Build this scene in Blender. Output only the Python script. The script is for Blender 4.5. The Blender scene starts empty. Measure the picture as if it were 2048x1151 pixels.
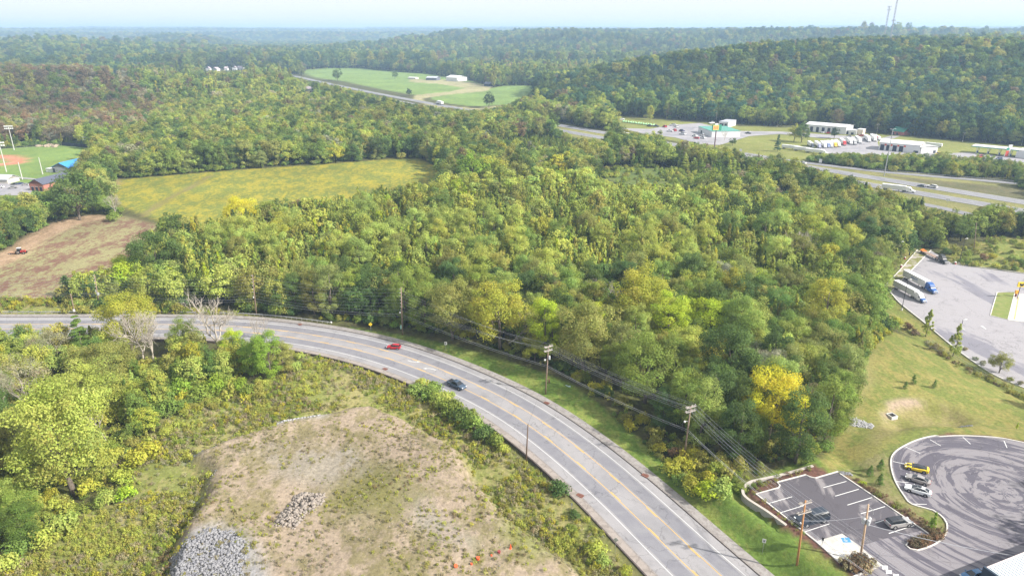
import bpy, bmesh, math, random
import numpy as np
from mathutils import Vector, Matrix

random.seed(7)
RNG = np.random.default_rng(11)
sc = bpy.context.scene

# ------------------------------------------------------------------ camera, sky, sun, exposure
H = 88.0                      # camera height above the road
FPX = 1365.0                  # focal length in pixels of the 2048 px wide photograph
PITCH = math.radians(20.62)
cam_d = bpy.data.cameras.new("camera")
cam = bpy.data.objects.new("camera", cam_d)
sc.collection.objects.link(cam)
cam.location = (0, 0, H)
cam.rotation_euler = (math.pi / 2 - PITCH, 0, 0)
cam_d.sensor_width = 36.0
cam_d.lens = 36.0 * FPX / 2048.0
cam_d.clip_start = 1.0
cam_d.clip_end = 40000.0
sc.camera = cam

SUN_EL = math.radians(36.0)
SHADOW = Vector((-0.93, 0.36, 0)).normalized()      # shadows fall to the left and a little away
sun_from = Vector((-SHADOW.x * math.cos(SUN_EL), -SHADOW.y * math.cos(SUN_EL), math.sin(SUN_EL)))
world = bpy.data.worlds.new("World")
sc.world = world
world.use_nodes = True
wn = world.node_tree
bg = wn.nodes["Background"]
sky = wn.nodes.new("ShaderNodeTexSky")
sky.sky_type = 'NISHITA'
sky.sun_disc = False
sky.sun_elevation = SUN_EL
sky.sun_rotation = math.atan2(sun_from.x, sun_from.y)
sky.air_density = 1.0
sky.dust_density = 3.0
sky.ozone_density = 1.0
bg.inputs[1].default_value = 0.15
# thin bright overcast veil in front of the blue
vt = wn.nodes.new('ShaderNodeTexCoord'); vmap = wn.nodes.new('ShaderNodeMapping'); vmap.inputs['Scale'].default_value = (1, 1, 5)
vn = wn.nodes.new('ShaderNodeTexNoise'); vn.inputs['Scale'].default_value = 2.2; vn.inputs['Detail'].default_value = 5
vr = wn.nodes.new('ShaderNodeMapRange'); vr.inputs[1].default_value = 0.3; vr.inputs[2].default_value = 0.7; vr.inputs[3].default_value = 0.84; vr.inputs[4].default_value = 0.97
vm = wn.nodes.new('ShaderNodeMix'); vm.data_type = 'RGBA'; vm.inputs[7].default_value = (2.38, 2.40, 2.42, 1)
wn.links.new(vt.outputs['Generated'], vmap.inputs[0]); wn.links.new(vmap.outputs[0], vn.inputs['Vector']); wn.links.new(vn.outputs['Fac'], vr.inputs[0])
wn.links.new(vr.outputs[0], vm.inputs[0]); wn.links.new(sky.outputs[0], vm.inputs[6])
wn.links.new(vm.outputs[2], bg.inputs[0])
sc.cycles.volume_bounces = 1
sc.cycles.max_bounces = 6

sun_d = bpy.data.lights.new("sun", 'SUN')
sun_d.energy = 3.3
sun_d.angle = math.radians(1.0)
sun_d.color = (1.0, 0.955, 0.88)
sun = bpy.data.objects.new("sun", sun_d)
sc.collection.objects.link(sun)
sun.rotation_euler = (-sun_from).to_track_quat('-Z', 'Y').to_euler()
sun.location = (200, -100, 300)

sc.view_settings.view_transform = 'Standard'
sc.view_settings.look = 'None'
sc.view_settings.exposure = 1.58
sc.view_settings.gamma = 1.0

# ------------------------------------------------------------------ pixel -> world helpers
def ray(px, py):
    dx = (px - 1024.0) / FPX
    dy = -(py - 575.5) / FPX
    return dx, math.cos(PITCH) + dy * math.sin(PITCH), dy * math.cos(PITCH) - math.sin(PITCH)

def G(px, py, z=0.0):
    """point of the level plane z seen at pixel px, py"""
    X, Y, Z = ray(px, py)
    t = (z - H) / Z
    return (X * t, Y * t)

def PG(pts, z=0.0):
    return np.array([G(a, b, z) for a, b in pts])

def seg_dist(P, line):
    """distance of points P (n,2) to a polyline"""
    best = np.full(len(P), 1e18)
    for a, b in zip(line[:-1], line[1:]):
        ab = b - a
        t = np.clip(((P - a) @ ab) / max(1e-9, ab @ ab), 0, 1)
        q = P - a - t[:, None] * ab
        best = np.minimum(best, (q * q).sum(1))
    return np.sqrt(best)

def inside(P, poly):
    x, y = P[:, 0], P[:, 1]
    r = np.zeros(len(P), bool)
    n = len(poly)
    for i in range(n):
        x0, y0 = poly[i]
        x1, y1 = poly[(i + 1) % n]
        if y0 == y1:
            continue
        c = ((y0 > y) != (y1 > y)) & (x < (x1 - x0) * (y - y0) / (y1 - y0) + x0)
        r ^= c
    return r

def sdf(P, poly):
    """signed distance, positive inside"""
    d = seg_dist(P, np.vstack([poly, poly[:1]]))
    return np.where(inside(P, poly), d, -d)

def smooth(t):
    t = np.clip(t, 0, 1)
    return t * t * (3 - 2 * t)

_perm = RNG.permutation(256)
_val = RNG.random(256)
def vnoise(x, y):
    xi = np.floor(x).astype(int); yi = np.floor(y).astype(int)
    fx = x - xi; fy = y - yi
    fx = fx * fx * (3 - 2 * fx); fy = fy * fy * (3 - 2 * fy)
    def h(a, b):
        return _val[_perm[(a + _perm[b & 255]) & 255]]
    return ((h(xi, yi) * (1 - fx) + h(xi + 1, yi) * fx) * (1 - fy)
            + (h(xi, yi + 1) * (1 - fx) + h(xi + 1, yi + 1) * fx) * fy)
def fbm(x, y, s, o=4):
    r = 0; a = 0.5
    for k in range(o):
        r = r + a * vnoise(x / s + 17.3 * k, y / s - 9.1 * k); a *= 0.5; s *= 0.5
    return r / (1 - 0.5 ** o)

def spline(pts, step=3.0):
    """Catmull-Rom through pts, resampled"""
    P = [np.array(p, float) for p in pts]
    P = [2 * P[0] - P[1]] + P + [2 * P[-1] - P[-2]]
    out = []
    for i in range(1, len(P) - 2):
        p0, p1, p2, p3 = P[i - 1:i + 3]
        n = max(1, int(np.linalg.norm(p2 - p1) / step))
        for k in range(n):
            t = k / n
            out.append(0.5 * ((2 * p1) + (-p0 + p2) * t + (2 * p0 - 5 * p1 + 4 * p2 - p3) * t * t
                              + (-p0 + 3 * p1 - 3 * p2 + p3) * t ** 3))
    out.append(P[-2])
    return np.array(out)

def offset(line, d):
    """shift a polyline to its left by d"""
    t = np.gradient(line, axis=0)
    t /= np.linalg.norm(t, axis=1)[:, None]
    return line + np.stack([-t[:, 1], t[:, 0]], 1) * d

# ------------------------------------------------------------------ lay-out of the place
# north white edge line of the curved road, as traced, then made a smooth centre line
NW = [(-700, 639), (-300, 639), (0, 639), (222, 638.5), (464, 640.5), (537, 646), (595, 653), (654, 661), (712, 671),
      (771, 685), (856, 710), (934, 741.5), (1032, 784.5), (1098, 821.6), (1159, 866), (1216, 908), (1300, 978),
      (1360, 1034), (1421, 1090.6), (1487, 1151)]
NWw = PG(NW)
NWw = np.vstack([NWw, [[46.6, 82.0], [56.0, 58.0], [66.0, 30.0], [80, -20]]])
# even it out
_s = spline(NWw, 2.0)
for _k in range(60):
    _s[1:-1] = 0.25 * _s[:-2] + 0.5 * _s[1:-1] + 0.25 * _s[2:]
ROADC = offset(_s, -5.55)          # travelling left -> right, the south side is on the right
_d = np.concatenate([[0], np.cumsum(np.linalg.norm(np.diff(ROADC, axis=0), axis=1))])
def at_len(line, cum, s):
    return np.array([np.interp(s, cum, line[:, 0]), np.interp(s, cum, line[:, 1])])

INT_N = spline([(-900, 2250), (-640, 1800), (-508, 1580), (-339, 1288), (-201, 1060), (-77, 870), (43, 700), (126, 583), (200, 478),
                (272, 380), (345, 280), (420, 170)], 12)
INT_S = offset(INT_N, -23)
RAMP_S = spline([(150, 462), (190, 408), (224, 362), (240, 330), (262, 290), (300, 240)], 8)
RAMP_N = spline([(178, 528), (205, 492), (232, 467), (250, 452), (303, 422), (350, 395), (420, 355)], 8)
RAMP_NW = spline([(-310, 1180), (-215, 1010), (-160, 905), (-105, 830), (-45, 760)], 15)

LOT = PG([(1488, 984), (1500, 969), (1528, 957), (1630, 928), (1660, 944), (1690, 955), (1770, 1000), (1782, 960), (1776, 925),
          (1790, 895), (1830, 876), (1872, 864), (1960, 868), (2048, 880), (2300, 930), (2600, 1700), (1900, 1700), (1745, 1190), (1690, 1142), (1622, 1090), (1572, 1056)], 3.0)
BASIN = PG([(1750, 805), (1790, 787), (1850, 785), (1915, 800), (1968, 835), (1940, 862), (1870, 858), (1790, 872), (1765, 850)], 1.5)
STOP = PG([(1835, 494), (1808, 528), (1768, 572), (1800, 615), (1870, 668), (1930, 710), (1990, 752), (2080, 790), (2400, 900),
           (2500, 640), (2250, 560), (2048, 545), (1960, 533), (1904, 524), (1880, 505)], -4.0)
MOUND = PG([(385, 905), (440, 878), (530, 850), (640, 815), (740, 810), (820, 832), (880, 862), (905, 885), (955, 950), (1000, 1010),
            (1060, 1050), (1130, 1100), (1175, 1151), (1230, 1260), (1290, 1500), (250, 1500), (320, 1170), (345, 1080), (400, 990), (425, 940)], 2.5)
STRIP = PG([(1225, 232), (1300, 236), (1480, 248), (1620, 256), (1790, 270), (2048, 292), (2300, 318), (2300, 372), (2048, 338),
            (1760, 305), (1600, 318), (1500, 308), (1440, 300), (1330, 282), (1230, 252)])
HILL_R = np.array([(0, 905), (30, 830), (62, 768), (105, 735), (175, 722), (288, 705), (332, 650), (405, 575), (560, 470), (900, 300),
                   (1700, 700), (1500, 1700), (760, 1900), (330, 1580), (100, 1240), (10, 1080)], float)
HILL_L = np.array([(-450, 790), (-400, 900), (-470, 1120), (-700, 1300), (-1100, 1250), (-1400, 900), (-900, 560), (-560, 600), (-500, 690)], float)
HILL_M = np.array([(-760, 2250), (-300, 2150), (200, 2000), (620, 1950), (1500, 1850), (3000, 2300), (3200, 4700), (500, 4600), (-500, 4300), (-900, 3200)], float)
HILL_LM = np.array([(-2600, 1500), (-1500, 1500), (-900, 1650), (-760, 2000), (-700, 2500), (-1200, 3100), (-2600, 3300), (-3600, 2400)], float)
HILL_S = np.array([(-1950, 3300), (-1450, 3250), (-1250, 3600), (-1500, 4300), (-1900, 4400), (-2300, 3800)], float)

def T(x, y):
    """height of the ground"""
    x = np.atleast_1d(np.asarray(x, float)); y = np.atleast_1d(np.asarray(y, float))
    sh = x.shape
    P = np.stack([x.ravel(), y.ravel()], 1)
    z = np.zeros(len(P)) - 0.12
    n1 = fbm(P[:, 0], P[:, 1], 220.0) - 0.5
    n2 = fbm(P[:, 0] + 900, P[:, 1], 700.0) - 0.5
    d = seg_dist(P, ROADC[::4])
    wob = smooth((d - 14) / 25)
    far = P[:, 1] > 420
    # hills
    for poly, hh, w, wn_ in ((HILL_R, 48, 400, 110), (HILL_L, 15, 190, 50), (HILL_M, 66, 900, 420), (HILL_LM, 22, 650, 200), (HILL_S, 52, 420, 80)):
        m = (np.abs(P[:, 0] - poly[:, 0].mean()) < np.ptp(poly[:, 0]) * 0.5 + 400) & far
        if m.any():
            s = sdf(P[m], poly)
            s2 = s + (n1[m] * wn_ * 0.9 + n2[m] * wn_ * 0.5) * smooth(s / 150)
            z[m] = np.maximum(z[m], z[m] + hh * smooth(s2 / w) * (1 + 0.28 * n1[m] + 0.1 * n2[m]))
    # far ridges at the horizon
    r = np.hypot(P[:, 0], P[:, 1])
    a = P[:, 0] / np.maximum(P[:, 1], 1)
    for r0, hh, ww, sd in ((5600, 58, 700, 3.1), (7600, 84, 1000, 7.7), (10500, 106, 1300, 1.3)):
        rr = r + 900 * (fbm(a * 9 + sd, a * 0 + sd, 1.0, 3) - 0.5)
        hv = hh * (0.86 + 0.34 * fbm(a * 7 + sd * 3, a * 0 + 5, 1.0, 4))
        hv = hv * (1 + 0.05 * smooth(a / 0.5)) * np.where(a < -0.2, 0.93, 1.0)
        z = np.where(r > 3800, np.maximum(z, hv * smooth(1 - np.abs(rr - r0) / ww)), z)
    # pads
    s = sdf(P, LOT)
    m = s > -15
    lift = np.where(s > -0.05, 1.0, smooth(1 + s / 13.0))
    zl = 3.0 * lift - 0.05 * (s > 0)
    wall_dip = PG([(1476, 1000), (1478, 975), (1500, 955), (1540, 945), (1600, 925), (1560, 960), (1500, 985), (1520, 1010), (1580, 1060), (1560, 1066)], 1.5)
    zl = zl - 1.2 * smooth(1 + sdf(P, wall_dip) / 2.0) * (s < 0)
    dd = smooth((d - 8.6) / 2.5)
    z = np.where(m, np.maximum(z, zl * smooth((d - 10.2) / 5.0) - 0.12 * (s < 0)), z)
    z -= 1.6 * smooth(sdf(P, BASIN) / 5.0)
    s = sdf(P, STOP)
    z += (-4.0) * smooth(1 + s / 26.0) * (P[:, 0] > 60)
    z -= 0.05 * (s > 0)
    s = sdf(P, MOUND) + 5.0 * (fbm(P[:, 0], P[:, 1], 9.0) - 0.5)
    z += 3.3 * smooth(s / 4.2 + 0.25) * dd + (0.9 * (fbm(P[:, 0], P[:, 1], 8.0) - 0.5) + 0.5 * (0.5 - np.abs(fbm(P[:, 0] + 50, P[:, 1], 15.0, 3) - 0.5) * 4)) * smooth(s / 5) 
    # the low weedy ground left of the fill
    near = (P[:, 0] < 10) & (P[:, 1] < 200)
    z += near * wob * (1.6 * (fbm(P[:, 0], P[:, 1], 26.0) - 0.55)) * (s < 6)
    # ditch behind the south kerb
    z = np.where((d > 9.3) & (d < 12) & near, z - 0.5, z)
    return z.reshape(sh)

def at(px, py, dz=0.0):
    """ground point seen at a pixel (dz = height above ground)"""
    z = 0.0
    for _ in range(14):
        x, y = G(px, py, z)
        zn = float(T(x, y)[0]) + dz
        z = 0.5 * z + 0.5 * zn
    return Vector((x, y, z - dz))

# ------------------------------------------------------------------ scene helpers
COL = sc.collection
MATS = {}

def tag(o, label=None, cat=None, group=None, kind=None):
    if label: o['label'] = label
    if cat: o['category'] = cat
    if group: o['group'] = group
    if kind: o['kind'] = kind
    return o

def empty(name, loc=(0, 0, 0), rz=0.0):
    o = bpy.data.objects.new(name, None)
    o.location = loc
    o.rotation_euler = (0, 0, rz)
    o.empty_display_size = 0.5
    COL.objects.link(o)
    return o

def mesh_obj(name, V, F, mat=None, parent=None, smooth_=False, link=True):
    me = bpy.data.meshes.new(name)
    me.from_pydata([tuple(v) for v in V], [], [tuple(f) for f in F])
    if mat is not None:
        for m in (mat if isinstance(mat, (list, tuple)) else [mat]):
            me.materials.append(m)
    if smooth_:
        me.polygons.foreach_set('use_smooth', [True] * len(me.polygons))
    me.update()
    o = bpy.data.objects.new(name, me)
    if link: COL.objects.link(o)
    if parent is not None: o.parent = parent
    return o

def fast_mesh(name, V, quads=None, tris=None, mat=None):
    """big meshes from numpy arrays"""
    me = bpy.data.meshes.new(name)
    nq = 0 if quads is None else len(quads)
    nt = 0 if tris is None else len(tris)
    me.vertices.add(len(V))
    me.vertices.foreach_set('co', np.asarray(V, np.float32).ravel())
    loops = []
    if nq: loops.append(np.asarray(quads, np.int32).ravel())
    if nt: loops.append(np.asarray(tris, np.int32).ravel())
    loops = np.concatenate(loops)
    me.loops.add(len(loops))
    me.loops.foreach_set('vertex_index', loops)
    me.polygons.add(nq + nt)
    st = np.concatenate([np.arange(nq) * 4, nq * 4 + np.arange(nt) * 3]).astype(np.int32)
    me.polygons.foreach_set('loop_start', st)
    me.update(calc_edges=True)
    me.validate()
    if mat is not None: me.materials.append(mat)
    return me

class MB:
    """collects shapes into one mesh"""
    def __init__(s): s.V = []; s.F = []
    def add(s, V, F, M=None):
        b = len(s.V)
        for v in V:
            v = Vector(v)
            s.V.append(M @ v if M is not None else v)
        s.F += [tuple(b + i for i in f) for f in F]
        return s
    def box(s, c, size, rz=0.0, M=None):
        x, y, z = size[0] / 2, size[1] / 2, size[2] / 2
        R = Matrix.Translation(c) @ Matrix.Rotation(rz, 4, 'Z')
        if M is not None: R = M @ R
        V = [(-x, -y, -z), (x, -y, -z), (x, y, -z), (-x, y, -z), (-x, -y, z), (x, -y, z), (x, y, z), (-x, y, z)]
        return s.add(V, [(0, 3, 2, 1), (4, 5, 6, 7), (0, 1, 5, 4), (1, 2, 6, 5), (2, 3, 7, 6), (3, 0, 4, 7)], R)
    def tube(s, pts, radii, n=8, cap=True):
        pts = [Vector(p) for p in pts]
        if not isinstance(radii, (list, tuple)): radii = [radii] * len(pts)
        b = len(s.V); ref = None
        for i, p in enumerate(pts):
            d = (pts[min(i + 1, len(pts) - 1)] - pts[max(i - 1, 0)])
            if d.length < 1e-9: d = Vector((0, 0, 1))
            d.normalize()
            if ref is None:
                ref = d.orthogonal().normalized()
            u = (ref - d * ref.dot(d))
            u = u.normalized() if u.length > 1e-6 else d.orthogonal().normalized()
            ref = u
            w = d.cross(u)
            for k in range(n):
                a = 2 * math.pi * k / n
                s.V.append(p + (u * math.cos(a) + w * math.sin(a)) * radii[i])
        for i in range(len(pts) - 1):
            for k in range(n):
                k2 = (k + 1) % n
                s.F.append((b + i * n + k, b + i * n + k2, b + (i + 1) * n + k2, b + (i + 1) * n + k))
        if cap:
            s.F.append(tuple(b + k for k in reversed(range(n))))
            s.F.append(tuple(b + (len(pts) - 1) * n + k for k in range(n)))
        return s
    def prism(s, poly, z0, z1, M=None):
        n = len(poly)
        V = [(p[0], p[1], z0) for p in poly] + [(p[0], p[1], z1) for p in poly]
        F = [tuple(reversed(range(n))), tuple(range(n, 2 * n))] + [(i, (i + 1) % n, n + (i + 1) % n, n + i) for i in range(n)]
        return s.add(V, F, M)
    def build(s, name, mat=None, parent=None, smooth_=False):
        o = mesh_obj(name, s.V, s.F, mat, parent, smooth_)
        return o

def node(nt, kind, **kw):
    n = nt.nodes.new(kind)
    for k, v in kw.items():
        if k.startswith('i_'):
            key = k[2:]
            key = int(key) if key.isdigit() else key
            n.inputs[key].default_value = v
        else:
            setattr(n, k, v)
    return n

KM = 0.82
def mat(name, color=(0.5, 0.5, 0.5), rough=0.7, metal=0.0, noise=None, bump=0.0, nscale=2.0, spec=0.4, coat=0.0):
    """painted / plain material with some grain: noise = (second colour, amount)"""
    if name in MATS: return MATS[name]
    color = tuple(c * KM for c in color)
    if noise: noise = (tuple(c * KM for c in noise[0]), noise[1])
    m = bpy.data.materials.new(name)
    m.use_nodes = True
    nt = m.node_tree
    b = nt.nodes['Principled BSDF']
    b.inputs['Base Color'].default_value = (*color, 1)
    b.inputs['Roughness'].default_value = rough
    b.inputs['Metallic'].default_value = metal
    b.inputs['Specular IOR Level'].default_value = spec
    b.inputs['Coat Weight'].default_value = coat
    b.inputs['Coat Roughness'].default_value = 0.08
    tc = nt.nodes.new('ShaderNodeTexCoord')
    nz = node(nt, 'ShaderNodeTexNoise', i_Scale=nscale, i_Detail=6.0, i_Roughness=0.6)
    nt.links.new(tc.outputs['Object'], nz.inputs['Vector'])
    c2, amt = noise if noise else (tuple(c * 0.8 for c in color), 0.5)
    mr = node(nt, 'ShaderNodeMapRange', i_1=0.35, i_2=0.68, i_3=0.0, i_4=amt)
    nt.links.new(nz.outputs['Fac'], mr.inputs[0])
    mx = node(nt, 'ShaderNodeMix', data_type='RGBA')
    mx.inputs[6].default_value = (*color, 1); mx.inputs[7].default_value = (*c2, 1)
    nt.links.new(mr.outputs[0], mx.inputs[0])
    nt.links.new(mx.outputs[2], b.inputs['Base Color'])
    if bump:
        bp = node(nt, 'ShaderNodeBump', i_Strength=bump, i_Distance=0.1)
        nt.links.new(nz.outputs['Fac'], bp.inputs['Height'])
        nt.links.new(bp.outputs[0], b.inputs['Normal'])
    MATS[name] = m
    return m
# ------------------------------------------------------------------ ground sheet
def axis(lo, hi, a, b, fine, growth, mx=1e9):
    v = [a]; s = fine
    while v[-1] < b: v.append(v[-1] + fine)
    up = [v[-1]]; s = fine
    while up[-1] < hi:
        s = min(s * growth, mx); up.append(up[-1] + s)
    dn = [v[0]]; s = fine
    while dn[-1] > lo:
        s = min(s * growth, mx); dn.append(dn[-1] - s)
    return np.array(dn[::-1][:-1] + v + up[1:])

gx = axis(-11000, 11000, -105, 150, 1.1, 1.022, 70)
gy = axis(-60, 13500, 80, 290, 1.1, 1.019, 70)
XX, YY = np.meshgrid(gx, gy)
ZZ = T(XX, YY)
NX, NY = len(gx), len(gy)
print('ground grid', NX, NY)
V = np.stack([XX.ravel(), YY.ravel(), ZZ.ravel()], 1)
idx = np.arange(NX * NY).reshape(NY, NX)
quads = np.stack([idx[:-1, :-1].ravel(), idx[:-1, 1:].ravel(), idx[1:, 1:].ravel(), idx[1:, :-1].ravel()], 1)

# ground cover zones: polygon (pixels traced at height z), two cover colours
GRASS = ((0.19, 0.22, 0.055), (0.30, 0.265, 0.085))
VERGE = ((0.14, 0.215, 0.042), (0.21, 0.245, 0.06))
FIELD = ((0.175, 0.205, 0.046), (0.36, 0.31, 0.042))
PLOUGH = ((0.31, 0.285, 0.14), (0.215, 0.12, 0.085))
DIRT = ((0.46, 0.32, 0.21), (0.33, 0.23, 0.14))
MEADOW = ((0.22, 0.24, 0.07), (0.32, 0.285, 0.12))
FILL = ((0.36, 0.285, 0.21), (0.235, 0.20, 0.105))
GRAVEL = ((0.34, 0.33, 0.31), (0.28, 0.25, 0.20))
RED = ((0.50, 0.20, 0.12), (0.56, 0.28, 0.18))
CROP = ((0.17, 0.26, 0.075), (0.23, 0.31, 0.08))
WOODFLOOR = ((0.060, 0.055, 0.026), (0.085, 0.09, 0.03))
CANOPY = ((0.055, 0.085, 0.03), (0.09, 0.11, 0.04))
P_FIELD = PG([(230, 360), (330, 351), (480, 339), (640, 329), (760, 319), (830, 316), (862, 326), (887, 346), (860, 372), (760, 400),
              (690, 420), (560, 440), (480, 455), (420, 470), (340, 470), (330, 445), (290, 430), (215, 402), (205, 385)])
P_PLOUGH = PG([(195, 430), (250, 432), (330, 452), (330, 500), (250, 545), (160, 575), (110, 605), (-150, 610), (-150, 560), (0, 505), (70, 465), (125, 440)])
P_TRACK = PG([(0, 505), (70, 462), (128, 436), (195, 428), (215, 435), (150, 450), (90, 480), (40, 515), (-60, 560), (-100, 560)])
P_TRACK2 = PG([(205, 368), (232, 358), (238, 366), (222, 385), (206, 402), (196, 400)])
P_TRACK3 = PG([(418, 350), (424, 350), (400, 368), (352, 392), (308, 420), (288, 436), (282, 430), (305, 412), (350, 386), (395, 364)])
P_PARK = PG([(-200, 300), (0, 297), (60, 293), (125, 290), (175, 293), (195, 300), (190, 330), (160, 345), (130, 362), (100, 385), (0, 400), (-200, 420)])
P_INFIELD = PG([(-60, 312), (0, 309), (35, 310), (56, 316), (52, 323), (30, 328), (0, 332), (-60, 336)])
P_INGRASS = PG([(-60, 318), (0, 317), (18, 319), (14, 324), (0, 326), (-60, 328)])
P_CROP1 = PG([(592, 141), (650, 137), (720, 136), (760, 141), (860, 148), (940, 161), (980, 172), (970, 186), (930, 190), (880, 197), (830, 190), (770, 180), (690, 163), (630, 155)])
P_CROP2 = PG([(862, 193), (910, 187), (975, 178), (1010, 171), (1080, 171), (1075, 186), (1050, 198), (1010, 210), (940, 212), (890, 206), (862, 198)])
P_FARM = PG([(820, 158), (900, 160), (945, 165), (985, 172), (975, 182), (900, 189), (845, 197), (850, 204), (900, 212), (950, 216), (1040, 208), (1050, 200), (1010, 214), (940, 221),
             (860, 212), (825, 200), (830, 190), (900, 183), (930, 176), (880, 168), (820, 164)])
P_GRASSR = PG([(1640, 945), (1650, 905), (1690, 850), (1715, 770), (1735, 710), (1745, 670), (1790, 655), (1860, 665), (1940, 710), (2010, 755), (2300, 860), (2400, 1000),
               (2100, 1000), (1880, 1100), (1700, 1000)])
P_SWALE = PG([(1800, 790), (1765, 815), (1745, 850), (1735, 900), (1715, 940), (1730, 940), (1760, 900), (1800, 868), (1870, 850), (1950, 850), (1960, 830), (1900, 800), (1850, 785)], 1)
P_BARE1 = PG([(1775, 796), (1800, 790), (1840, 788), (1850, 797), (1810, 802), (1782, 812)], 1)
P_BARE2 = PG([(1765, 815), (1785, 808), (1790, 820), (1770, 832)], 1)
P_DRYEDGE = PG([(1718, 690), (1740, 700), (1745, 760), (1715, 800), (1700, 860), (1690, 850), (1705, 780)], 0)
P_ROADGRASS = PG([(1180, 800), (1240, 845), (1300, 895), (1400, 975), (1480, 985), (1620, 920), (1700, 1000), (1800, 1110), (1800, 1250), (1560, 1200), (1300, 970)])
P_VERGE = PG([(640, 655), (700, 652), (800, 668), (900, 688), (1000, 716), (1080, 742), (1140, 765), (1200, 808), (1250, 855), (1310, 905), (1400, 975),
              (1480, 975), (1500, 1050), (1400, 1060), (1300, 970), (1200, 890), (1100, 815), (1000, 765), (900, 715), (800, 690), (700, 668)])
P_WEEDS_N = PG([(-400, 598), (100, 600), (300, 615), (450, 622), (560, 640), (660, 650), (700, 668), (560, 646), (300, 632), (-400, 634)])
P_MEADOW = PG([(575, 700), (640, 705), (700, 722), (780, 748), (840, 768), (1000, 880), (1100, 960), (1200, 1060), (1300, 1190), (1400, 1400), (-300, 1400), (-100, 1120),
               (60, 1100), (150, 1040), (215, 960), (240, 890), (320, 860), (330, 800), (420, 780), (520, 770)])
P_ROCKY1 = PG([(500, 905), (560, 890), (700, 905), (730, 960), (640, 980), (560, 960)], 2.5)
P_GRAV1 = PG([(640, 930), (690, 930), (740, 980), (760, 960), (700, 900)], 2.5)
P_GRAV2 = PG([(810, 1000), (850, 1000), (900, 1050), (950, 1090), (940, 1110), (870, 1080), (820, 1050)], 2.5)
P_GREENP = PG([(660, 980), (760, 930), (830, 960), (840, 1000), (790, 1040), (700, 1045), (650, 1020)], 2.5)
P_GREENP2 = PG([(1010, 1010), (1080, 1030), (1120, 1070), (1130, 1110), (1060, 1130), (1000, 1080)], 2.0)
P_STRIPG = PG([(1230, 236), (1300, 238), (1480, 252), (1600, 256), (1700, 265), (1800, 272), (2048, 293), (2300, 320), (2300, 380), (2048, 345), (1760, 312), (1600, 322), (1440, 302), (1230, 256)])
P_BANK = PG([(1745, 346), (1850, 358), (2003, 372), (2100, 385), (2100, 412), (1980, 388), (1870, 371)])
P_MEDIAN = PG([(1100, 246), (1200, 262), (1340, 285), (1500, 306), (1650, 330), (1770, 345), (1850, 345), (2100, 385), (2200, 470), (1970, 445), (1850, 420), (1750, 380), (1600, 350), (1190, 285), (1100, 262)])
P_STOPG = PG([(1805, 500), (1835, 488), (1870, 487), (1895, 500), (1905, 524), (2100, 545), (2300, 560), (2300, 500), (2048, 490), (1990, 488), (1930, 500), (1870, 480)], -3)
P_CLEAR = PG([(1185, 345), (1250, 335), (1340, 338), (1420, 352), (1400, 368), (1330, 372), (1240, 368)])
P_PINKF = PG([(870, 135), (1003, 132), (1003, 146), (880, 146)])

P_ISLAND = PG([(1670, 935), (1700, 925), (1790, 890), (1860, 860), (1900, 860), (1870, 875), (1840, 880), (1800, 900), (1788, 925), (1795, 955), (1815, 990), (1830, 1004), (1870, 1018), (1893, 1045), (1890, 1066),
               (1868, 1066), (1810, 1024), (1745, 978), (1692, 945)], 3)
P_BANKL = PG([(1840, 486), (1800, 495), (1750, 570), (1785, 660), (1870, 692), (1990, 768), (2150, 835), (2150, 800), (1940, 716), (1800, 604), (1778, 583), (1830, 505)], -3)
P_MULCH = PG([(1676, 944), (1690, 944), (1760, 985), (1830, 1033), (1872, 1063), (1890, 1062), (1870, 1090), (1835, 1102), (1812, 1092), (1815, 1084), (1860, 1070), (1800, 1030), (1740, 990)], 3)
P_BAND = PG([(366, 908), (372, 893), (400, 888), (430, 870), (520, 845), (600, 831), (660, 832), (655, 842), (600, 847), (520, 864), (440, 888), (402, 908)], 2.0)
P_HEAP = PG([(315, 1180), (325, 1110), (370, 1072), (430, 1050), (480, 1062), (510, 1090), (530, 1130), (540, 1200)], 2.8)
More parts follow.
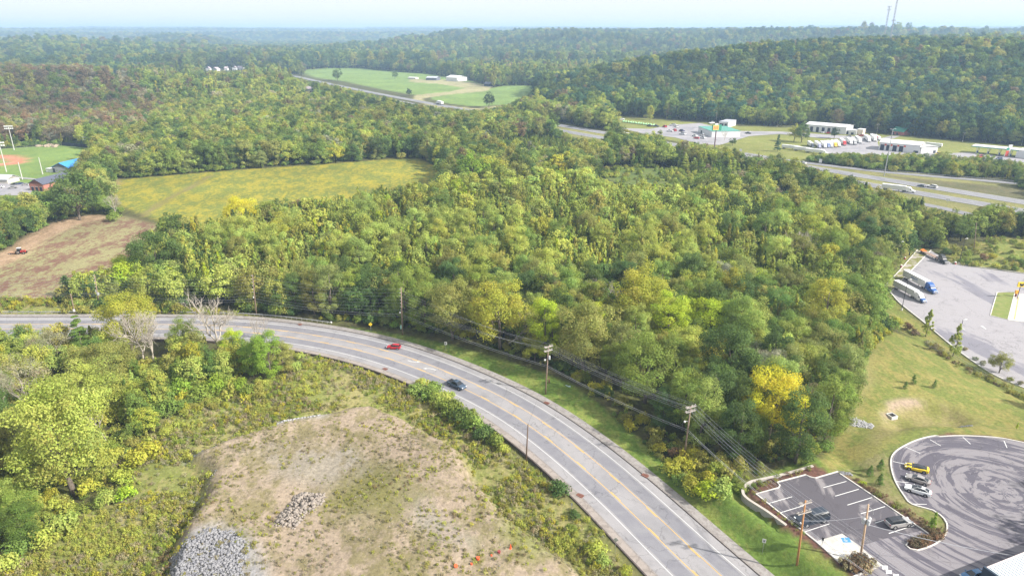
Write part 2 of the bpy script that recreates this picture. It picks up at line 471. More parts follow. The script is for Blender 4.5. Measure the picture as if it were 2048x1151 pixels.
ZONES = [(P_ROADGRASS, VERGE, 0.8), (P_GRASSR, GRASS, 1.5), (P_VERGE, VERGE, 0.5), (P_WEEDS_N, MEADOW, 2), (P_MEADOW, MEADOW, 2), (P_FIELD, FIELD, 2), (P_PLOUGH, PLOUGH, 3),
         (P_TRACK, DIRT, 2), (P_TRACK2, DIRT, 1.5), (P_TRACK3, ((0.26, 0.205, 0.09), (0.2, 0.19, 0.06)), 1.5), (P_PARK, CROP, 2), (P_INFIELD, RED, 1), (P_INGRASS, CROP, 1), (P_CROP1, CROP, 3), (P_CROP2, CROP, 3),
         (P_FARM, ((0.33, 0.32, 0.15), (0.42, 0.36, 0.22)), 3), (P_STRIPG, ((0.21, 0.23, 0.06), (0.26, 0.26, 0.08)), 2), (P_MEDIAN, ((0.22, 0.22, 0.08), (0.28, 0.26, 0.10)), 2),
         (P_BANK, ((0.13, 0.13, 0.06), (0.17, 0.15, 0.08)), 2), (P_STOPG, GRASS, 1.5), (P_CLEAR, ((0.13, 0.19, 0.05), (0.17, 0.2, 0.06)), 4),
         (P_DRYEDGE, ((0.36, 0.30, 0.13), (0.28, 0.26, 0.1)), 3), (P_SWALE, ((0.31, 0.27, 0.11), (0.24, 0.24, 0.07)), 2.5), (P_BARE1, ((0.42, 0.32, 0.24), (0.3, 0.26, 0.14)), 1.5),
         (P_BARE2, ((0.42, 0.32, 0.24), (0.3, 0.26, 0.14)), 1.5), (MOUND, FILL, 1.2), (P_BAND, ((0.40, 0.39, 0.37), (0.33, 0.30, 0.25)), 1.2), (P_HEAP, ((0.36, 0.35, 0.35), (0.30, 0.28, 0.25)), 2.0), (P_GRAV1, GRAVEL, 2.5), (P_GRAV2, ((0.34, 0.28, 0.23), (0.30, 0.27, 0.22)), 3), (P_ROCKY1, ((0.32, 0.28, 0.22), (0.25, 0.21, 0.13)), 4),
         (P_GREENP, ((0.24, 0.215, 0.105), (0.20, 0.185, 0.07)), 4), (P_GREENP2, ((0.25, 0.25, 0.10), (0.21, 0.21, 0.07)), 3),
         (P_BANKL, GRASS, 2), (LOT, ((0.17, 0.085, 0.065), (0.12, 0.07, 0.05)), 0.3), (P_ISLAND, ((0.17, 0.2, 0.055), (0.25, 0.23, 0.10)), 0.3), (P_MULCH, ((0.16, 0.09, 0.065), (0.2, 0.14, 0.10)), 0.3), (P_PINKF, ((0.5, 0.3, 0.22), (0.45, 0.3, 0.2)), 8)]

def zone_colors(x, y):
    P = np.stack([x.ravel(), y.ravel()], 1)
    r = np.hypot(P[:, 0], P[:, 1])
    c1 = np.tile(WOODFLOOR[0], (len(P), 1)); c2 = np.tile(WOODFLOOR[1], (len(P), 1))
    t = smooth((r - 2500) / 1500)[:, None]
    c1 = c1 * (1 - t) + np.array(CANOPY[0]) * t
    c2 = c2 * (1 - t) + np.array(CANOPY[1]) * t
    for poly, (a, b), f in ZONES:
        lo = poly.min(0) - 20; hi = poly.max(0) + 20
        m = (P[:, 0] > lo[0]) & (P[:, 0] < hi[0]) & (P[:, 1] > lo[1]) & (P[:, 1] < hi[1])
        if not m.any(): continue
        w = smooth(0.5 + sdf(P[m], poly) / (2 * f))[:, None]
        c1[m] = c1[m] * (1 - w) + np.array(a) * 0.74 * w
        c2[m] = c2[m] * (1 - w) + np.array(b) * 0.74 * w
    return c1, c2

C1, C2 = zone_colors(XX, YY)
gme = fast_mesh('ground', V, quads=quads)
for nm, arr in (('cover_a', C1), ('cover_b', C2)):
    a = gme.attributes.new(nm, 'FLOAT_COLOR', 'POINT')
    a.data.foreach_set('color', np.concatenate([arr, np.ones((len(arr), 1))], 1).astype(np.float32).ravel())
gme.polygons.foreach_set('use_smooth', np.ones(len(gme.polygons), bool))

def ground_mat():
    m = bpy.data.materials.new('ground_cover'); m.use_nodes = True
    nt = m.node_tree; L = nt.links.new
    b = nt.nodes['Principled BSDF']; b.inputs['Roughness'].default_value = 0.95; b.inputs['Specular IOR Level'].default_value = 0.1
    ga = node(nt, 'ShaderNodeAttribute', attribute_name='cover_a')
    gb = node(nt, 'ShaderNodeAttribute', attribute_name='cover_b')
    geo = nt.nodes.new('ShaderNodeNewGeometry')
    st = node(nt, 'ShaderNodeMapping'); st.inputs['Scale'].default_value = (1, 0.55, 1); st.inputs['Rotation'].default_value = (0, 0, 0.5)
    L(geo.outputs['Position'], st.inputs['Vector'])
    n1 = node(nt, 'ShaderNodeTexNoise', i_Scale=0.11, i_Detail=9.0, i_Roughness=0.66)
    n2 = node(nt, 'ShaderNodeTexNoise', i_Scale=1.3, i_Detail=5.0, i_Roughness=0.7)
    n3 = node(nt, 'ShaderNodeTexNoise', i_Scale=0.018, i_Detail=3.0, i_Roughness=0.6)
    L(st.outputs[0], n1.inputs['Vector'])
    for n in (n2, n3): L(geo.outputs['Position'], n.inputs['Vector'])
    n4 = node(nt, 'ShaderNodeTexNoise', i_Scale=0.5, i_Detail=6.0, i_Roughness=0.7); L(st.outputs[0], n4.inputs['Vector'])
    av = node(nt, 'ShaderNodeMath', operation='ADD'); L(n1.outputs['Fac'], av.inputs[0]); L(n4.outputs['Fac'], av.inputs[1])
    mr = node(nt, 'ShaderNodeMapRange', i_1=0.93, i_2=1.1); L(av.outputs[0], mr.inputs[0])
    mx = node(nt, 'ShaderNodeMix', data_type='RGBA')
    L(mr.outputs[0], mx.inputs[0]); L(ga.outputs['Color'], mx.inputs[6]); L(gb.outputs['Color'], mx.inputs[7])
    m2 = node(nt, 'ShaderNodeMapRange', i_1=0.3, i_2=0.7, i_3=0.68, i_4=1.32); L(n2.outputs['Fac'], m2.inputs[0])
    m3 = node(nt, 'ShaderNodeMapRange', i_1=0.35, i_2=0.65, i_3=0.88, i_4=1.12); L(n3.outputs['Fac'], m3.inputs[0])
    mu = node(nt, 'ShaderNodeMath', operation='MULTIPLY'); L(m2.outputs[0], mu.inputs[0]); L(m3.outputs[0], mu.inputs[1])
    vm = node(nt, 'ShaderNodeVectorMath', operation='SCALE'); L(mx.outputs[2], vm.inputs[0]); L(mu.outputs[0], vm.inputs['Scale'])
    L(vm.outputs[0], b.inputs['Base Color'])
    bp = node(nt, 'ShaderNodeBump', i_Strength=0.6, i_Distance=0.25); L(n2.outputs['Fac'], bp.inputs['Height']); L(bp.outputs[0], b.inputs['Normal'])
    return m
gme.materials.append(ground_mat())
ground = bpy.data.objects.new('ground', gme); COL.objects.link(ground); tag(ground, kind='structure')

# ------------------------------------------------------------------ paved surfaces
def asphalt(name, base, dark, scale=0.25, lo=0.45, hi=0.62, stretch=None, rough=0.85, crack=0.3):
    base = tuple(c * 0.72 for c in base); dark = tuple(c * 0.72 for c in dark)
    m = bpy.data.materials.new(name); m.use_nodes = True
    nt = m.node_tree; L = nt.links.new
    b = nt.nodes['Principled BSDF']; b.inputs['Roughness'].default_value = rough; b.inputs['Specular IOR Level'].default_value = 0.25
    geo = nt.nodes.new('ShaderNodeNewGeometry')
    src = geo.outputs['Position']
    if stretch:
        mp = node(nt, 'ShaderNodeMapping'); mp.inputs['Rotation'].default_value = (0, 0, stretch[0]); mp.inputs['Scale'].default_value = (1, stretch[1], 1)
        L(src, mp.inputs['Vector']); src = mp.outputs[0]
    n1 = node(nt, 'ShaderNodeTexNoise', i_Scale=scale, i_Detail=8.0, i_Roughness=0.6, i_Distortion=0.6); L(src, n1.inputs['Vector'])
    n2 = node(nt, 'ShaderNodeTexNoise', i_Scale=6.0, i_Detail=4.0, i_Roughness=0.7); L(geo.outputs['Position'], n2.inputs['Vector'])
    mr = node(nt, 'ShaderNodeMapRange', i_1=lo, i_2=hi); L(n1.outputs['Fac'], mr.inputs[0])
    mx = node(nt, 'ShaderNodeMix', data_type='RGBA'); mx.inputs[6].default_value = (*base, 1); mx.inputs[7].default_value = (*dark, 1)
    L(mr.outputs[0], mx.inputs[0])
    m2 = node(nt, 'ShaderNodeMapRange', i_1=0.3, i_2=0.7, i_3=0.86, i_4=1.14); L(n2.outputs['Fac'], m2.inputs[0])
    # hairline cracks and faint older stains
    vo = node(nt, 'ShaderNodeTexVoronoi', feature='DISTANCE_TO_EDGE', i_Scale=0.09)
    wn_ = node(nt, 'ShaderNodeTexNoise', i_Scale=0.35, i_Detail=4.0); L(geo.outputs['Position'], wn_.inputs['Vector'])
    ad = node(nt, 'ShaderNodeVectorMath', operation='MULTIPLY_ADD'); L(wn_.outputs['Color'], ad.inputs[0]); ad.inputs[1].default_value = (5, 5, 5); L(geo.outputs['Position'], ad.inputs[2])
    L(ad.outputs[0], vo.inputs['Vector'])
    cr = node(nt, 'ShaderNodeMapRange', i_1=0.002, i_2=0.010, i_3=1.0 - crack, i_4=1.0); L(vo.outputs['Distance'], cr.inputs[0])
    st2 = node(nt, 'ShaderNodeMapRange', i_1=0.56, i_2=0.72, i_3=1.0, i_4=0.86); L(wn_.outputs['Fac'], st2.inputs[0])
    q1 = node(nt, 'ShaderNodeMath', operation='MULTIPLY'); L(cr.outputs[0], q1.inputs[0]); L(st2.outputs[0], q1.inputs[1])
    q2 = node(nt, 'ShaderNodeMath', operation='MULTIPLY'); L(q1.outputs[0], q2.inputs[0]); L(m2.outputs[0], q2.inputs[1])
    vm = node(nt, 'ShaderNodeVectorMath', operation='SCALE'); L(mx.outputs[2], vm.inputs[0]); L(q2.outputs[0], vm.inputs['Scale'])
    L(vm.outputs[0], b.inputs['Base Color'])
    MATS[name] = m
    return m

def ribbon(line, a, b, z, name=None, mat_=None, mb=None, follow=False):
    """strip between offsets a and b (left positive) of a polyline"""
    A = offset(line, a); B = offset(line, b)
    n = len(line)
    if np.isscalar(z):
        za = np.full(n, z, float); zb = za
    if follow:
        za = T(A[:, 0], A[:, 1]) + z; zb = T(B[:, 0], B[:, 1]) + z
    V = [(A[i, 0], A[i, 1], za[i]) for i in range(n)] + [(B[i, 0], B[i, 1], zb[i]) for i in range(n)]
    F = [(i, n + i, n + i + 1, i + 1) if a > b else (i, i + 1, n + i + 1, n + i) for i in range(n - 1)]
    if mb is not None:
        mb.add(V, F); return
    return tag(mesh_obj(name, V, F, mat_), kind='structure')

def dashes(line, a, b, z, on, off, mb, start=0.0, end=1e9):
    cum = np.concatenate([[0], np.cumsum(np.linalg.norm(np.diff(line, axis=0), axis=1))])
    s = start
    while s + on < min(cum[-1], end):
        k = [at_len(line, cum, s + on * q / 3) for q in range(4)]
        ribbon(np.array(k), a, b, z, mb=mb)
        s += on + off

def sheet(name, pts, z, m, kind='structure'):
    """flat sheet from a traced outline"""
    bm = bmesh.new()
    vs = [bm.verts.new((p[0], p[1], z)) for p in pts]
    f = bm.faces.new(vs)
    bm.normal_update()
    if f.normal.z < 0: f.normal_flip()
    bmesh.ops.triangulate(bm, faces=[f])
    me = bpy.data.meshes.new(name); bm.to_mesh(me); bm.free()
    me.materials.append(m)
    o = bpy.data.objects.new(name, me); COL.objects.link(o)
    return tag(o, kind=kind)

def kerb(line, w, z0, h, mb):
    """raised strip along a polyline (centre line)"""
    A = offset(line, w / 2); B = offset(line, -w / 2); n = len(line); b = len(mb.V)
    for i in range(n):
        for q, zz in ((A, z0), (A, z0 + h), (B, z0 + h), (B, z0)):
            mb.V.append(Vector((q[i, 0], q[i, 1], zz)))
    for i in range(n - 1):
        for k in range(3):
            mb.F.append((b + 4 * i + k, b + 4 * i + 4 + k, b + 4 * i + 5 + k, b + 4 * i + 1 + k))
    mb.F.append((b, b + 1, b + 2, b + 3)); e = b + 4 * (n - 1); mb.F.append((e + 3, e + 2, e + 1, e))

ROADM = asphalt('road_asphalt', (0.36, 0.345, 0.35), (0.30, 0.29, 0.30), 0.12)
LANEM = asphalt('worn_lane_asphalt', (0.235, 0.23, 0.255), (0.29, 0.285, 0.30), 0.3, 0.4, 0.75)
MIDM = asphalt('turn_lane_asphalt', (0.345, 0.335, 0.345), (0.31, 0.30, 0.315), 0.3)
WALKM = asphalt('pavement_concrete', (0.36, 0.335, 0.315), (0.27, 0.24, 0.225), 0.9)
WALKM2 = asphalt('stained_concrete', (0.38, 0.33, 0.295), (0.29, 0.25, 0.22), 0.6)
WHITE = mat('white_marking', (0.56, 0.56, 0.56), 0.6, noise=((0.5, 0.5, 0.5), 0.5))
YELLOW = mat('yellow_marking', (0.72, 0.42, 0.07), 0.6, noise=((0.6, 0.42, 0.18), 0.6))
DARKG = mat('dark_gutter_joint', (0.06, 0.05, 0.045), 0.9)  # dark gutter line between road and kerb

ribbon(ROADC, 7.75, -7.75, 0.0, 'road', ROADM)
ribbon(ROADC, 5.1, 2.35, 0.004, 'road_lane_surface', LANEM)
ribbon(ROADC, -2.35, -5.1, 0.004, 'road_lane_surface', LANEM)
rm = MB()
ribbon(ROADC, 5.66, 5.48, 0.010, mb=rm)
ribbon(ROADC, -5.48, -5.66, 0.010, mb=rm)
# turn arrows
def arrow_shape(L_):
    pts = [(-1.6, -0.16), (-0.6, -0.16), (0.4, 0.22), (0.9, 0.62), (1.15, 0.45), (1.5, 1.25), (0.55, 1.1), (0.75, 0.85), (0.2, 0.42), (-0.7, 0.12), (-1.6, 0.12)]
    return [(x * L_, y * L_) for x, y in pts]
def flat_poly(mb, pts, z):
    mb.add([(p[0], p[1], z) for p in pts], [tuple(range(len(pts)))])
for (px, py, fl) in ((825, 723.5, 1), (862, 736, -1)):
    c = np.array(G(px, py)); i = np.argmin(np.linalg.norm(ROADC - c, axis=1))
    t = ROADC[i + 1] - ROADC[i]; a = math.atan2(t[1], t[0])
    sh = arrow_shape(1.15)
    if fl < 0: sh = [(-x, -y) for x, y in sh]
    ca, sa = math.cos(a), math.sin(a)
    pts = [(c[0] + x * ca - y * sa, c[1] + x * sa + y * ca) for x, y in sh]
    flat_poly(rm, pts, 0.012)
tag(rm.build('road_marking', WHITE), kind='structure')
ym = MB()
for s in (1, -1):
    ribbon(ROADC, s * 1.88 + 0.07, s * 1.88 - 0.07, 0.010, mb=ym)
    dashes(ROADC, s * 1.66 + 0.08, s * 1.66 - 0.08, 0.010, 3.2, 9.0, ym, 0 if s > 0 else 5)
tag(ym.build('road_marking', YELLOW), kind='structure')
# kerb line and pavements
kb = MB()
kerb(offset(ROADC, 7.95), 0.34, -0.1, 0.2, kb)
kerb(offset(ROADC, -7.95), 0.3, -0.1, 0.19, kb)
tag(kb.build('kerb', mat('kerb_concrete', (0.30, 0.27, 0.25), 0.9, noise=((0.16, 0.14, 0.13), 0.8))), kind='structure')
gb = MB()
ribbon(ROADC, 7.76, 7.56, 0.006, mb=gb)
tag(gb.build('gutter', DARKG), kind='structure')
ribbon(ROADC, 10.0, 8.1, 0.07, 'pavement', WALKM)
ribbon(ROADC, -8.1, -9.5, 0.08, 'pavement', WALKM2)
rb = MB(); kerb(offset(ROADC, -9.65), 0.3, -1.0, 1.12, rb)
tag(rb.build('retaining_wall', mat('dark_stained_concrete', (0.07, 0.055, 0.05), 0.9, noise=((0.16, 0.13, 0.11), 0.7)), None), 'low dark concrete retaining edge along the south pavement of the curved road', 'retaining wall')

# interstate
IM = asphalt('motorway_asphalt', (0.29, 0.285, 0.295), (0.24, 0.235, 0.25), 0.06, stretch=(0.9, 0.15))
for nm, ln, w, z in (('highway', INT_N, 6.2, 0.02), ('highway', INT_S, 6.2, 0.02), ('highway_ramp', RAMP_S, 3.4, 0.02), ('highway_ramp', RAMP_N, 3.6, 0.03), ('highway_ramp', RAMP_NW, 5, 0.03)):
    ribbon(ln, w, -w, z, nm, IM)
im = MB()
for ln in (INT_N, INT_S):
    ribbon(ln, 5.0, 4.75, 0.04, mb=im); ribbon(ln, -4.75, -5.0, 0.04, mb=im)
    dashes(ln, 0.3, 0.05, 0.04, 3, 9, im)
tag(im.build('highway_marking', WHITE), kind='structure')

# truck stop apron, service yards
STOPM = asphalt('truck_apron_asphalt', (0.385, 0.365, 0.38), (0.25, 0.24, 0.275), 0.045, 0.54, 0.58, stretch=(0.4, 0.4))
P_APRON = PG([(1835, 503), (1826, 512), (1800, 545), (1770, 572), (1786, 600), (1820, 630), (1870, 670), (1930, 713), (1990, 755), (2300, 905), (2400, 640), (2200, 566), (2048, 547), (1960, 534), (1904, 526), (1872, 510)], -3.95)
P_APRON = PG([(1862, 500), (1826, 537), (1778, 583), (1800, 606), (1850, 646), (1900, 688), (1940, 718), (1990, 750), (2048, 775), (2300, 880), (2400, 640), (2200, 566), (2048, 547), (1960, 535), (1904, 526)], -3.95)
sheet('truck_lot', P_APRON, -4.05, STOPM)
# ------------------------------------------------------------------ foliage
def leaf_mat(name='foliage', trans=0.42):
    m = bpy.data.materials.new(name); m.use_nodes = True
    nt = m.node_tree; L = nt.links.new
    b = nt.nodes['Principled BSDF']; b.inputs['Roughness'].default_value = 0.75; b.inputs['Specular IOR Level'].default_value = 0.15
    t = node(nt, 'ShaderNodeAttribute', attribute_type='INSTANCER', attribute_name='tint')
    v = node(nt, 'ShaderNodeAttribute', attribute_name='leaf')
    vm = node(nt, 'ShaderNodeVectorMath', operation='MULTIPLY'); L(t.outputs['Vector'], vm.inputs[0]); L(v.outputs['Vector'], vm.inputs[1])
    L(vm.outputs[0], b.inputs['Base Color'])
    tr = nt.nodes.new('ShaderNodeBsdfTranslucent'); L(vm.outputs[0], tr.inputs['Color'])
    mx = node(nt, 'ShaderNodeMixShader', i_0=trans); L(b.outputs[0], mx.inputs[1]); L(tr.outputs[0], mx.inputs[2])
    L(mx.outputs[0], nt.nodes['Material Output'].inputs['Surface'])
    return m
LEAF = leaf_mat()
BARK = mat('bark', (0.20, 0.16, 0.125), 0.9, noise=((0.10, 0.08, 0.065), 0.8), nscale=6)
PALEBARK = mat('pale_bark', (0.50, 0.45, 0.38), 0.9, noise=((0.36, 0.30, 0.25), 0.7), nscale=3)

def leaves(cent, nrm, size, rng):
    """rhombus leaves: centres (n,3), rough normals, sizes (n,)"""
    n = len(cent)
    nn = nrm + rng.normal(0, 0.55, (n, 3))
    nn /= np.linalg.norm(nn, axis=1)[:, None] + 1e-9
    a = np.cross(nn, rng.normal(0, 1, (n, 3))); a /= np.linalg.norm(a, axis=1)[:, None] + 1e-9
    b = np.cross(nn, a)
    s = size[:, None]
    V = np.stack([cent - a * s, cent - b * s * 0.62, cent + a * s, cent + b * s * 0.62], 1).reshape(-1, 3)
    Q = np.arange(4 * n).reshape(n, 4)
    return V, Q

def rand_dirs(n, rng):
    v = rng.normal(0, 1, (n, 3)); return v / np.linalg.norm(v, axis=1)[:, None]

def crown_mesh(name, kind, seed, detail=1.0):
    rng = np.random.default_rng(seed)
    C = []; R = []
    if kind == 'oak':            # broad round crown, h 16, r 6.5
        n = 58
        d = rand_dirs(n * 2, rng); d = d[d[:, 2] > -0.75][:n]
        lob = 1 + 0.22 * np.sin(3 * np.arctan2(d[:, 1], d[:, 0]) + rng.random() * 6) + rng.normal(0, 0.10, len(d))
        rad = rng.uniform(0.55, 1.0, len(d)) ** 0.5 * lob
        C = d * rad[:, None] * np.array([5.5, 5.5, 6.0]) + np.array([0, 0, 8.9])
        R = rng.uniform(1.1, 2.1, len(C)); per = 62; ls = 0.34
    elif kind == 'tall':         # taller ragged crown
        n = 60
        z = rng.uniform(0, 1, n)
        rr = (0.45 + 0.75 * np.sin(np.pi * np.clip(z * 0.85 + 0.12, 0, 1))) * 3.9 * rng.uniform(0.45, 1.05, n)
        a = rng.uniform(0, 2 * np.pi, n)
        C = np.stack([rr * np.cos(a), rr * np.sin(a), 2.8 + z * 14.5 + rng.normal(0, 0.5, n)], 1)
        R = rng.uniform(0.9, 1.7, n); per = 58; ls = 0.33
    elif kind == 'slim':         # narrow young tree h 12
        n = 42
        z = rng.uniform(0, 1, n) ** 0.9
        rr = np.minimum(1.0, 0.45 + z * 2.6) * (1 - z) ** 0.62 * 2.15 * rng.uniform(0.3, 1.0, n)
        a = rng.uniform(0, 2 * np.pi, n)
        C = np.stack([rr * np.cos(a), rr * np.sin(a), 1.3 + z * 11.6], 1)
        R = rng.uniform(0.45, 0.85, n) * (1.1 - 0.62 * z); per = 44; ls = 0.27
    elif kind == 'pine':         # layered conifer h 11
        n = 70
        z = rng.uniform(0, 1, n) ** 1.1
        rr = (1 - z * 0.92) * 3.0 * rng.uniform(0.35, 1.0, n)
        a = rng.uniform(0, 2 * np.pi, n)
        C = np.stack([rr * np.cos(a), rr * np.sin(a), 1.2 + z * 9.6 + 0.25 * np.sin(z * 40)], 1)
        R = rng.uniform(0.45, 0.85, n) * (1.15 - 0.6 * z); per = 36; ls = 0.25
    elif kind == 'bush':         # low wide h 3
        n = 22
        d = rand_dirs(n * 3, rng); d = d[d[:, 2] > 0.0][:n]
        C = d * rng.uniform(0.5, 1.0, (len(d), 1)) * np.array([1.6, 1.6, 1.7]) + np.array([0, 0, 0.7])
        R = rng.uniform(0.45, 0.8, len(C)); per = 44; ls = 0.17
    elif kind == 'weed':
        n = 7
        d = rand_dirs(n * 3, rng); d = d[d[:, 2] > 0.0][:n]
        C = d * np.array([0.45, 0.45, 0.35]) + np.array([0, 0, 0.2])
        R = rng.uniform(0.16, 0.3, len(C)); per = 20; ls = 0.085
    elif kind == 'wisp':         # half bare
        n = 34
        d = rand_dirs(n * 3, rng); d = d[d[:, 2] > -0.2][:n]
        C = d * rng.uniform(0.6, 1.1, (len(d), 1)) * np.array([4.2, 4.2, 4.8]) + np.array([0, 0, 8.6])
        R = rng.uniform(0.9, 1.7, len(C)); per = 24; ls = 0.25
    per = int(per * detail); ls = ls / math.sqrt(detail)
    n = len(C)
    d = rand_dirs(n * per, rng)
    d[:, 2] = np.abs(d[:, 2]) * np.where(rng.random(n * per) < 0.72, 1, -0.8)
    rep = np.repeat(np.arange(n), per)
    cen = C[rep] + d * (R[rep] * rng.uniform(0.72, 1.05, n * per))[:, None] * np.array([1, 1, 0.78])
    if kind in ('oak', 'tall', 'wisp', 'bush'): cen = cen + rng.normal(0, 0.3, (n * per, 3)) * R[rep][:, None] * np.where(rng.random(n * per) < 0.22, 1.0, 0.22)[:, None]
    if kind == 'pine':
        cen = C[rep] + d * (R[rep])[:, None] * np.array([1.35, 1.35, 0.42])
    if kind in ('slim', 'weed'):
        cen = C[rep] + d * (R[rep] * rng.uniform(0.6, 1.05, n * per))[:, None] * np.array([0.8, 0.8, 1.55])
    mid = C.mean(0)
    out = C[rep] - mid; out /= np.linalg.norm(out, axis=1)[:, None] + 1e-6
    nrm = d * 0.85 + out * 0.45 + np.array([0, 0, 0.25])
    sz = ls * rng.uniform(0.6, 1.35, n * per)
    V, Q = leaves(cen, nrm, sz, rng)
    cl = rng.normal(0, 0.10, (n, 1)) + rng.normal(0, 0.035, (n, 3))
    lc = 1 + cl[rep] + rng.normal(0, 0.13, (n * per, 1)) + rng.normal(0, 0.03, (n * per, 3))
    lc = np.clip(lc, 0.45, 1.6)
    me = fast_mesh(name, V, quads=Q, mat=LEAF)
    at_ = me.attributes.new('leaf', 'FLOAT_VECTOR', 'POINT')
    at_.data.foreach_set('vector', np.repeat(lc, 4, axis=0).astype(np.float32).ravel())
    return me, C

def limb(mb, p0, p1, r0, r1, rng, bend=0.12, n=4, sides=6):
    p0 = Vector(p0); p1 = Vector(p1); L_ = (p1 - p0).length
    pts = []; rad = []
    for i in range(n + 1):
        t = i / n
        q = p0.lerp(p1, t)
        if 0 < i < n: q += Vector(rng.normal(0, bend * L_ * 0.35, 3))
        pts.append(q); rad.append(r0 + (r1 - r0) * t)
    mb.tube(pts, rad, sides)
    return pts

def trunk_mesh(name, kind, C, seed):
    rng = np.random.default_rng(seed + 500)
    mb = MB()
    spec = dict(oak=(0.42, 10.5), tall=(0.36, 15), slim=(0.14, 11), pine=(0.2, 10.3), bush=(0.07, 1.4), wisp=(0.28, 9), weed=(0.02, .3))[kind]
    r, h = spec
    pts = limb(mb, (0, 0, -0.4), (rng.normal(0, .04) * h, rng.normal(0, .04) * h, h), r, r * 0.25, rng, 0.03, 6, 7)
    k = dict(oak=12, tall=10, slim=4, pine=0, bush=5, wisp=26, weed=0)[kind]
    sel = rng.choice(len(C), min(k, len(C)), replace=False)
    for i in sel:
        t = rng.uniform(0.3, 0.85)
        b = pts[int(t * 6)]
        limb(mb, b, C[i] * 0.93, r * 0.42 * (1.1 - t), r * 0.07, rng, 0.14, 4, 5)
    o = mb.build(name, BARK if kind != 'wisp' else PALEBARK, None, True)
    me = o.data; COL.objects.unlink(o); bpy.data.objects.remove(o)
    return me

def bare_mesh(name, seed, h=14.0, r=0.25, spread=0.5, levels=5):
    """leafless tree: branching tubes"""
    rng = np.random.default_rng(seed); mb = MB()
    def grow(p, d, L_, rad, lv):
        q = p + d * L_
        mid = p.lerp(q, 0.5) + Vector(rng.normal(0, 0.06 * L_, 3))
        mb.tube([p, mid, q], [rad, rad * 0.82, rad * 0.6], 6 if lv < 2 else 4, cap=False)
        if lv >= levels: return
        nb = 4 if lv < 2 else int(rng.integers(2, 5))
        for i in range(nb):
            nd = (d + Vector(rng.normal(0, spread, 3)) + Vector((0, 0, 0.22))).normalized()
            grow(p.lerp(q, rng.uniform(0.55, 1.0)), nd, L_ * rng.uniform(0.58, 0.86), rad * 0.58, lv + 1)
    grow(Vector((0, 0, -0.3)), Vector((rng.normal(0, .04), rng.normal(0, .04), 1)).normalized(), h * 0.34, r, 0)
    o = mb.build(name, PALEBARK, None, True)
    me = o.data; COL.objects.unlink(o); bpy.data.objects.remove(o)
    return me

PROTO = {}          # kind -> list of (crown mesh, trunk mesh)
for kind, nv in (('oak', 5), ('tall', 4), ('slim', 5), ('pine', 3), ('bush', 4), ('wisp', 2), ('weed', 3)):
    PROTO[kind] = []
    for v in range(nv):
        s = hash((kind == 'oak', kind == 'slim')) % 7 + v * 31 + len(kind) * 101 + ord(kind[0])
        me, C = crown_mesh('crown', kind, s)
        PROTO[kind].append((me, trunk_mesh('trunk', kind, C, s) if kind != 'weed' else None))
FINE = {}           # the nearest trees: the same kinds with smaller leaves
for kind, nv in (('oak', 4), ('tall', 3), ('slim', 3), ('pine', 2), ('wisp', 1)):
    FINE[kind] = []
    for v in range(nv):
        s = v * 47 + len(kind) * 211 + ord(kind[0])
        me, C = crown_mesh('crown', kind, s, 5.0)
        FINE[kind].append((me, trunk_mesh('trunk', kind, C, s)))
BARE = [bare_mesh('bare_trunk', 40 + k) for k in range(4)]
NOM_H = dict(oak=16.0, tall=17.5, slim=12.5, pine=11.0, bush=3.0, wisp=14.0, weed=0.6)
NOM_R = dict(oak=6.8, tall=4.6, slim=2.6, pine=3.0, bush=2.0, wisp=5.0, weed=0.6)

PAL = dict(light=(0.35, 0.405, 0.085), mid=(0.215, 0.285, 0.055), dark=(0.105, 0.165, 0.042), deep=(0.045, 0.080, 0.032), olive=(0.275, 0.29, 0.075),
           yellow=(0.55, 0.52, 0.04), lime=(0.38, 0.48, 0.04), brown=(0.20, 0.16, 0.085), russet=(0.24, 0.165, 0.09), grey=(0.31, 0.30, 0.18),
           orange=(0.47, 0.33, 0.06), blue=(0.055, 0.125, 0.068), pine=(0.145, 0.225, 0.045), gold=(0.37, 0.385, 0.055), bright=(0.23, 0.35, 0.045))




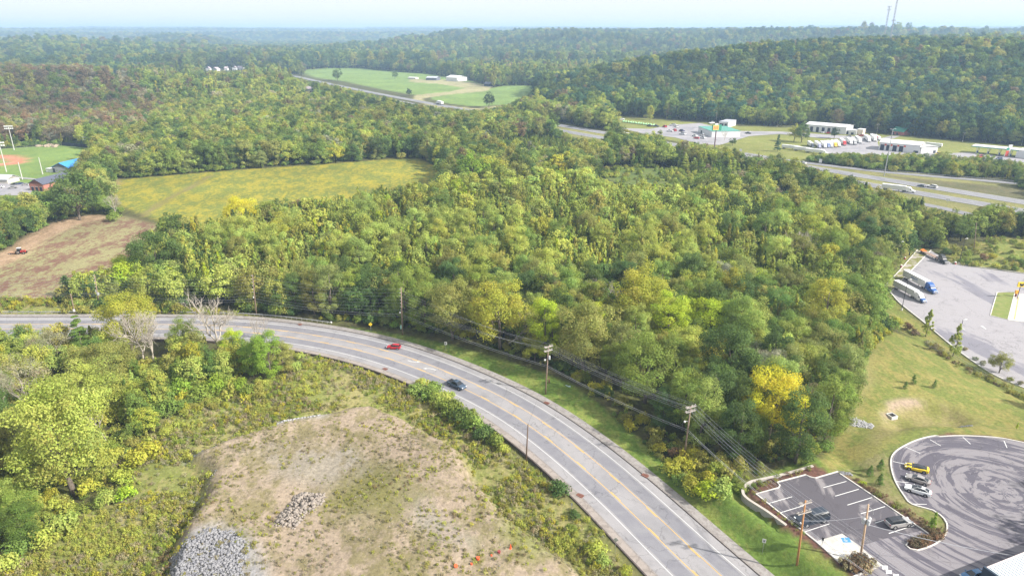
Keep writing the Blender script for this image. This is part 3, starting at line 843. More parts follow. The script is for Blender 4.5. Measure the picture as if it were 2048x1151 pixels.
# tree stands: polygon (world), kinds, colours, size range, spacing factor
def stand(pts, z, kinds, cols, lo, hi, sp=1.0):
    return (PG(pts, z) if z is not None else np.array(pts, float), kinds, cols, lo, hi, sp)
STANDS = [
    # young pines and saplings beyond the field (dense and low)
    stand([(940, 285), (1060, 268), (1110, 270), (1200, 300), (1170, 320), (1080, 325), (1000, 315)], 4, [('slim', 5), ('pine', 3)], [('mid', 4), ('light', 3), ('pine', 3)], 0.30, 0.45, 0.42),
    stand([(1180, 345), (1260, 322), (1400, 330), (1520, 360), (1500, 390), (1400, 372), (1300, 372), (1230, 372)], 3, [('bush', 6), ('pine', 2)], [('mid', 4), ('light', 2), ('pine', 3)], 0.6, 1.2, 0.5),
    # roadside edge: tall rounded trees
    stand([(560, 560), (700, 540), (900, 560), (1100, 600), (1300, 640), (1500, 700), (1560, 800), (1640, 900), (1500, 960), (1400, 960), (1200, 800), (1050, 730), (850, 670), (640, 630)], 8,
          [('oak', 5), ('tall', 4), ('wisp', 0.6)], [('olive', 4), ('mid', 4), ('dark', 3), ('light', 1.5), ('gold', 0.6), ('lime', .4)], 0.55, 1.0, 1.15),
    # belt of pale pine and scrub east of it
    stand([(1500, 560), (1650, 540), (1760, 560), (1790, 620), (1700, 700), (1660, 800), (1560, 740), (1480, 640)], 6, [('pine', 4), ('slim', 3), ('oak', 1.5), ('wisp', 0.3)],
          [('mid', 4), ('olive', 3), ('pine', 3), ('light', 2)], 0.5, 0.9, 0.8),
    # pale young wood in the middle
    stand([(420, 440), (560, 430), (700, 400), (900, 375), (1150, 350), (1300, 372), (1500, 400), (1700, 450), (1760, 500), (1650, 540), (1400, 560), (1100, 540), (900, 540), (600, 540), (380, 560), (330, 500)], 9,
          [('slim', 14), ('tall', 1.0), ('oak', 0.4), ('wisp', 0.5)], [('light', 9), ('lime', 0.5), ('mid', 2.6), ('olive', 1.6), ('dark', 0.35), ('gold', 0.7)], 0.6, 1.15, 0.84),
    # north of the road, left
    stand([(100, 560), (330, 500), (560, 520), (640, 560), (640, 640), (400, 620), (100, 610)], 6, [('slim', 3), ('oak', 2.5), ('wisp', 0.5), ('pine', 1)],
          [('mid', 4), ('light', 3), ('lime', 1), ('dark', 2), ('olive', 2), ('gold', 0.5)], 0.5, 0.85, 0.8),
    # left of the road in the foreground
    stand([(-200, 650), (200, 650), (560, 680), (600, 760), (330, 820), (240, 900), (150, 1030), (-200, 1150)], 4, [('oak', 2), ('slim', 3), ('tall', 1), ('pine', 2.2), ('wisp', 0.8)],
          [('light', 4), ('olive', 3), ('mid', 3), ('pine', 1.5), ('gold', 0.6)], 0.32, 0.62, 1.0),
    # far brown hillside left
    stand([(-300, 130), (0, 140), (250, 145), (330, 200), (250, 240), (120, 240), (0, 240), (-300, 250)], 20, [('oak', 5), ('tall', 2), ('wisp', 0.6)],
          [('brown', 4), ('olive', 2), ('russet', 1.4), ('dark', 2.5), ('grey', 1.2), ('mid', 1)], 0.75, 1.1, 1.0),
    # scrubby bank behind the ball field
    stand([(-200, 235), (0, 238), (130, 245), (170, 285), (60, 290), (-200, 300)], 4, [('bush', 4), ('slim', 2), ('pine', 1)], [('mid', 3), ('dark', 3), ('russet', 1), ('gold', 0.8), ('olive', 2)], 0.4, 0.9, 1.2),
    # dark tree line between park and ploughed field
    stand([(-150, 380), (100, 370), (150, 340), (220, 330), (215, 400), (130, 440), (0, 500), (-150, 540)], 6, [('oak', 6), ('tall', 1)], [('dark', 4), ('mid', 3), ('olive', 3)], 0.7, 1.0, 1.0),
    # motorway hedge
    stand([(1500, 290), (1640, 295), (1760, 310), (2100, 330), (2100, 370), (2000, 362), (1760, 338), (1560, 318)], 4, [('slim', 3), ('oak', 2), ('bush', 1)],
          [('mid', 4), ('dark', 3), ('olive', 3), ('light', 1.5), ('gold', 0.8)], 0.36, 0.6, 0.8),
    stand([(1560, 400), (1700, 395), (1960, 430), (2100, 440), (2100, 540), (1960, 500), (1840, 480), (1700, 460), (1560, 430)], 4, [('bush', 3), ('slim', 3), ('oak', 2), ('pine', 1)],
          [('mid', 4), ('dark', 4), ('olive', 2.5), ('light', 1)], 0.5, 0.8, 0.85),
]
DEF_MID = ([('oak', 6), ('tall', 3), ('slim', 1)], [('mid', 4), ('dark', 4), ('olive', 3), ('light', 2), ('gold', 0.35), ('brown', 0.5), ('grey', 0.3)], 0.72, 1.08, 1.0)
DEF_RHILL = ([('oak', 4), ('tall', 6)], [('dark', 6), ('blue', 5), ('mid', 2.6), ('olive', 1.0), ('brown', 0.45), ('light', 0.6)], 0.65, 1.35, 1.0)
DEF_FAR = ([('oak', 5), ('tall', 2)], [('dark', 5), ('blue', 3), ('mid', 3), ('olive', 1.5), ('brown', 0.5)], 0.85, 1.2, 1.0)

OPEN = [(p, 1.0) for p in (P_FIELD, P_PLOUGH, P_PARK, P_CROP1, P_CROP2, P_FARM, P_STRIPG, LOT, P_GRASSR, P_ROADGRASS, P_VERGE, P_WEEDS_N, MOUND, P_MEADOW, P_STOPG, STOP, P_MEDIAN, P_BANK, P_PINKF, STRIP, P_TRACK, P_CLEAR)]
OPENLINES = [(PG([(650, 650), (805, 669), (1091, 787), (1367, 922), (1480, 985)]), 5.5), (ROADC[::3], 15.0), (INT_N[::2], 14), (INT_S[::2], 12), (RAMP_S, 7), (RAMP_N, 9), (RAMP_NW, 9)]

def scatter():
    pts = []
    bands = [(60, 300, 4.6), (300, 600, 5.6), (600, 1000, 7.2), (1000, 1700, 9.5), (1700, 2800, 13), (2800, 4600, 19), (4600, 11500, 34)]
    for r0, r1, sp in bands:
        n = int(r1 / sp) + 2
        xs = np.arange(-0.92 * r1 - 60, 0.92 * r1 + 60, sp); ys = np.arange(50, r1, sp)
        X, Y = np.meshgrid(xs, ys)
        X = X + (np.arange(len(ys)) % 2)[:, None] * sp * 0.5
        X = (X + RNG.uniform(-0.42, 0.42, X.shape) * sp).ravel(); Y = (Y + RNG.uniform(-0.42, 0.42, Y.shape) * sp).ravel()
        r = np.hypot(X, Y)
        m = (r >= r0) & (r < r1) & (np.abs(X) < 0.86 * Y + 55) & (Y > 60)
        pts.append(np.stack([X[m], Y[m], np.full(m.sum(), sp)], 1))
    return np.vstack(pts)
S = scatter()
P2 = S[:, :2]
keep = np.ones(len(S), bool)
for poly, f in OPEN:
    lo = poly.min(0) - 5; hi = poly.max(0) + 5
    m = keep & (P2[:, 0] > lo[0]) & (P2[:, 0] < hi[0]) & (P2[:, 1] > lo[1]) & (P2[:, 1] < hi[1])
    ii = np.where(m)[0]
    if len(ii): keep[ii[sdf(P2[ii], poly) > (-5.0 if poly is P_VERGE or poly is P_ROADGRASS else -1.0)]] = False
for ln, w in OPENLINES:
    lo = ln.min(0) - 30; hi = ln.max(0) + 30
    m = keep & (P2[:, 0] > lo[0]) & (P2[:, 0] < hi[0]) & (P2[:, 1] > lo[1]) & (P2[:, 1] < hi[1])
    ii = np.where(m)[0]
    if len(ii): keep[ii[seg_dist(P2[ii], ln) < w]] = False
S = S[keep]; P2 = S[:, :2]
zone = np.full(len(S), -1)
for k, st in enumerate(STANDS):
    m = (zone < 0) & inside(P2, st[0]); zone[m] = k
rr_ = np.hypot(P2[:, 0], P2[:, 1])
hillr = inside(P2, HILL_R)
TREES = []      # x, y, z, kind, variant, scale, rot, colour, tintname
def pick(lst, u):
    tot = sum(w for _, w in lst); a = 0
    for k, w in lst:
        a += w / tot
        if u <= a: return k
    return lst[-1][0]
ZT = T(P2[:, 0], P2[:, 1])
U = RNG.random((len(S), 8))
PATCH = fbm(P2[:, 0] + 300, P2[:, 1], 45.0, 3)
for i in range(len(S)):
    k = zone[i]; sp0 = S[i, 2]
    if k >= 0: kinds, cols, lo, hi, spf = STANDS[k][1:]
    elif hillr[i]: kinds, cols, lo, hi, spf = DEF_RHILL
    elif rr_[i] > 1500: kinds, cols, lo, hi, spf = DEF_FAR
    else: kinds, cols, lo, hi, spf = DEF_MID
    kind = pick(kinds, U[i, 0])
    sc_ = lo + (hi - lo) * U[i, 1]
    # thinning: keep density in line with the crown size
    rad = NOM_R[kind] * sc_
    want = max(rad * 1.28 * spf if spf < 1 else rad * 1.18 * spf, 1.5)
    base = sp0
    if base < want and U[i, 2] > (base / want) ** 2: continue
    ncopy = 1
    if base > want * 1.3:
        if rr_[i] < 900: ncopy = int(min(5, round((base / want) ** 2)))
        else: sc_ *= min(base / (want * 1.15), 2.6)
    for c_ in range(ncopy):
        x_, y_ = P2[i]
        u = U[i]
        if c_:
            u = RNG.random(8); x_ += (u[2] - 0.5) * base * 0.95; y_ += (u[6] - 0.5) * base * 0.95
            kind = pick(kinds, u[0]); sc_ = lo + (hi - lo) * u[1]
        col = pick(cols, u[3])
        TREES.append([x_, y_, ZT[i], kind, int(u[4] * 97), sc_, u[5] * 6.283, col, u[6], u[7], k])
VIS = [np.array(q, float) for q in (
    [(250, 620), (345, 620), (335, 722), (270, 722)], [(390, 588), (475, 588), (452, 702), (422, 702)], [(500, 655), (580, 655), (580, 745), (500, 745)], [(30, 740), (240, 740), (240, 980), (30, 960)],
    [(228, 362), (330, 352), (480, 341), (640, 331), (760, 321), (830, 318), (862, 328), (887, 346), (860, 368), (770, 374), (700, 387), (640, 397), (560, 404), (530, 410), (500, 404), (455, 420), (440, 434), (380, 442), (345, 432), (290, 437), (215, 402)],
    [(200, 432), (250, 440), (330, 455), (300, 475), (290, 490), (270, 520), (200, 540), (130, 547), (100, 562), (90, 602), (-60, 604), (-60, 530), (0, 512), (70, 466), (125, 442)],
    [(-60, 297), (125, 291), (170, 291), (165, 318), (150, 325), (145, 350), (110, 360), (100, 378), (60, 388), (-60, 392)],
    [(565, 143), (600, 143), (720, 137), (760, 140), (860, 148), (940, 160), (1000, 170), (1075, 171), (1060, 190), (1020, 206), (990, 214), (960, 222), (870, 214), (820, 208), (760, 192), (700, 178), (640, 165), (590, 157)],
    [(724, 204), (772, 214), (770, 219), (724, 209)], [(1106, 245), (1222, 260), (1204, 283), (1150, 273), (1108, 252)], [(1330, 288), (1356, 291), (1352, 299), (1334, 296)],
    [(1236, 236), (1300, 236), (1480, 248), (1600, 240), (1700, 248), (1800, 256), (2060, 290), (2060, 312), (1900, 305), (1750, 308), (1620, 303), (1570, 312), (1500, 308), (1430, 292), (1400, 288), (1340, 284), (1320, 268), (1240, 262)],
    [(1598, 318), (1700, 334), (1770, 343), (2000, 361), (2003, 392), (1970, 414), (1850, 398), (1755, 380), (1700, 354), (1600, 330)], [(1848, 402), (1952, 424), (1950, 436), (1850, 414)],
    [(1725, 720), (1748, 680), (1800, 668), (1782, 610), (1766, 575), (1838, 494), (1905, 522), (2060, 543), (2060, 900), (1690, 955), (1640, 945), (1665, 905), (1700, 870), (1725, 800)],
    [(640, 646), (700, 652), (800, 668), (900, 698), (1000, 726), (1090, 760), (1130, 780), (1180, 805), (1240, 860), (1290, 898), (1340, 943), (1400, 990), (1480, 990), (1530, 958), (1640, 930), (1700, 1151), (1250, 1151), (1000, 900), (800, 745), (600, 700)],
    [(-60, 628), (212, 628), (215, 655), (140, 655), (100, 648), (-60, 645)], [(330, 626), (370, 626), (366, 640), (332, 640)], [(470, 630), (660, 645), (700, 720), (620, 700), (560, 672), (480, 655)],
    [(600, 700), (830, 750), (1200, 1100), (1250, 1151), (250, 1151), (240, 1010), (300, 985), (350, 930), (335, 875), (400, 820), (520, 800), (570, 770)], [(1185, 347), (1260, 338), (1340, 342), (1400, 356), (1395, 366), (1320, 370), (1230, 366)],
    [(402, 130), (490, 128), (490, 142), (405, 144)], [(606, 176), (630, 177), (630, 186), (606, 185)], [(352, 141), (364, 141), (364, 148), (352, 148)], [(224, 148), (242, 149), (242, 156), (224, 155)])]
def hides(x, y, z, kind, s):
    h = NOM_H[kind] * s; r = NOM_R[kind] * s * 0.7
    P = []
    for (dx, f) in ((0, 0.97), (-r, 0.62), (r, 0.62), (0, 0.75), (0, 0.55), (0, 0.35)):
        a, b, _ = project(x + dx, y, z + h * f); P.append((a, b))
    P = np.array(P); lo = P.min(0); hi = P.max(0)
    for q in VIS:
        if hi[0] < q[:, 0].min() or lo[0] > q[:, 0].max() or hi[1] < q[:, 1].min() or lo[1] > q[:, 1].max(): continue
        if inside(P, q).any(): return True
    return False
def project(x, y, z):
    vy, vz = y, z - H
    d = vy * math.cos(PITCH) - vz * math.sin(PITCH); u = vy * math.sin(PITCH) + vz * math.cos(PITCH)
    return 1024 + FPX * x / d, 575.5 - FPX * u / d, d
_T = []
for t in TREES:
    if math.hypot(t[0], t[1]) > 2400: _T.append(t); continue
    for q in (1.0, 0.75, 0.5, 0.3):
        if not hides(t[0], t[1], t[2], t[3], t[5] * q):
            t[5] *= q
            if q > 0.6 or t[3] != 'oak' or True: _T.append(t)
            break
TREES = _T
print('trees', len(TREES))
# ------------------------------------------------------------------ planting
def tint_of(col, u, v):
    c = np.array(PAL[col]) * (0.80 + 0.42 * u)
    return np.array([c[0] * (0.90 + 0.22 * v), c[1], c[2] * (0.9 + 0.3 * (1 - v))])

def joined_proto(kind, v):
    cme, tme = PROTO[kind][v]
    bm = bmesh.new(); bm.from_mesh(cme)
    nf = len(bm.faces)
    if tme:
        bm.from_mesh(tme)
        bm.faces.ensure_lookup_table()
        for f in bm.faces[nf:]: f.material_index = 1
    me = bpy.data.meshes.new('tree_' + kind); bm.to_mesh(me); bm.free()
    me.materials.clear()
    me.materials.append(LEAF); me.materials.append(PALEBARK if kind == 'wisp' else BARK)
    return me

pcol = bpy.data.collections.new('tree_kinds')
PIDX = {}
_n = 0
for kind in PROTO:
    for v in range(len(PROTO[kind])):
        o = bpy.data.objects.new('%03d_tree' % _n, joined_proto(kind, v)); pcol.objects.link(o)
        PIDX[(kind, v)] = _n; _n += 1

def gn_scatter(name, pts, protos, scales, rots, tints):
    """one object that instances plants on its points"""
    me = bpy.data.meshes.new(name)
    me.vertices.add(len(pts)); me.vertices.foreach_set('co', np.asarray(pts, np.float32).ravel())
    for nm, ty, arr, key in (('proto', 'INT', protos, 'value'), ('size', 'FLOAT_VECTOR', scales, 'vector'), ('turn', 'FLOAT_VECTOR', rots, 'vector'), ('tint', 'FLOAT_VECTOR', tints, 'vector')):
        a = me.attributes.new(nm, ty, 'POINT')
        a.data.foreach_set(key, np.asarray(arr, np.int32 if ty == 'INT' else np.float32).ravel())
    me.update()
    o = bpy.data.objects.new(name, me); COL.objects.link(o)
    ng = bpy.data.node_groups.new(name, 'GeometryNodeTree')
    ng.interface.new_socket('Geometry', in_out='INPUT', socket_type='NodeSocketGeometry')
    ng.interface.new_socket('Geometry', in_out='OUTPUT', socket_type='NodeSocketGeometry')
    L = ng.links.new
    gi = ng.nodes.new('NodeGroupInput'); go = ng.nodes.new('NodeGroupOutput')
    ip = ng.nodes.new('GeometryNodeInstanceOnPoints'); ci = ng.nodes.new('GeometryNodeCollectionInfo')
    ci.inputs['Collection'].default_value = pcol; ci.inputs['Separate Children'].default_value = True; ci.inputs['Reset Children'].default_value = True
    def na(nm, ty):
        n = ng.nodes.new('GeometryNodeInputNamedAttribute'); n.data_type = ty; n.inputs['Name'].default_value = nm; return n.outputs['Attribute']
    ip.inputs['Pick Instance'].default_value = True
    L(gi.outputs[0], ip.inputs['Points']); L(ci.outputs[0], ip.inputs['Instance'])
    L(na('proto', 'INT'), ip.inputs['Instance Index'])
    er = ng.nodes.new('FunctionNodeEulerToRotation'); L(na('turn', 'FLOAT_VECTOR'), er.inputs[0]); L(er.outputs[0], ip.inputs['Rotation'])
    L(na('size', 'FLOAT_VECTOR'), ip.inputs['Scale'])
    L(ip.outputs[0], go.inputs[0])
    md = o.modifiers.new('scatter', 'NODES'); md.node_group = ng
    return o

def project(x, y, z):
    v = np.array([x, y, z - H])
    f = np.array([0, math.cos(PITCH), -math.sin(PITCH)]); u = np.array([0, math.sin(PITCH), math.cos(PITCH)])
    d = v @ f
    return 1024 + FPX * v[0] / d, 575.5 - FPX * (v @ u) / d, d

COLWORD = dict(light='pale green', mid='mid green', dark='dark green', deep='very dark green', olive='olive green', yellow='bright yellow', lime='lime green', brown='brownish',
               russet='russet', grey='grey-green', orange='orange-tinged', blue='blue-green', pine='deep green', gold='yellow-green', bright='fresh green')
SHAPEWORD = dict(oak='round-crowned tree', tall='tall ragged tree', slim='slim young tree', pine='pointed conifer', bush='bush', wisp='thin half-bare tree')
MARKS = [((189, 580), 'the grey box pole'), ((509, 590), 'the pole above the guardrail'), ((800, 620), 'the insulator pole'),
         ((1094, 740), 'the verge crossarm pole'), ((1373, 870), 'the pole near the retaining wall'), ((788, 692), 'the red car'),
         ((1820, 575), 'the two white box trucks'), ((1875, 515), 'the black flatbed lorry'), ((1550, 750), 'the biggest yellow tree'), ((1090, 630), 'the narrow lime tree'),
         ((490, 410), 'the golden field tree'), ((330, 440), 'the field corner bush'), ((540, 700), 'the guardrail end'), ((1640, 930), 'the retaining wall end'),
         ((1800, 760), 'the three small cedars'), ((1840, 950), 'the yellow sports car'), ((120, 850), 'the largest bottom-left oak'), ((430, 640), 'the dead tree by the road'),
         ((290, 660), 'the twin dead trees'), ((885, 800), 'the hedge by the road'), ((1720, 840), 'the pale riprap patch'), ((1410, 610), 'the lime-crowned tree'), ((1280, 590), 'the tan-crowned tree'),
         ((1000, 610), 'the white fallen limb'), ((330, 490), 'the big dark oak'), ((700, 400), 'the yellow field edge'), ((150, 380), 'the park oaks'),
         ((1500, 500), 'the yellow wood bush'), ((1950, 470), 'the bank pole'), ((960, 340), 'the field corner tree'), ((40, 960), 'the left picture edge')]
used_labels = {}
def auto_label(px, py, kind, col):
    d = [(math.hypot(px - m[0][0], (py - m[0][1]) * 1.3), m) for m in MARKS]
    d.sort(key=lambda t: t[0])
    dist, ((mx, my), nm) = d[0]
    dx, dy = px - mx, py - my
    if abs(dx) > 1.6 * abs(dy): w = 'right of' if dx > 0 else 'left of'
    elif abs(dy) > 1.6 * abs(dx): w = 'below' if dy > 0 else 'above'
    else: w = ('below-' if dy > 0 else 'above-') + ('right of' if dx > 0 else 'left of')
    pre = 'just' if dist < 60 else ('' if dist < 130 else 'well')
    return ' '.join(('%s %s %s %s %s' % (COLWORD[col], SHAPEWORD[kind], pre, w, nm)).split())

MESHN = {}
def plant(x, y, z, kind, var, s, rot, col, u=0.5, v=0.5, label=None, group=None, cat='tree', name=None, squash=1.0, lean=(0, 0), tint=None):
    src = FINE if (kind in FINE and math.hypot(x, y) < 330) else PROTO
    cme, tme = src[kind][var % len(src[kind])]
    nm = name or {'pine': 'conifer_tree', 'bush': 'bush', 'wisp': 'sparse_tree'}.get(kind, 'broadleaf_tree')
    e = empty(nm, (x, y, z), rot)
    e.rotation_euler = (lean[0], lean[1], rot)
    e.scale = (s, s, s * squash)
    c = bpy.data.objects.new('crown', cme); COL.objects.link(c); c.parent = e
    t_ = tint if tint is not None else tint_of(col, u, v)
    c['tint'] = [float(q) for q in t_]
    t = bpy.data.objects.new('trunk', tme); COL.objects.link(t); t.parent = e
    if label is None:
        px, py, _ = project(x, y, z + NOM_H[kind] * s * 0.75)
        label = auto_label(px, py, kind, col)
    tag(e, label, cat, group)
    used_labels.setdefault(label, []).append(e)
    return e

# hero trees: base pixel, height in pixels, kind, variant, colour, squash, label
HERO = [
    (268, 705, 118, 'oak', 0, 'gold', 1.0, 'big yellow-green tree rising across the road at left, behind the twin dead trees'),
    (372, 700, 62, 'oak', 1, 'mid', 0.9, 'grey-green tree between the twin dead trees and the single dead tree'),
    (470, 720, 60, 'tall', 2, 'lime', 0.75, 'pale lime tree just right of the single dead tree'),
    (540, 758, 92, 'tall', 1, 'bright', 0.9, 'bright green tree at the south kerb, below the guardrail end'),
    (508, 752, 66, 'tall', 2, 'bright', 0.8, 'shorter fresh green tree left of the bright green roadside tree'),
    (568, 745, 62, 'tall', 3, 'olive', 0.7, 'small olive tree right of the bright green roadside tree'),
    (170, 722, 90, 'pine', 0, 'pine', 1.0, 'green pine standing in front of the road at far left'),
    (110, 735, 80, 'wisp', 0, 'grey', 0.8, 'pale thin tree left of the roadside pine'),
    (228, 770, 90, 'oak', 3, 'olive', 0.8, 'olive tree in front of the big yellow-green roadside tree'),
    (150, 990, 235, 'oak', 4, 'light', 1.05, 'largest yellow-green oak, standing at bottom left by the weedy slope'),
    (45, 930, 110, 'oak', 2, 'olive', 1.0, 'pale green oak behind the left side of the largest yellow-green oak'),
    (60, 830, 120, 'wisp', 1, 'grey', 0.9, 'thin half-bare tree at the left edge above the largest oak'),
    (190, 850, 125, 'oak', 1, 'light', 0.9, 'light olive oak behind the largest yellow-green oak'),
    (300, 855, 52, 'pine', 1, 'pine', 0.75, 'low spreading green pine right of the largest oak'),
    (20, 900, 110, 'tall', 1, 'dark', 0.8, 'dark green tree at the left picture edge beside the largest oak'),
    (1090, 722, 122, 'tall', 0, 'lime', 1.15, 'narrow bright lime tree at the edge of the verge, above the double-crossarm pole'),
    (1070, 722, 50, 'oak', 1, 'gold', 0.8, 'low yellow-green tree at the foot of the narrow lime tree'),
    (1165, 748, 142, 'oak', 0, 'olive', 1.0, 'big olive round tree right of the narrow lime tree'),
    (1000, 697, 128, 'oak', 2, 'gold', 0.9, 'golden-olive tree with a white dead limb above the verge'),
    (905, 678, 115, 'oak', 3, 'olive', 0.95, 'olive round tree right of the tall insulator pole'),
    (850, 660, 90, 'tall', 0, 'mid', 0.8, 'mid green tree just right of the tall insulator pole'),
    (1280, 672, 132, 'oak', 2, 'gold', 1.0, 'tan and yellow-green tall tree in the middle of the roadside wood'),
    (1335, 705, 112, 'tall', 1, 'lime', 0.85, 'lime green tree right behind the tan tall tree'),
    (1290, 805, 140, 'oak', 1, 'mid', 1.0, 'mid green round tree overhanging the lawn above the road shoulder'),
    (1415, 700, 105, 'oak', 3, 'lime', 0.9, 'bright lime-crowned round tree in the middle of the right-hand wood'),
    (1450, 792, 142, 'oak', 0, 'dark', 1.0, 'large dark blue-green oak below the lime-crowned tree'),
    (1365, 862, 120, 'tall', 3, 'mid', 0.9, 'mid green tree directly behind the second double-crossarm pole'),
    (1535, 882, 150, 'oak', 2, 'yellow', 1.0, 'biggest bright yellow tree beside the mown lawn'),
    (1590, 926, 148, 'tall', 0, 'dark', 0.95, 'dark green tree in front of the biggest bright yellow tree'),
    (1648, 885, 128, 'tall', 2, 'mid', 0.9, 'green tree at the wood edge right of the dark green tree'),
    (1640, 690, 130, 'tall', 3, 'gold', 1.0, 'tall yellow-green tree near the truck lot'),
    (1640, 700, 55, 'oak', 0, 'yellow', 0.8, 'small bright yellow tree below the tall yellow-green one near the truck lot'),
    (1510, 600, 60, 'oak', 4, 'lime', 0.9, 'yellow-lime small tree in the pale young wood right of centre'),
    (488, 468, 72, 'oak', 3, 'yellow', 0.9, 'golden yellow tree at the lower edge of the yellow field'),
    (345, 468, 40, 'oak', 2, 'dark', 0.85, 'lone round dark green tree at the corner of the yellow and ploughed fields'),
    (318, 575, 108, 'oak', 4, 'dark', 0.95, 'big dark round oak beside the ploughed field'),
    (262, 580, 68, 'oak', 0, 'lime', 0.9, 'bright lime tree below the big dark oak by the ploughed field'),
    (185, 612, 50, 'slim', 2, 'gold', 0.9, 'yellow-green young tree just left of the utility pole with the grey box'),
    (228, 442, 22, 'bush', 0, 'mid', 1.0, 'round green bush between the two fields'),
    (160, 440, 90, 'oak', 1, 'dark', 0.95, 'dark oak with bare limbs at the top of the ploughed field'),
    (945, 392, 80, 'oak', 0, 'bright', 1.0, 'bright green round tree right of the yellow field corner'),
    (978, 385, 70, 'oak', 2, 'gold', 0.9, 'golden tree joined to the bright green tree near the field corner'),
    (978, 216, 27, 'oak', 3, 'deep', 1.1, 'lone very dark tree on the near edge of the far green field'),
    (790, 158, 14, 'oak', 1, 'dark', 1.0, 'single tree standing in the middle of the far green field'),
    (675, 162, 22, 'oak', 2, 'dark', 1.0, 'dark tree at the left of the far green field by the motorway'),
    (818, 193, 14, 'oak', 0, 'deep', 1.0, 'pair of small dark trees at the bend of the farm track'),
    (1554, 303, 30, 'pine', 1, 'blue', 1.2, 'dark blue-green pine between the motorway and the mown strip'),
    (1602, 285, 34, 'oak', 4, 'dark', 1.0, 'green tree clump on the mown strip left of the white workshop'),
    (1588, 283, 30, 'oak', 0, 'gold', 1.0, 'yellow-green tree beside the clump left of the white workshop'),
    (1668, 277, 20, 'oak', 1, 'deep', 1.0, 'small dark tree in front of the white workshop'),
    (1829, 270, 30, 'tall', 1, 'gold', 1.0, 'single tall yellow-green tree right of the green-roofed house'),
    (1465, 291, 14, 'oak', 2, 'dark', 0.8, 'small dark bush-like tree on the mown strip right of the pylon sign'),
    (1300, 240, 26, 'tall', 2, 'gold', 1.0, 'yellow-green tree above the row of pale green machines'),
    (1905, 712, 62, 'slim', 2, 'light', 0.75, 'middle small tree on the fence line between lawn and truck lot'),
    (1851, 673, 52, 'slim', 0, 'light', 0.75, 'upper small tree on the fence line between lawn and truck lot'),
    (1998, 746, 40, 'oak', 1, 'olive', 0.85, 'lower rounded small tree on the fence line between lawn and truck lot'),
    (2033, 858, 14, 'slim', 3, 'lime', 0.8, 'tiny lime sapling in the lawn above the parking loop'),
    (1864, 1060, 40, 'slim', 4, 'bright', 0.8, 'small green sapling on the tip of the kerbed island'),
]
heroes = []
for (px, py, hpx, kind, var, col, sq, lab) in HERO:
    p = at(px, py)
    _, _, d = project(p.x, p.y, p.z)
    hgt = hpx * d / FPX / math.cos(PITCH) * 1.02
    s = hgt / (NOM_H[kind] * sq)
    heroes.append((p.x, p.y, NOM_R[kind] * s))
    nm = None
    plant(p.x, p.y, p.z, kind, var, s, (px * 7 % 63) / 10, col, 0.6, 0.6, lab, 'trees singled out by colour or position', 'tree', nm, sq)
# small cedars in the lawn
for (px, py, hpx, lab) in ((1810, 777, 16, 'lower-left cedar of the three on the upper lawn'), (1826, 767, 20, 'middle cedar of the three on the upper lawn'), (1868, 775, 17, 'right cedar of the three on the upper lawn'),
                           (1739, 951, 24, 'left cedar of the three beside the parking lot corner'), (1760, 940, 25, 'upper round cedar of the three beside the parking lot corner'), (1759, 969, 26, 'lower cedar of the three beside the parking lot corner')):
    p = at(px, py); _, _, d = project(p.x, p.y, p.z)
    s = hpx * d / FPX / math.cos(PITCH) / NOM_H['pine'] * 1.15
    plant(p.x, p.y, p.z, 'pine', px, s, px, 'pine', 0.7, 0.3, lab, 'small cedars planted in the lawn', 'cedar', 'cedar_shrub', 0.85)
# dead trees
def bare(px, py, hpx, k, lab, rot=0.0, lean=(0, 0), w=1.0):
    p = at(px, py); _, _, d = project(p.x, p.y, p.z)
    s = hpx * d / FPX / math.cos(PITCH) / 12.5
    o = bpy.data.objects.new('dead_tree', BARE[k]); COL.objects.link(o)
    o.location = p; o.scale = (s * w, s * w, s); o.rotation_euler = (lean[0], lean[1], rot)
    tag(o, lab, 'dead tree', 'leafless pale trees')
    heroes.append((p.x, p.y, 2.0))
bare(293, 732, 112, 0, 'left of the twin dead white trees by the road, forked low', 0.4, w=0.9)
bare(311, 731, 116, 1, 'right and straighter of the twin dead white trees by the road', 2.0, w=0.8)
bare(437, 708, 120, 2, 'single dead white tree with a wide fan of bare branches by the road', 1.0, w=1.05)
bare(515, 690, 60, 3, 'small bare sapling standing in front of the road, left of the bright green tree', 0.3, w=0.5)
bare(530, 680, 50, 0, 'thinnest bare sapling above the bright green roadside tree', 2.6, w=0.4)
bare(14, 822, 95, 3, 'bare grey tree at the left edge of the picture', 1.1, w=0.6)
bare(232, 432, 46, 1, 'pale dead tree standing between the yellow and ploughed fields', 3.0, w=0.9)
bare(150, 430, 60, 2, 'bare white limbs among the dark oaks at the top of the ploughed field', 1.0, w=0.9)
bare(1012, 690, 95, 3, 'white dead limb sprawling through the golden-olive tree above the verge', 0.2, (0.5, 0.75), w=0.9)
bare(1180, 620, 80, 1, 'grey dead crown standing in the middle of the wood', 0.9)
bare(1215, 640, 84, 2, 'pale dead branches left of the tan tall tree', 1.9)
bare(1500, 470, 46, 0, 'grey leafless tree in the pale young wood right of centre', 0.9)
bare(1597, 545, 85, 3, 'large bare grey tree left of the truck lot', 0.9, w=1.2)
bare(1795, 242, 34, 1, 'lone bare tree near the foot of the far wooded hill', 0.9, w=0.6)
bare(1449, 281, 20, 2, 'small bare tree right of the pylon sign', 1.9, w=1.0)
bare(213, 880, 90, 1, 'thick broken dead trunk right of the largest oak', 0.5, (0.0, -0.25), w=0.55)

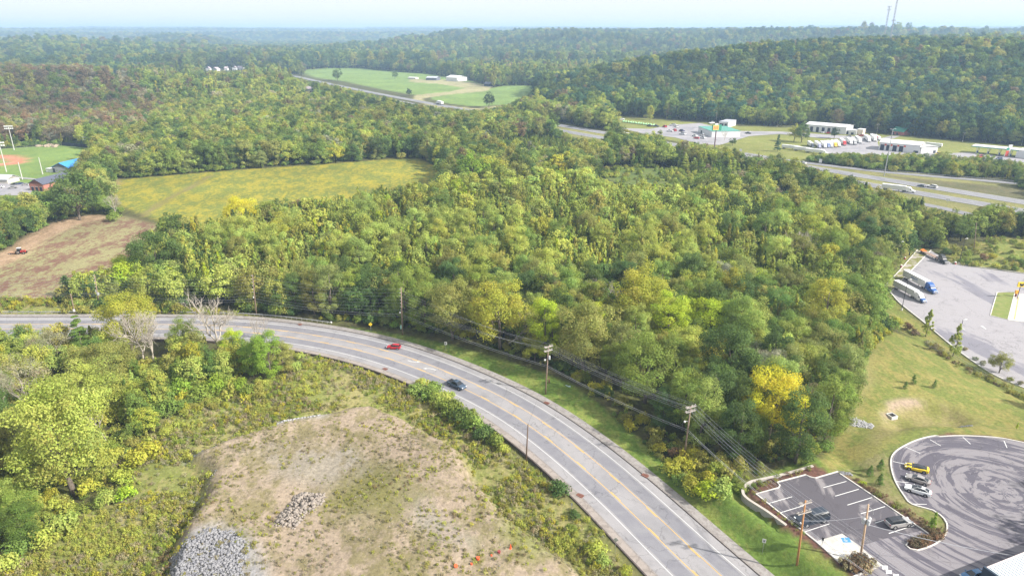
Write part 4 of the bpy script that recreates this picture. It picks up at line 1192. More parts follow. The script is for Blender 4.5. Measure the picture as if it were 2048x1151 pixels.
# shrubs along the kerb and in the meadow: base pixel, height px, colour
SHR = [(835, 790, 34, 'light'), (858, 800, 38, 'mid'), (880, 812, 40, 'light'), (902, 830, 42, 'mid'), (925, 845, 42, 'dark'), (948, 862, 42, 'mid'), (968, 878, 38, 'dark'), (990, 893, 34, 'mid'), (845, 775, 26, 'light'),
       (870, 785, 30, 'mid'), (895, 800, 28, 'light'), (940, 838, 28, 'mid'), (1005, 905, 24, 'light'), (1118, 990, 38, 'dark'), (1150, 1035, 22, 'dark'), (1143, 1062, 22, 'mid'), (1190, 1110, 40, 'light'), (1205, 1130, 30, 'light'),
       (1250, 1148, 24, 'gold'), (1385, 985, 42, 'gold'), (1415, 992, 46, 'lime'), (1440, 990, 44, 'light'), (1360, 968, 30, 'mid'), (1345, 950, 40, 'gold'), (1480, 985, 26, 'mid'),
       (255, 1000, 38, 'lime'), (212, 1010, 40, 'light'), (270, 935, 44, 'gold'), (300, 915, 46, 'gold'), (245, 970, 44, 'gold'), (130, 1060, 50, 'light'), (175, 990, 40, 'gold'), (90, 1090, 48, 'light'), (40, 1110, 46, 'mid'), (30, 1060, 44, 'olive'),
       (15, 1140, 50, 'light'), (230, 905, 24, 'mid'), (240, 880, 22, 'dark'),
       (340, 800, 40, 'mid'), (370, 790, 44, 'bright'), (400, 800, 42, 'mid'), (430, 785, 40, 'bright'), (330, 830, 40, 'mid'), (300, 840, 40, 'mid'), (450, 770, 36, 'mid'), (480, 780, 30, 'bright'), (360, 820, 30, 'mid'),
       (270, 800, 40, 'olive'), (500, 790, 30, 'mid'), (520, 800, 22, 'olive'), (420, 750, 34, 'gold'), (390, 740, 34, 'lime'), (350, 755, 36, 'mid'), (470, 750, 34, 'gold'), (590, 740, 24, 'light'), (600, 720, 20, 'light'),
       (1700, 720, 24, 'olive'), (1720, 650, 20, 'gold'), (1740, 660, 22, 'mid'), (1760, 655, 24, 'dark'), (1790, 650, 22, 'gold'), (1815, 660, 18, 'russet'), (1830, 670, 16, 'russet'), (1700, 760, 26, 'dark'), (1690, 800, 22, 'olive'),
       (1680, 850, 24, 'light'), (1650, 900, 26, 'mid'), (1610, 925, 24, 'light'), (790, 655, 18, 'bright'), (740, 640, 16, 'mid'),
       (1950, 720, 10, 'grey'), (1965, 730, 12, 'grey'), (2020, 762, 12, 'olive'), (2040, 770, 12, 'grey'), (1930, 700, 9, 'grey'),
       (1935, 530, 12, 'mid'), (1920, 526, 12, 'mid'), (1950, 532, 10, 'mid'), (1990, 536, 14, 'light'), (2010, 540, 14, 'olive'), (2030, 541, 12, 'mid'), (1965, 520, 16, 'russet'), (1985, 516, 14, 'gold'), (2025, 522, 18, 'light'), (1890, 508, 16, 'dark'),
       (1870, 496, 14, 'dark'), (1852, 490, 10, 'dark'), (2045, 530, 16, 'mid')]
for i, (px, py, hpx, col) in enumerate(SHR):
    p = at(px, py); _, _, d = project(p.x, p.y, p.z)
    s = hpx * d / FPX / NOM_H['bush']
    used = auto_label(px, py - hpx * .6, 'bush', col)
    plant(p.x, p.y, p.z, 'bush', i, s, i * 1.3, col, 0.3 + (i * 37 % 50) / 100, (i * 17 % 70) / 70, used, 'bushes at the road, wood and meadow edges', 'bush', 'bush')

# choose the largest-looking 300 trees as individuals, the rest one stand
hp = np.array(heroes)
cand = []
for i, t in enumerate(TREES):
    x, y, z = t[0], t[1], t[2]
    if y < 330:
        dd = np.hypot(hp[:, 0] - x, hp[:, 1] - y)
        if (dd < hp[:, 2] * 0.75).any(): t[3] = None; continue
    px, py, d = project(x, y, z + NOM_H[t[3]] * t[5] * 0.7)
    size = NOM_H[t[3]] * t[5] / d
    ok = -20 < px < 2068 and 0 < py < 1165
    cand.append((size if ok else 0, i))
cand.sort(reverse=True)
n_ind = 300 - len(HERO)
single = set(i for s, i in cand[:n_ind])
rest = [t for i, t in enumerate(TREES) if t[3] is not None and i not in single]
for i in sorted(single):
    x, y, z, kind, var, s, rot, col, u, v, k = TREES[i]
    if kind == 'bush': kind = 'slim'; s *= 0.4
    plant(x, y, z, kind, var, s, rot, col, u, v, None, 'trees of the wood around the curved road')
# leafy skirts where the wood meets open ground
_rp = np.array([(t[0], t[1]) for t in rest]); _near = np.zeros(len(rest), bool)
for q in (P_FIELD, P_PLOUGH, P_PARK, P_STRIPG, P_GRASSR, P_VERGE, P_CROP1, P_CROP2, P_WEEDS_N, P_MEDIAN):
    lo_, hi_ = q.min(0) - 14, q.max(0) + 14
    ii = np.where((_rp[:, 0] > lo_[0]) & (_rp[:, 0] < hi_[0]) & (_rp[:, 1] > lo_[1]) & (_rp[:, 1] < hi_[1]))[0]
    if len(ii): _near[ii[sdf(_rp[ii], q) > -12]] = True
for i in np.where(_near)[0]:
    t = rest[i]
    for k in range(2):
        x_, y_ = t[0] + RNG.uniform(-4, 4), t[1] + RNG.uniform(-5, 2)
        if any(inside(np.array([[x_, y_]]), q)[0] for q in (P_FIELD, P_PLOUGH, P_PARK, P_GRASSR, P_VERGE)): continue
        if not hides(x_, y_, t[2], 'bush', 1.3): rest.append([x_, y_, t[2], 'bush', int(RNG.integers(0, 90)), RNG.uniform(0.9, 1.9), RNG.uniform(0, 6), ('mid', 'dark', 'olive', 'mid')[int(RNG.integers(0, 4))], RNG.random(), RNG.random(), -1])
pts = [(t[0], t[1], t[2]) for t in rest]
_xy = np.array([(t[0], t[1]) for t in rest])
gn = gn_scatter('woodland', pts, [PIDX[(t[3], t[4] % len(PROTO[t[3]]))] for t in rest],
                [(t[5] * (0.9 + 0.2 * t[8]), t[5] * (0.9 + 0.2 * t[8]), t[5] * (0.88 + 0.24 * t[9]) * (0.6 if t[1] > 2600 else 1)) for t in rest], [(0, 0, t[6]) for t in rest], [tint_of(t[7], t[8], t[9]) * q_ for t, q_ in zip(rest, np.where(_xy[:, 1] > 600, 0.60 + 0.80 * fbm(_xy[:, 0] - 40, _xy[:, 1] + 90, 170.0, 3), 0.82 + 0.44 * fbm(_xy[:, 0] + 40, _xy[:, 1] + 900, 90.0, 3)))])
tag(gn, 'dense mixed woodland of green, olive and yellowing trees covering valley and hills', 'woodland', None, 'stuff')
print('individual trees', len(single) + len(HERO), 'rest', len(rest))

# weeds and low scrub
def weeds(name, poly, dens, kinds, cols, lo, hi, label, avoid=(), lim=None, line=None):
    mn = poly.min(0); mx = poly.max(0)
    mn = np.maximum(mn, [-260, 75]); mx = np.minimum(mx, [420, 700])
    n = int((mx[0] - mn[0]) * (mx[1] - mn[1]) * dens)
    P = RNG.uniform(0, 1, (n, 2)) * (mx - mn) + mn
    m = inside(P, poly) & (np.abs(P[:, 0]) < 0.82 * P[:, 1] + 15)
    for a in avoid: m &= ~(sdf(P, a) > -0.3)
    m &= seg_dist(P, ROADC[::3]) > 10.2
    nz = fbm(P[:, 0] + 70, P[:, 1], 11.0, 3)
    m &= RNG.random(n) < np.clip((nz - 0.30) / 0.3, 0.08, 1)
    P = P[m]; n = len(P)
    z = T(P[:, 0], P[:, 1]); U = RNG.random((n, 5)); cz = fbm(P[:, 0] - 170, P[:, 1] + 40, 7.0, 2)
    pr, scs, tn = [], [], []
    for i in range(n):
        k = pick(kinds, U[i, 0]); s = (lo + (hi - lo) * U[i, 1] ** 2) * (1 if k == 'weed' else 0.3)
        pr.append(PIDX[(k, int(U[i, 2] * 50) % len(PROTO[k]))]); scs.append((s, s, s * (0.8 + 0.6 * U[i, 3])))
        tn.append(tint_of(pick(cols, float(np.clip(0.45 * U[i, 4] + 0.55 * (cz[i] - 0.25) / 0.5, 0, 1))), U[i, 3], U[i, 1]))
    o = gn_scatter(name, np.stack([P[:, 0], P[:, 1], z - 0.05], 1), pr, scs, [(0, 0, u * 6.28) for u in U[:, 2]], tn)
    tag(o, label, 'weeds', None, 'stuff'); print(name, n)
weeds('weeds', P_MEADOW, 3.4, [('weed', 14), ('bush', 0.7)], [('light', 4.5), ('olive', 2.4), ('grey', 2.0), ('gold', 1.3), ('mid', 3.0), ('brown', .5)], 0.5, 1.5, 'tall weeds, goldenrod and pale seed heads filling the meadow around the fill', avoid=(MOUND,))
weeds('dry_weeds', MOUND, 1.5, [('weed', 9), ('bush', .35)], [('grey', 4), ('olive', 2), ('light', 1.5), ('gold', .7), ('brown', 1)], 0.22, 0.85, 'sparse low weeds dotting the bare fill plateau')
weeds('verge_scrub', P_WEEDS_N, 0.6, [('weed', 5), ('bush', 2.2)], [('light', 2), ('olive', 3), ('gold', 2), ('mid', 2), ('brown', 1)], 0.9, 2.6, 'rank roadside scrub behind the guardrail')
_edge = PG([(1180, 790), (1240, 850), (1300, 905), (1345, 948), (1390, 978), (1470, 985), (1500, 965), (1620, 925), (1680, 860), (1710, 780), (1735, 700), (1790, 655), (1770, 640), (1700, 680), (1600, 860), (1450, 930), (1300, 850), (1200, 760)])
weeds('edge_scrub', _edge, 0.7, [('weed', 2), ('bush', 4)], [('mid', 3), ('olive', 3), ('gold', 2), ('dark', 2), ('russet', .6)], 1.0, 4.0, 'tangled scrub along the foot of the wood')
weeds('undergrowth', PG([(-250, 690), (200, 720), (560, 745), (520, 800), (400, 820), (330, 870), (240, 905), (200, 1000), (130, 1060), (-150, 1130)]), 0.9, [('weed', 3), ('bush', 3)], [('mid', 3), ('light', 3), ('olive', 2), ('gold', 1), ('dark', 1)], 0.9, 3.4, 'bushy undergrowth below the trees left of the fill')
weeds('verge_undergrowth', PG([(640, 642), (700, 643), (800, 656), (900, 677), (1000, 702), (1080, 728), (1140, 752), (1200, 798), (1230, 795), (1150, 738), (1080, 715), (1000, 688), (900, 660), (800, 640), (640, 628)]), 0.8, [('weed', 2), ('bush', 5)], [('mid', 4), ('olive', 2), ('gold', 1), ('dark', 3), ('light', 1)], 1.0, 3.0, 'low foliage where the wood meets the mown verge')
weeds('fence_scrub', PG([(1860, 668), (1905, 700), (1960, 726), (2060, 775), (2200, 850), (2200, 860), (2050, 785), (1950, 738), (1890, 705), (1850, 675)], -1), 1.2, [('weed', 4), ('bush', 1)], [('grey', 3), ('olive', 2), ('brown', 1.2)], 0.8, 2.0, 'dry scrub along the chain fence of the truck lot')
weeds('clearing_scrub', P_CLEAR, 0.12, [('bush', 5), ('weed', 1)], [('mid', 4), ('light', 2), ('olive', 2)], 1.5, 4.5, 'low green scrub filling the clearing in the middle of the wood')
weeds('bank_scrub', P_STOPG, 0.35, [('weed', 3), ('bush', 3)], [('mid', 3), ('olive', 2), ('light', 2), ('russet', .7)], 1.0, 3.5, 'scrub and shrubs on the bank behind the truck lot')

for lab, obs in used_labels.items():
    if len(obs) < 2: continue
    obs.sort(key=lambda o: project(*o.location)[0])
    n_ = len(obs)
    wd = {2: ('left', 'right'), 3: ('leftmost', 'middle', 'rightmost'), 4: ('leftmost', 'second', 'third', 'rightmost'), 5: ('leftmost', 'second', 'middle', 'fourth', 'rightmost'),
          6: ('leftmost', 'second', 'third', 'fourth', 'fifth', 'rightmost')}.get(n_)
    if wd:
        for o, w_ in zip(obs, wd): o['label'] = w_ + ' ' + lab

# ------------------------------------------------------------------ haze
hb = MB(); hb.box((0, 5500, 180), (25000, 17500, 400))
def haze():
    m = bpy.data.materials.new('haze_air'); m.use_nodes = True
    nt = m.node_tree
    for n in list(nt.nodes):
        if n.type != 'OUTPUT_MATERIAL': nt.nodes.remove(n)
    v = nt.nodes.new('ShaderNodeVolumePrincipled')
    v.inputs['Color'].default_value = (0.48, 0.67, 0.94, 1); v.inputs['Density'].default_value = HAZE_D; v.inputs['Anisotropy'].default_value = 0.1
    nt.links.new(v.outputs[0], nt.nodes['Material Output'].inputs['Volume'])
    return m
HAZE_D = 0.00017
zlo = float(ZZ.min()) - 1.0
zhi = max(float(ZZ.max()) + 28, 172.0)
hb = MB(); hb.box((0, 6700, (zlo + zhi) / 2), (24000, 14200, zhi - zlo))
o = hb.build('haze', haze()); tag(o, 'thin pale blue haze filling the valley air', 'haze', None, 'stuff')
# ------------------------------------------------------------------ utility poles and wires
WOOD = mat('weathered_pole_wood', (0.32, 0.23, 0.17), 0.9, noise=((0.20, 0.14, 0.10), 0.8), nscale=4)
NEWWOOD = mat('orange_pole_wood', (0.55, 0.27, 0.10), 0.85, noise=((0.36, 0.17, 0.07), 0.7), nscale=4)
GREYWOOD = mat('grey_crossarm_wood', (0.48, 0.44, 0.40), 0.9, noise=((0.32, 0.28, 0.25), 0.8), nscale=5)
STEEL = mat('galvanised_steel', (0.55, 0.56, 0.57), 0.45, 0.6, noise=((0.42, 0.42, 0.42), 0.6))
DARKM = mat('dark_painted_metal', (0.035, 0.035, 0.04), 0.5, 0.2)
WIREM = mat('bright_wire', (0.40, 0.41, 0.44), 0.7, 0.0)
GREYP = mat('grey_enamel', (0.52, 0.53, 0.54), 0.5)
WHITEP = mat('white_enamel', (0.80, 0.80, 0.78), 0.5, noise=((0.68, 0.67, 0.64), 0.6))
GLASSI = mat('brown_insulator', (0.55, 0.50, 0.45), 0.4)

def pole_frame(base, top_px, label, r, m, kind, road_dir=None):
    """pole from its base pixel up to the pixel of its top"""
    b = at(*base)
    # height so that the top projects to the given row, leaning as the photograph shows
    lo, hi = 1.0, 40.0
    for _ in range(30):
        mid = (lo + hi) / 2
        if project(b.x, b.y, b.z + mid)[1] > top_px[1]: lo = mid
        else: hi = mid
    h = lo
    px, py, d = project(b.x, b.y, b.z + h)
    leanx = (top_px[0] - px) * d / FPX
    e = empty('utility_pole', b)
    top = Vector((leanx, 0, h))
    mb = MB(); mb.tube([(0, 0, -0.5), top * 0.5, top], [r, r * 0.85, r * 0.62], 10)
    mb.build('pole_shaft', m, e, True)
    tag(e, label, 'utility pole', 'utility poles along the road')
    return e, b, top, h

def crossarm(e, top, h, zoff, width, ang, n, m=None):
    f = top * ((h - zoff) / h)
    R = Matrix.Translation(f) @ Matrix.Rotation(ang, 4, 'Z')
    mb = MB(); mb.box((0, 0.2, 0), (width, 0.12, 0.16), M=R); mb.box((0, -0.2, 0), (width, 0.12, 0.16), M=R); mb.build('crossarm', m or GREYWOOD, e)
    res = []
    for k in range(n):
        x = (-width / 2 + 0.15) + (width - 0.3) * k / (n - 1)
        if abs(x) < 0.2: x += 0.35
        ins = MB(); ins.tube([R @ Vector((x, 0, 0.08)), R @ Vector((x, 0, 0.2)), R @ Vector((x, 0, 0.26)), R @ Vector((x, 0, 0.42))], [0.05, 0.05, 0.12, 0.08], 8)
        ins.build('insulator', GLASSI, e)
        res.append(e.location + (R @ Vector((x, 0, 0.42))))
    return res

def side_insulators(e, top, h, n, first, step, side=-0.42):
    res = []
    for k in range(n):
        f = top * ((h - first - step * k) / h)
        ins = MB(); ins.tube([f, f + Vector((side * 0.5, 0, 0.02)), f + Vector((side, 0, 0.1))], [0.04, 0.05, 0.11], 8); ins.build('insulator', WHITEP, e)
        res.append(e.location + f + Vector((side, 0, 0.12)))
    return res

def transformer(e, top, h, z, dx, dy, r=0.27, hh=0.85):
    f = top * (z / h) + Vector((dx, dy, 0))
    mb = MB(); mb.tube([f, f + Vector((0, 0, 0.06)), f + Vector((0, 0, hh)), f + Vector((0, 0, hh + 0.12))], [r * 0.9, r, r, r * 0.55], 14)
    mb.tube([f + Vector((0, 0, hh)), f + Vector((0, 0, hh + 0.35))], [0.06, 0.04], 6)
    mb.box(top * (z / h) + Vector((dx * .5, dy * .5, hh * .6)), (abs(dx) + .05, abs(dy) + .05, 0.06))
    mb.build('transformer', GREYP, e, False)

def pole_lamp(e, top, h, z, dx):
    f = top * (z / h)
    mb = MB(); mb.tube([f, f + Vector((dx * 0.7, 0, 0.25)), f + Vector((dx, 0, 0.2))], 0.035, 6)
    c = f + Vector((dx, 0, 0.15)); mb.tube([c + Vector((0, 0, 0.12)), c + Vector((0, 0, -0.05)), c + Vector((0, 0, -0.25))], [0.1, 0.24, 0.2], 10)
    mb.build('street_lamp_head', WHITEP, e)

POLES = []
def attach_set(*sets):
    return [p for s in sets for p in s]
# left run (side insulators)
e, b, t, h = pole_frame((199, 614), (189, 549), 'pole with a grey box halfway up, left of the curve behind the guardrail', 0.2, WOOD, 0)
s1 = side_insulators(e, t, h, 7, 0.4, 1.0); box_ = MB(); box_.box(t * 0.42 + Vector((0.25, -0.1, 0)), (0.6, 0.45, 0.9)); box_.box(t * 0.5 + Vector((-0.3, -0.1, 0)), (0.4, 0.35, 0.3)); box_.build('cabinet', GREYP, e)
low1 = [e.location + t * 0.42, e.location + t * 0.36]
e, b, t, h = pole_frame((150, 627), (141, 587), 'short pole with a white box at its foot, leftmost beside the guardrail', 0.17, WOOD, 0)
box_ = MB(); box_.box((0.1, -0.25, 1.3), (0.5, 0.35, 0.8)); box_.build('cabinet', WHITEP, e)
e, b, t, h = pole_frame((513, 631), (505, 549), 'brown pole rising behind the right part of the guardrail', 0.2, WOOD, 0)
s2 = side_insulators(e, t, h, 7, 0.4, 1.15); low2 = [e.location + t * 0.42, e.location + t * 0.36]
pole_lamp(e, t, h, h * 0.45, -0.4)
e, b, t, h = pole_frame((805, 669), (802, 574), 'tall pole with a ladder of white insulators where the verge begins', 0.22, WOOD, 0)
s3 = side_insulators(e, t, h, 7, 0.8, 1.12); low3 = [e.location + t * 0.44, e.location + t * 0.40]
pole_lamp(e, t, h, h * 0.47, -0.6)
sg = MB(); sg.box(t * 0.17 + Vector((-0.32, -0.1, 0)), (0.6, 0.05, 1.3)); sg.build('notice_board', mat('pale_green_board', (0.35, 0.60, 0.48), 0.6), e)
e, b, t, h = pole_frame((1091, 787), (1097, 691), 'double-crossarm pole with a transformer, standing on the grass verge', 0.2, WOOD, 0)
s4 = attach_set(crossarm(e, t, h, 0.25, 2.5, 0.55, 3), crossarm(e, t, h, 1.35, 2.5, 0.55, 4)); transformer(e, t, h, h * 0.73, 0.42, -0.1); pole_lamp(e, t, h, h * 0.71, -0.7)
low4 = [e.location + t * 0.60, e.location + t * 0.57]
e, b, t, h = pole_frame((1367, 922), (1382, 811), 'double-crossarm pole in front of the wood, beside the retaining wall end of the lawn', 0.2, WOOD, 0)
s5 = attach_set(crossarm(e, t, h, 0.25, 2.6, 0.45, 3), crossarm(e, t, h, 1.3, 2.6, 0.45, 4)); pole_lamp(e, t, h, h * 0.72, -0.9)
low5 = [e.location + t * 0.58, e.location + t * 0.55]
e, b, t, h = pole_frame((1594, 1128), (1611, 1000), 'orange-brown pole with two white crossarms on the lawn below the small car park', 0.2, NEWWOOD, 0)
s6 = attach_set(crossarm(e, t, h, 0.5, 2.5, 0.35, 3), crossarm(e, t, h, 2.4, 2.8, 0.35, 4)); low6 = [e.location + t * 0.62, e.location + t * 0.60]
e7, b7, t7, h7 = pole_frame((1720, 1120), (1737, 1008), 'tan pole with three grey transformers in the planted island of the car park', 0.2, mat('tan_pole_wood', (0.60, 0.42, 0.27), 0.9, noise=((0.42, 0.28, 0.18), .6)), 0)
for dx, dy in ((-0.45, -0.1), (0.1, -0.5), (0.55, 0.1)): transformer(e7, t7, h7, h7 * 0.68, dx, dy, 0.3, 0.95)
br = MB(); br.tube([t7 * 0.97, t7 * 0.9 + Vector((0.9, 0.1, 0.0)), t7 * 0.83 + Vector((1.1, 0.1, -0.1))], 0.05, 6); br.build('bracket', STEEL, e7)
e8, b8, t8, h8 = pole_frame((1052, 926), (1056, 848), 'bare dark pole without crossarms at the south side of the road', 0.17, mat('dark_pole_wood', (0.15, 0.095, 0.06), 0.9), 0)
e, b, t, h = pole_frame((1948, 500), (1953, 445), 'lone brown pole on the bank behind the truck lot', 0.17, WOOD, 0)
e, b, t, h = pole_frame((1641, 405), (1643, 383), 'short white-topped pole among the trees south of the motorway', 0.2, GREYWOOD, 0); transformer(e, t, h, h * 0.7, .35, 0)
e, b, t, h = pole_frame((1332, 237), (1334, 218), 'thin pole at the foot of the wooded hill above the pale green machines', 0.2, GREYWOOD, 0)
e, b, t, h = pole_frame((1432, 245), (1434, 224), 'thin pole beside the grey-roofed building at the hill foot', 0.2, GREYWOOD, 0)

def wire(nodes, sags, r=0.015):
    mb = MB()
    for a, b_, sg_ in zip(nodes[:-1], nodes[1:], sags):
        pts = []
        n = 14
        for i in range(n + 1):
            tt = i / n
            p = a.lerp(b_, tt); p = p + Vector((0, 0, -sg_ * 4 * tt * (1 - tt))); pts.append(p)
        mb.tube(pts, r, 4, cap=False)
    return mb
off6 = Vector((26, -42, -1.0)); offl = Vector((-120, 1, 0.3))
names = ['topmost', 'second', 'third', 'fourth', 'fifth', 'sixth', 'seventh']
for k in range(7):
    nodes = [s1[k] + offl, s1[k], s2[k], s3[k], s4[k], s5[k], s6[k], s6[k] + off6]
    o = wire(nodes, [1.2, 1.6, 1.4, 1.1, 0.9, 0.8, 0.6]).build('overhead_wire', WIREM)
    tag(o, '%s of the seven thin wires counted down the tall insulator pole' % names[k], 'wire', 'overhead wires strung from pole to pole')
for k in range(2):
    nodes = [low1[k] + offl, low1[k], low2[k], low3[k], low4[k], low5[k], low6[k], low6[k] + off6]
    o = wire(nodes, [1.0, 1.3, 1.2, 0.9, 0.8, 0.8, 0.6], 0.030 - 0.008 * k).build('overhead_cable', WIREM)
    tag(o, ('thicker upper' if k == 0 else 'thinner lower') + ' cable hanging below the seven wires along the verge', 'cable', 'overhead wires strung from pole to pole')
o = wire([b7 + t7 * 0.66, Vector((*G(2040, 1112, 6.5), 6.5))], [0.5], 0.045).build('overhead_cable', WIREM); tag(o, 'service cable from the transformer pole to the white-roofed building', 'cable')
o = wire([b8 + t8 * 0.99, Vector(low4[0])], [0.6], 0.022).build('overhead_wire', DARKM); tag(o, 'thin dark wire crossing the road from the bare dark pole', 'wire')
o = wire([b7 + t7 * 0.8, Vector(low6[0]) + Vector((0, 0, 1))], [0.4], 0.03).build('overhead_wire', WIREM); tag(o, 'short wire between the transformer pole and the orange-brown pole', 'wire')

# ------------------------------------------------------------------ guardrail
gr = empty('guardrail', (*G(300, 630), 0)); L0 = Vector(gr.location)
gl = offset(ROADC, 11.0); gl = gl[(gl[:, 0] > -210) & (gl[:, 0] < -58)]
cum = np.concatenate([[0], np.cumsum(np.linalg.norm(np.diff(gl, axis=0), axis=1))])
rail = MB()
def wprof(line, off_, z0, mb, L0):
    prof = [(0, 0), (0.08, 0.06), (0.0, 0.13), (0.08, 0.2), (0.0, 0.28), (-0.03, 0.28), (0.03, 0.2), (-0.03, 0.13), (0.03, 0.06), (-0.03, 0)]
    b = len(mb.V); n = len(line); m_ = len(prof)
    ts = np.gradient(line, axis=0); ts /= np.linalg.norm(ts, axis=1)[:, None]
    for i in range(n):
        nx, ny = ts[i][1], -ts[i][0]
        for (u, w) in prof: mb.V.append(Vector((line[i, 0] + nx * (u + off_), line[i, 1] + ny * (u + off_), z0 + w)) - L0)
    for i in range(n - 1):
        for k in range(m_): mb.F.append((b + i * m_ + k, b + i * m_ + (k + 1) % m_, b + (i + 1) * m_ + (k + 1) % m_, b + (i + 1) * m_ + k))
wprof(gl, 0.15, 0.42, rail, L0); rail.build('rail', STEEL, gr)
s = 0
for k in range(80):
    s = k * 1.9
    if s > cum[-1]: break
    p = at_len(gl, cum, s); mb = MB(); mb.box((p[0] - L0.x, p[1] - L0.y, 0.25), (0.14, 0.14, 0.9)); mb.build('post', GREYWOOD, gr)
mb = MB(); p = gl[-1]; mb.box((p[0] - L0.x + .3, p[1] - L0.y - 0.1, 0.55), (0.5, 0.45, 0.4), -0.4); mb.build('end_terminal', WHITEP, gr)
tag(gr, 'long galvanised guardrail along the outside of the curve', 'guardrail')
# motorway guardrail
gr2 = empty('guardrail', (250, 450, 0)); L0 = Vector(gr2.location)
g2 = offset(RAMP_N, 4.4); g2 = g2[(g2[:, 0] > 238)]
rail = MB(); wprof(g2, 0.1, 0.5, rail, L0); rail.build('rail', STEEL, gr2)
cum = np.concatenate([[0], np.cumsum(np.linalg.norm(np.diff(g2, axis=0), axis=1))])
for k in range(28):
    if k * 6 > cum[-1]: break
    p = at_len(g2, cum, k * 6.0); mb = MB(); mb.box((p[0] - L0.x, p[1] - L0.y, 0.35), (0.18, 0.18, 1.1)); mb.build('post', GREYWOOD, gr2)
tag(gr2, 'pale guardrail beside the motorway slip road below the hedge', 'guardrail')

# ------------------------------------------------------------------ signs
def sign(base, toppx, board, label, shape='rect', m=None, back=False, post=STEEL, mark=None):
    b = at(*base); lo, hi = 0.5, 12
    for _ in range(25):
        mid = (lo + hi) / 2
        if project(b.x, b.y, b.z + mid)[1] > toppx: lo = mid
        else: hi = mid
    h = lo; e = empty('road_sign', b, math.atan2(b.y, b.x) - math.pi / 2)
    mb = MB(); mb.box((0, 0.04, h / 2), (0.07, 0.05, h)); mb.build('post', post, e)
    w, hh = board; z = h - hh / 2; mb = MB()
    if shape == 'rect': mb.box((0, 0, z), (w, 0.03, hh))
    else: mb.prism([(0, -hh / 2), (w / 2, 0), (0, hh / 2), (-w / 2, 0)], -0.015, 0.015, Matrix.Translation((0, 0, z)) @ Matrix.Rotation(math.pi / 2, 4, 'X'))
    mb.build('sign_board', m or WHITEP, e)
    if mark == 'arrow':
        mk = MB(); mk.box((0, -0.022, z - 0.1), (0.09, 0.01, hh * 0.3)); mk.box((0.06, -0.022, z + 0.08), (0.22, 0.01, 0.09)); mk.build('arrow_symbol', DARKM, e)
    if mark == 'lines':
        mk = MB(); mk.box((0, -0.022, z + hh * .18), (w * 0.55, 0.01, hh * .12)); mk.box((0, -0.022, z - hh * .12), (w * 0.42, 0.01, hh * .3)); mk.build('sign_print', DARKM, e)
    tag(e, label, 'sign', 'road signs on posts')
YSIGN = mat('yellow_sign_face', (0.85, 0.60, 0.03), 0.5)
sign((742, 661), 644.5, (1.25, 1.25), 'yellow diamond warning sign on the verge left of the tall insulator pole', 'diamond', YSIGN, mark='arrow')
sign((892, 703), 683, (0.75, 0.95), 'white speed sign on the verge between the tall pole and the crossarm pole', m=WHITEP, mark='lines')
sign((1524, 1108), 1077, (0.62, 0.8), 'white sign on the lawn left of the orange-brown pole', m=WHITEP, mark='lines')
sign((1230, 1106), 1074, (1.0, 1.0), 'grey-backed diamond sign seen from behind on the south pavement', 'diamond', STEEL)
sign((1430, 311), 306, (0.1, 0.1), 'thin marker post by the motorway', m=STEEL)
sign((1481, 306), 298, (1.8, 1.8), 'small white sign by the motorway right of the pylon sign', m=WHITEP)
sign((1640, 328), 318, (2.0, 2.6), 'white route sign above the motorway trees below the parked lorries', m=WHITEP)
sign((1893, 413), 397, (1.9, 1.3), 'white-backed sign on the grass between motorway and slip road', m=WHITEP)
sign((1144, 1082) if False else (1143, 1026), 1005, (0.35, 0.6), 'small grey marker post in the weeds by the south pavement', m=STEEL)
sign((1643, 1092), 1074, (0.32, 0.75), 'dark sign post beside the accessible parking bay', m=DARKM)

# ------------------------------------------------------------------ car parks
ZL = 3.0
LOTM = asphalt('old_parking_asphalt', (0.275, 0.255, 0.27), (0.125, 0.115, 0.14), 0.12, 0.465, 0.515, stretch=(0.6, 0.5))
def tyre_rings(m, c):
    nt = m.node_tree; L = nt.links.new; geo = [n for n in nt.nodes if n.bl_idname == 'ShaderNodeNewGeometry'][0]; nz = [n for n in nt.nodes if n.bl_idname == 'ShaderNodeTexNoise'][0]
    sb = node(nt, 'ShaderNodeVectorMath', operation='SUBTRACT'); L(geo.outputs['Position'], sb.inputs[0]); sb.inputs[1].default_value = (*c, ZL)
    sx = nt.nodes.new('ShaderNodeSeparateXYZ'); L(sb.outputs[0], sx.inputs[0])
    ln = node(nt, 'ShaderNodeVectorMath', operation='LENGTH'); L(sb.outputs[0], ln.inputs[0])
    an = node(nt, 'ShaderNodeMath', operation='ARCTAN2'); L(sx.outputs[1], an.inputs[0]); L(sx.outputs[0], an.inputs[1])
    a2 = node(nt, 'ShaderNodeMath', operation='MULTIPLY', i_1=2.2); L(an.outputs[0], a2.inputs[0])
    cb = nt.nodes.new('ShaderNodeCombineXYZ'); L(ln.outputs['Value'], cb.inputs[0]); L(a2.outputs[0], cb.inputs[1])
    for l in list(nz.inputs['Vector'].links): nt.links.remove(l)
    L(cb.outputs[0], nz.inputs['Vector']); nz.inputs['Scale'].default_value = 0.5; nz.inputs['Distortion'].default_value = 0.9; nz.inputs['Roughness'].default_value = 0.7
    for n in nt.nodes:
        if n.bl_idname == 'ShaderNodeMapRange' and abs(n.inputs[1].default_value - 0.465) < 1e-4: n.inputs[1].default_value = 0.49; n.inputs[2].default_value = 0.53
tyre_rings(LOTM, G(2010, 985, 3.0))
LOTM2 = asphalt('dark_parking_asphalt', (0.12, 0.11, 0.125), (0.30, 0.275, 0.28), 0.2, 0.53, 0.6, stretch=(-0.75, 0.4))
ZL = 3.0
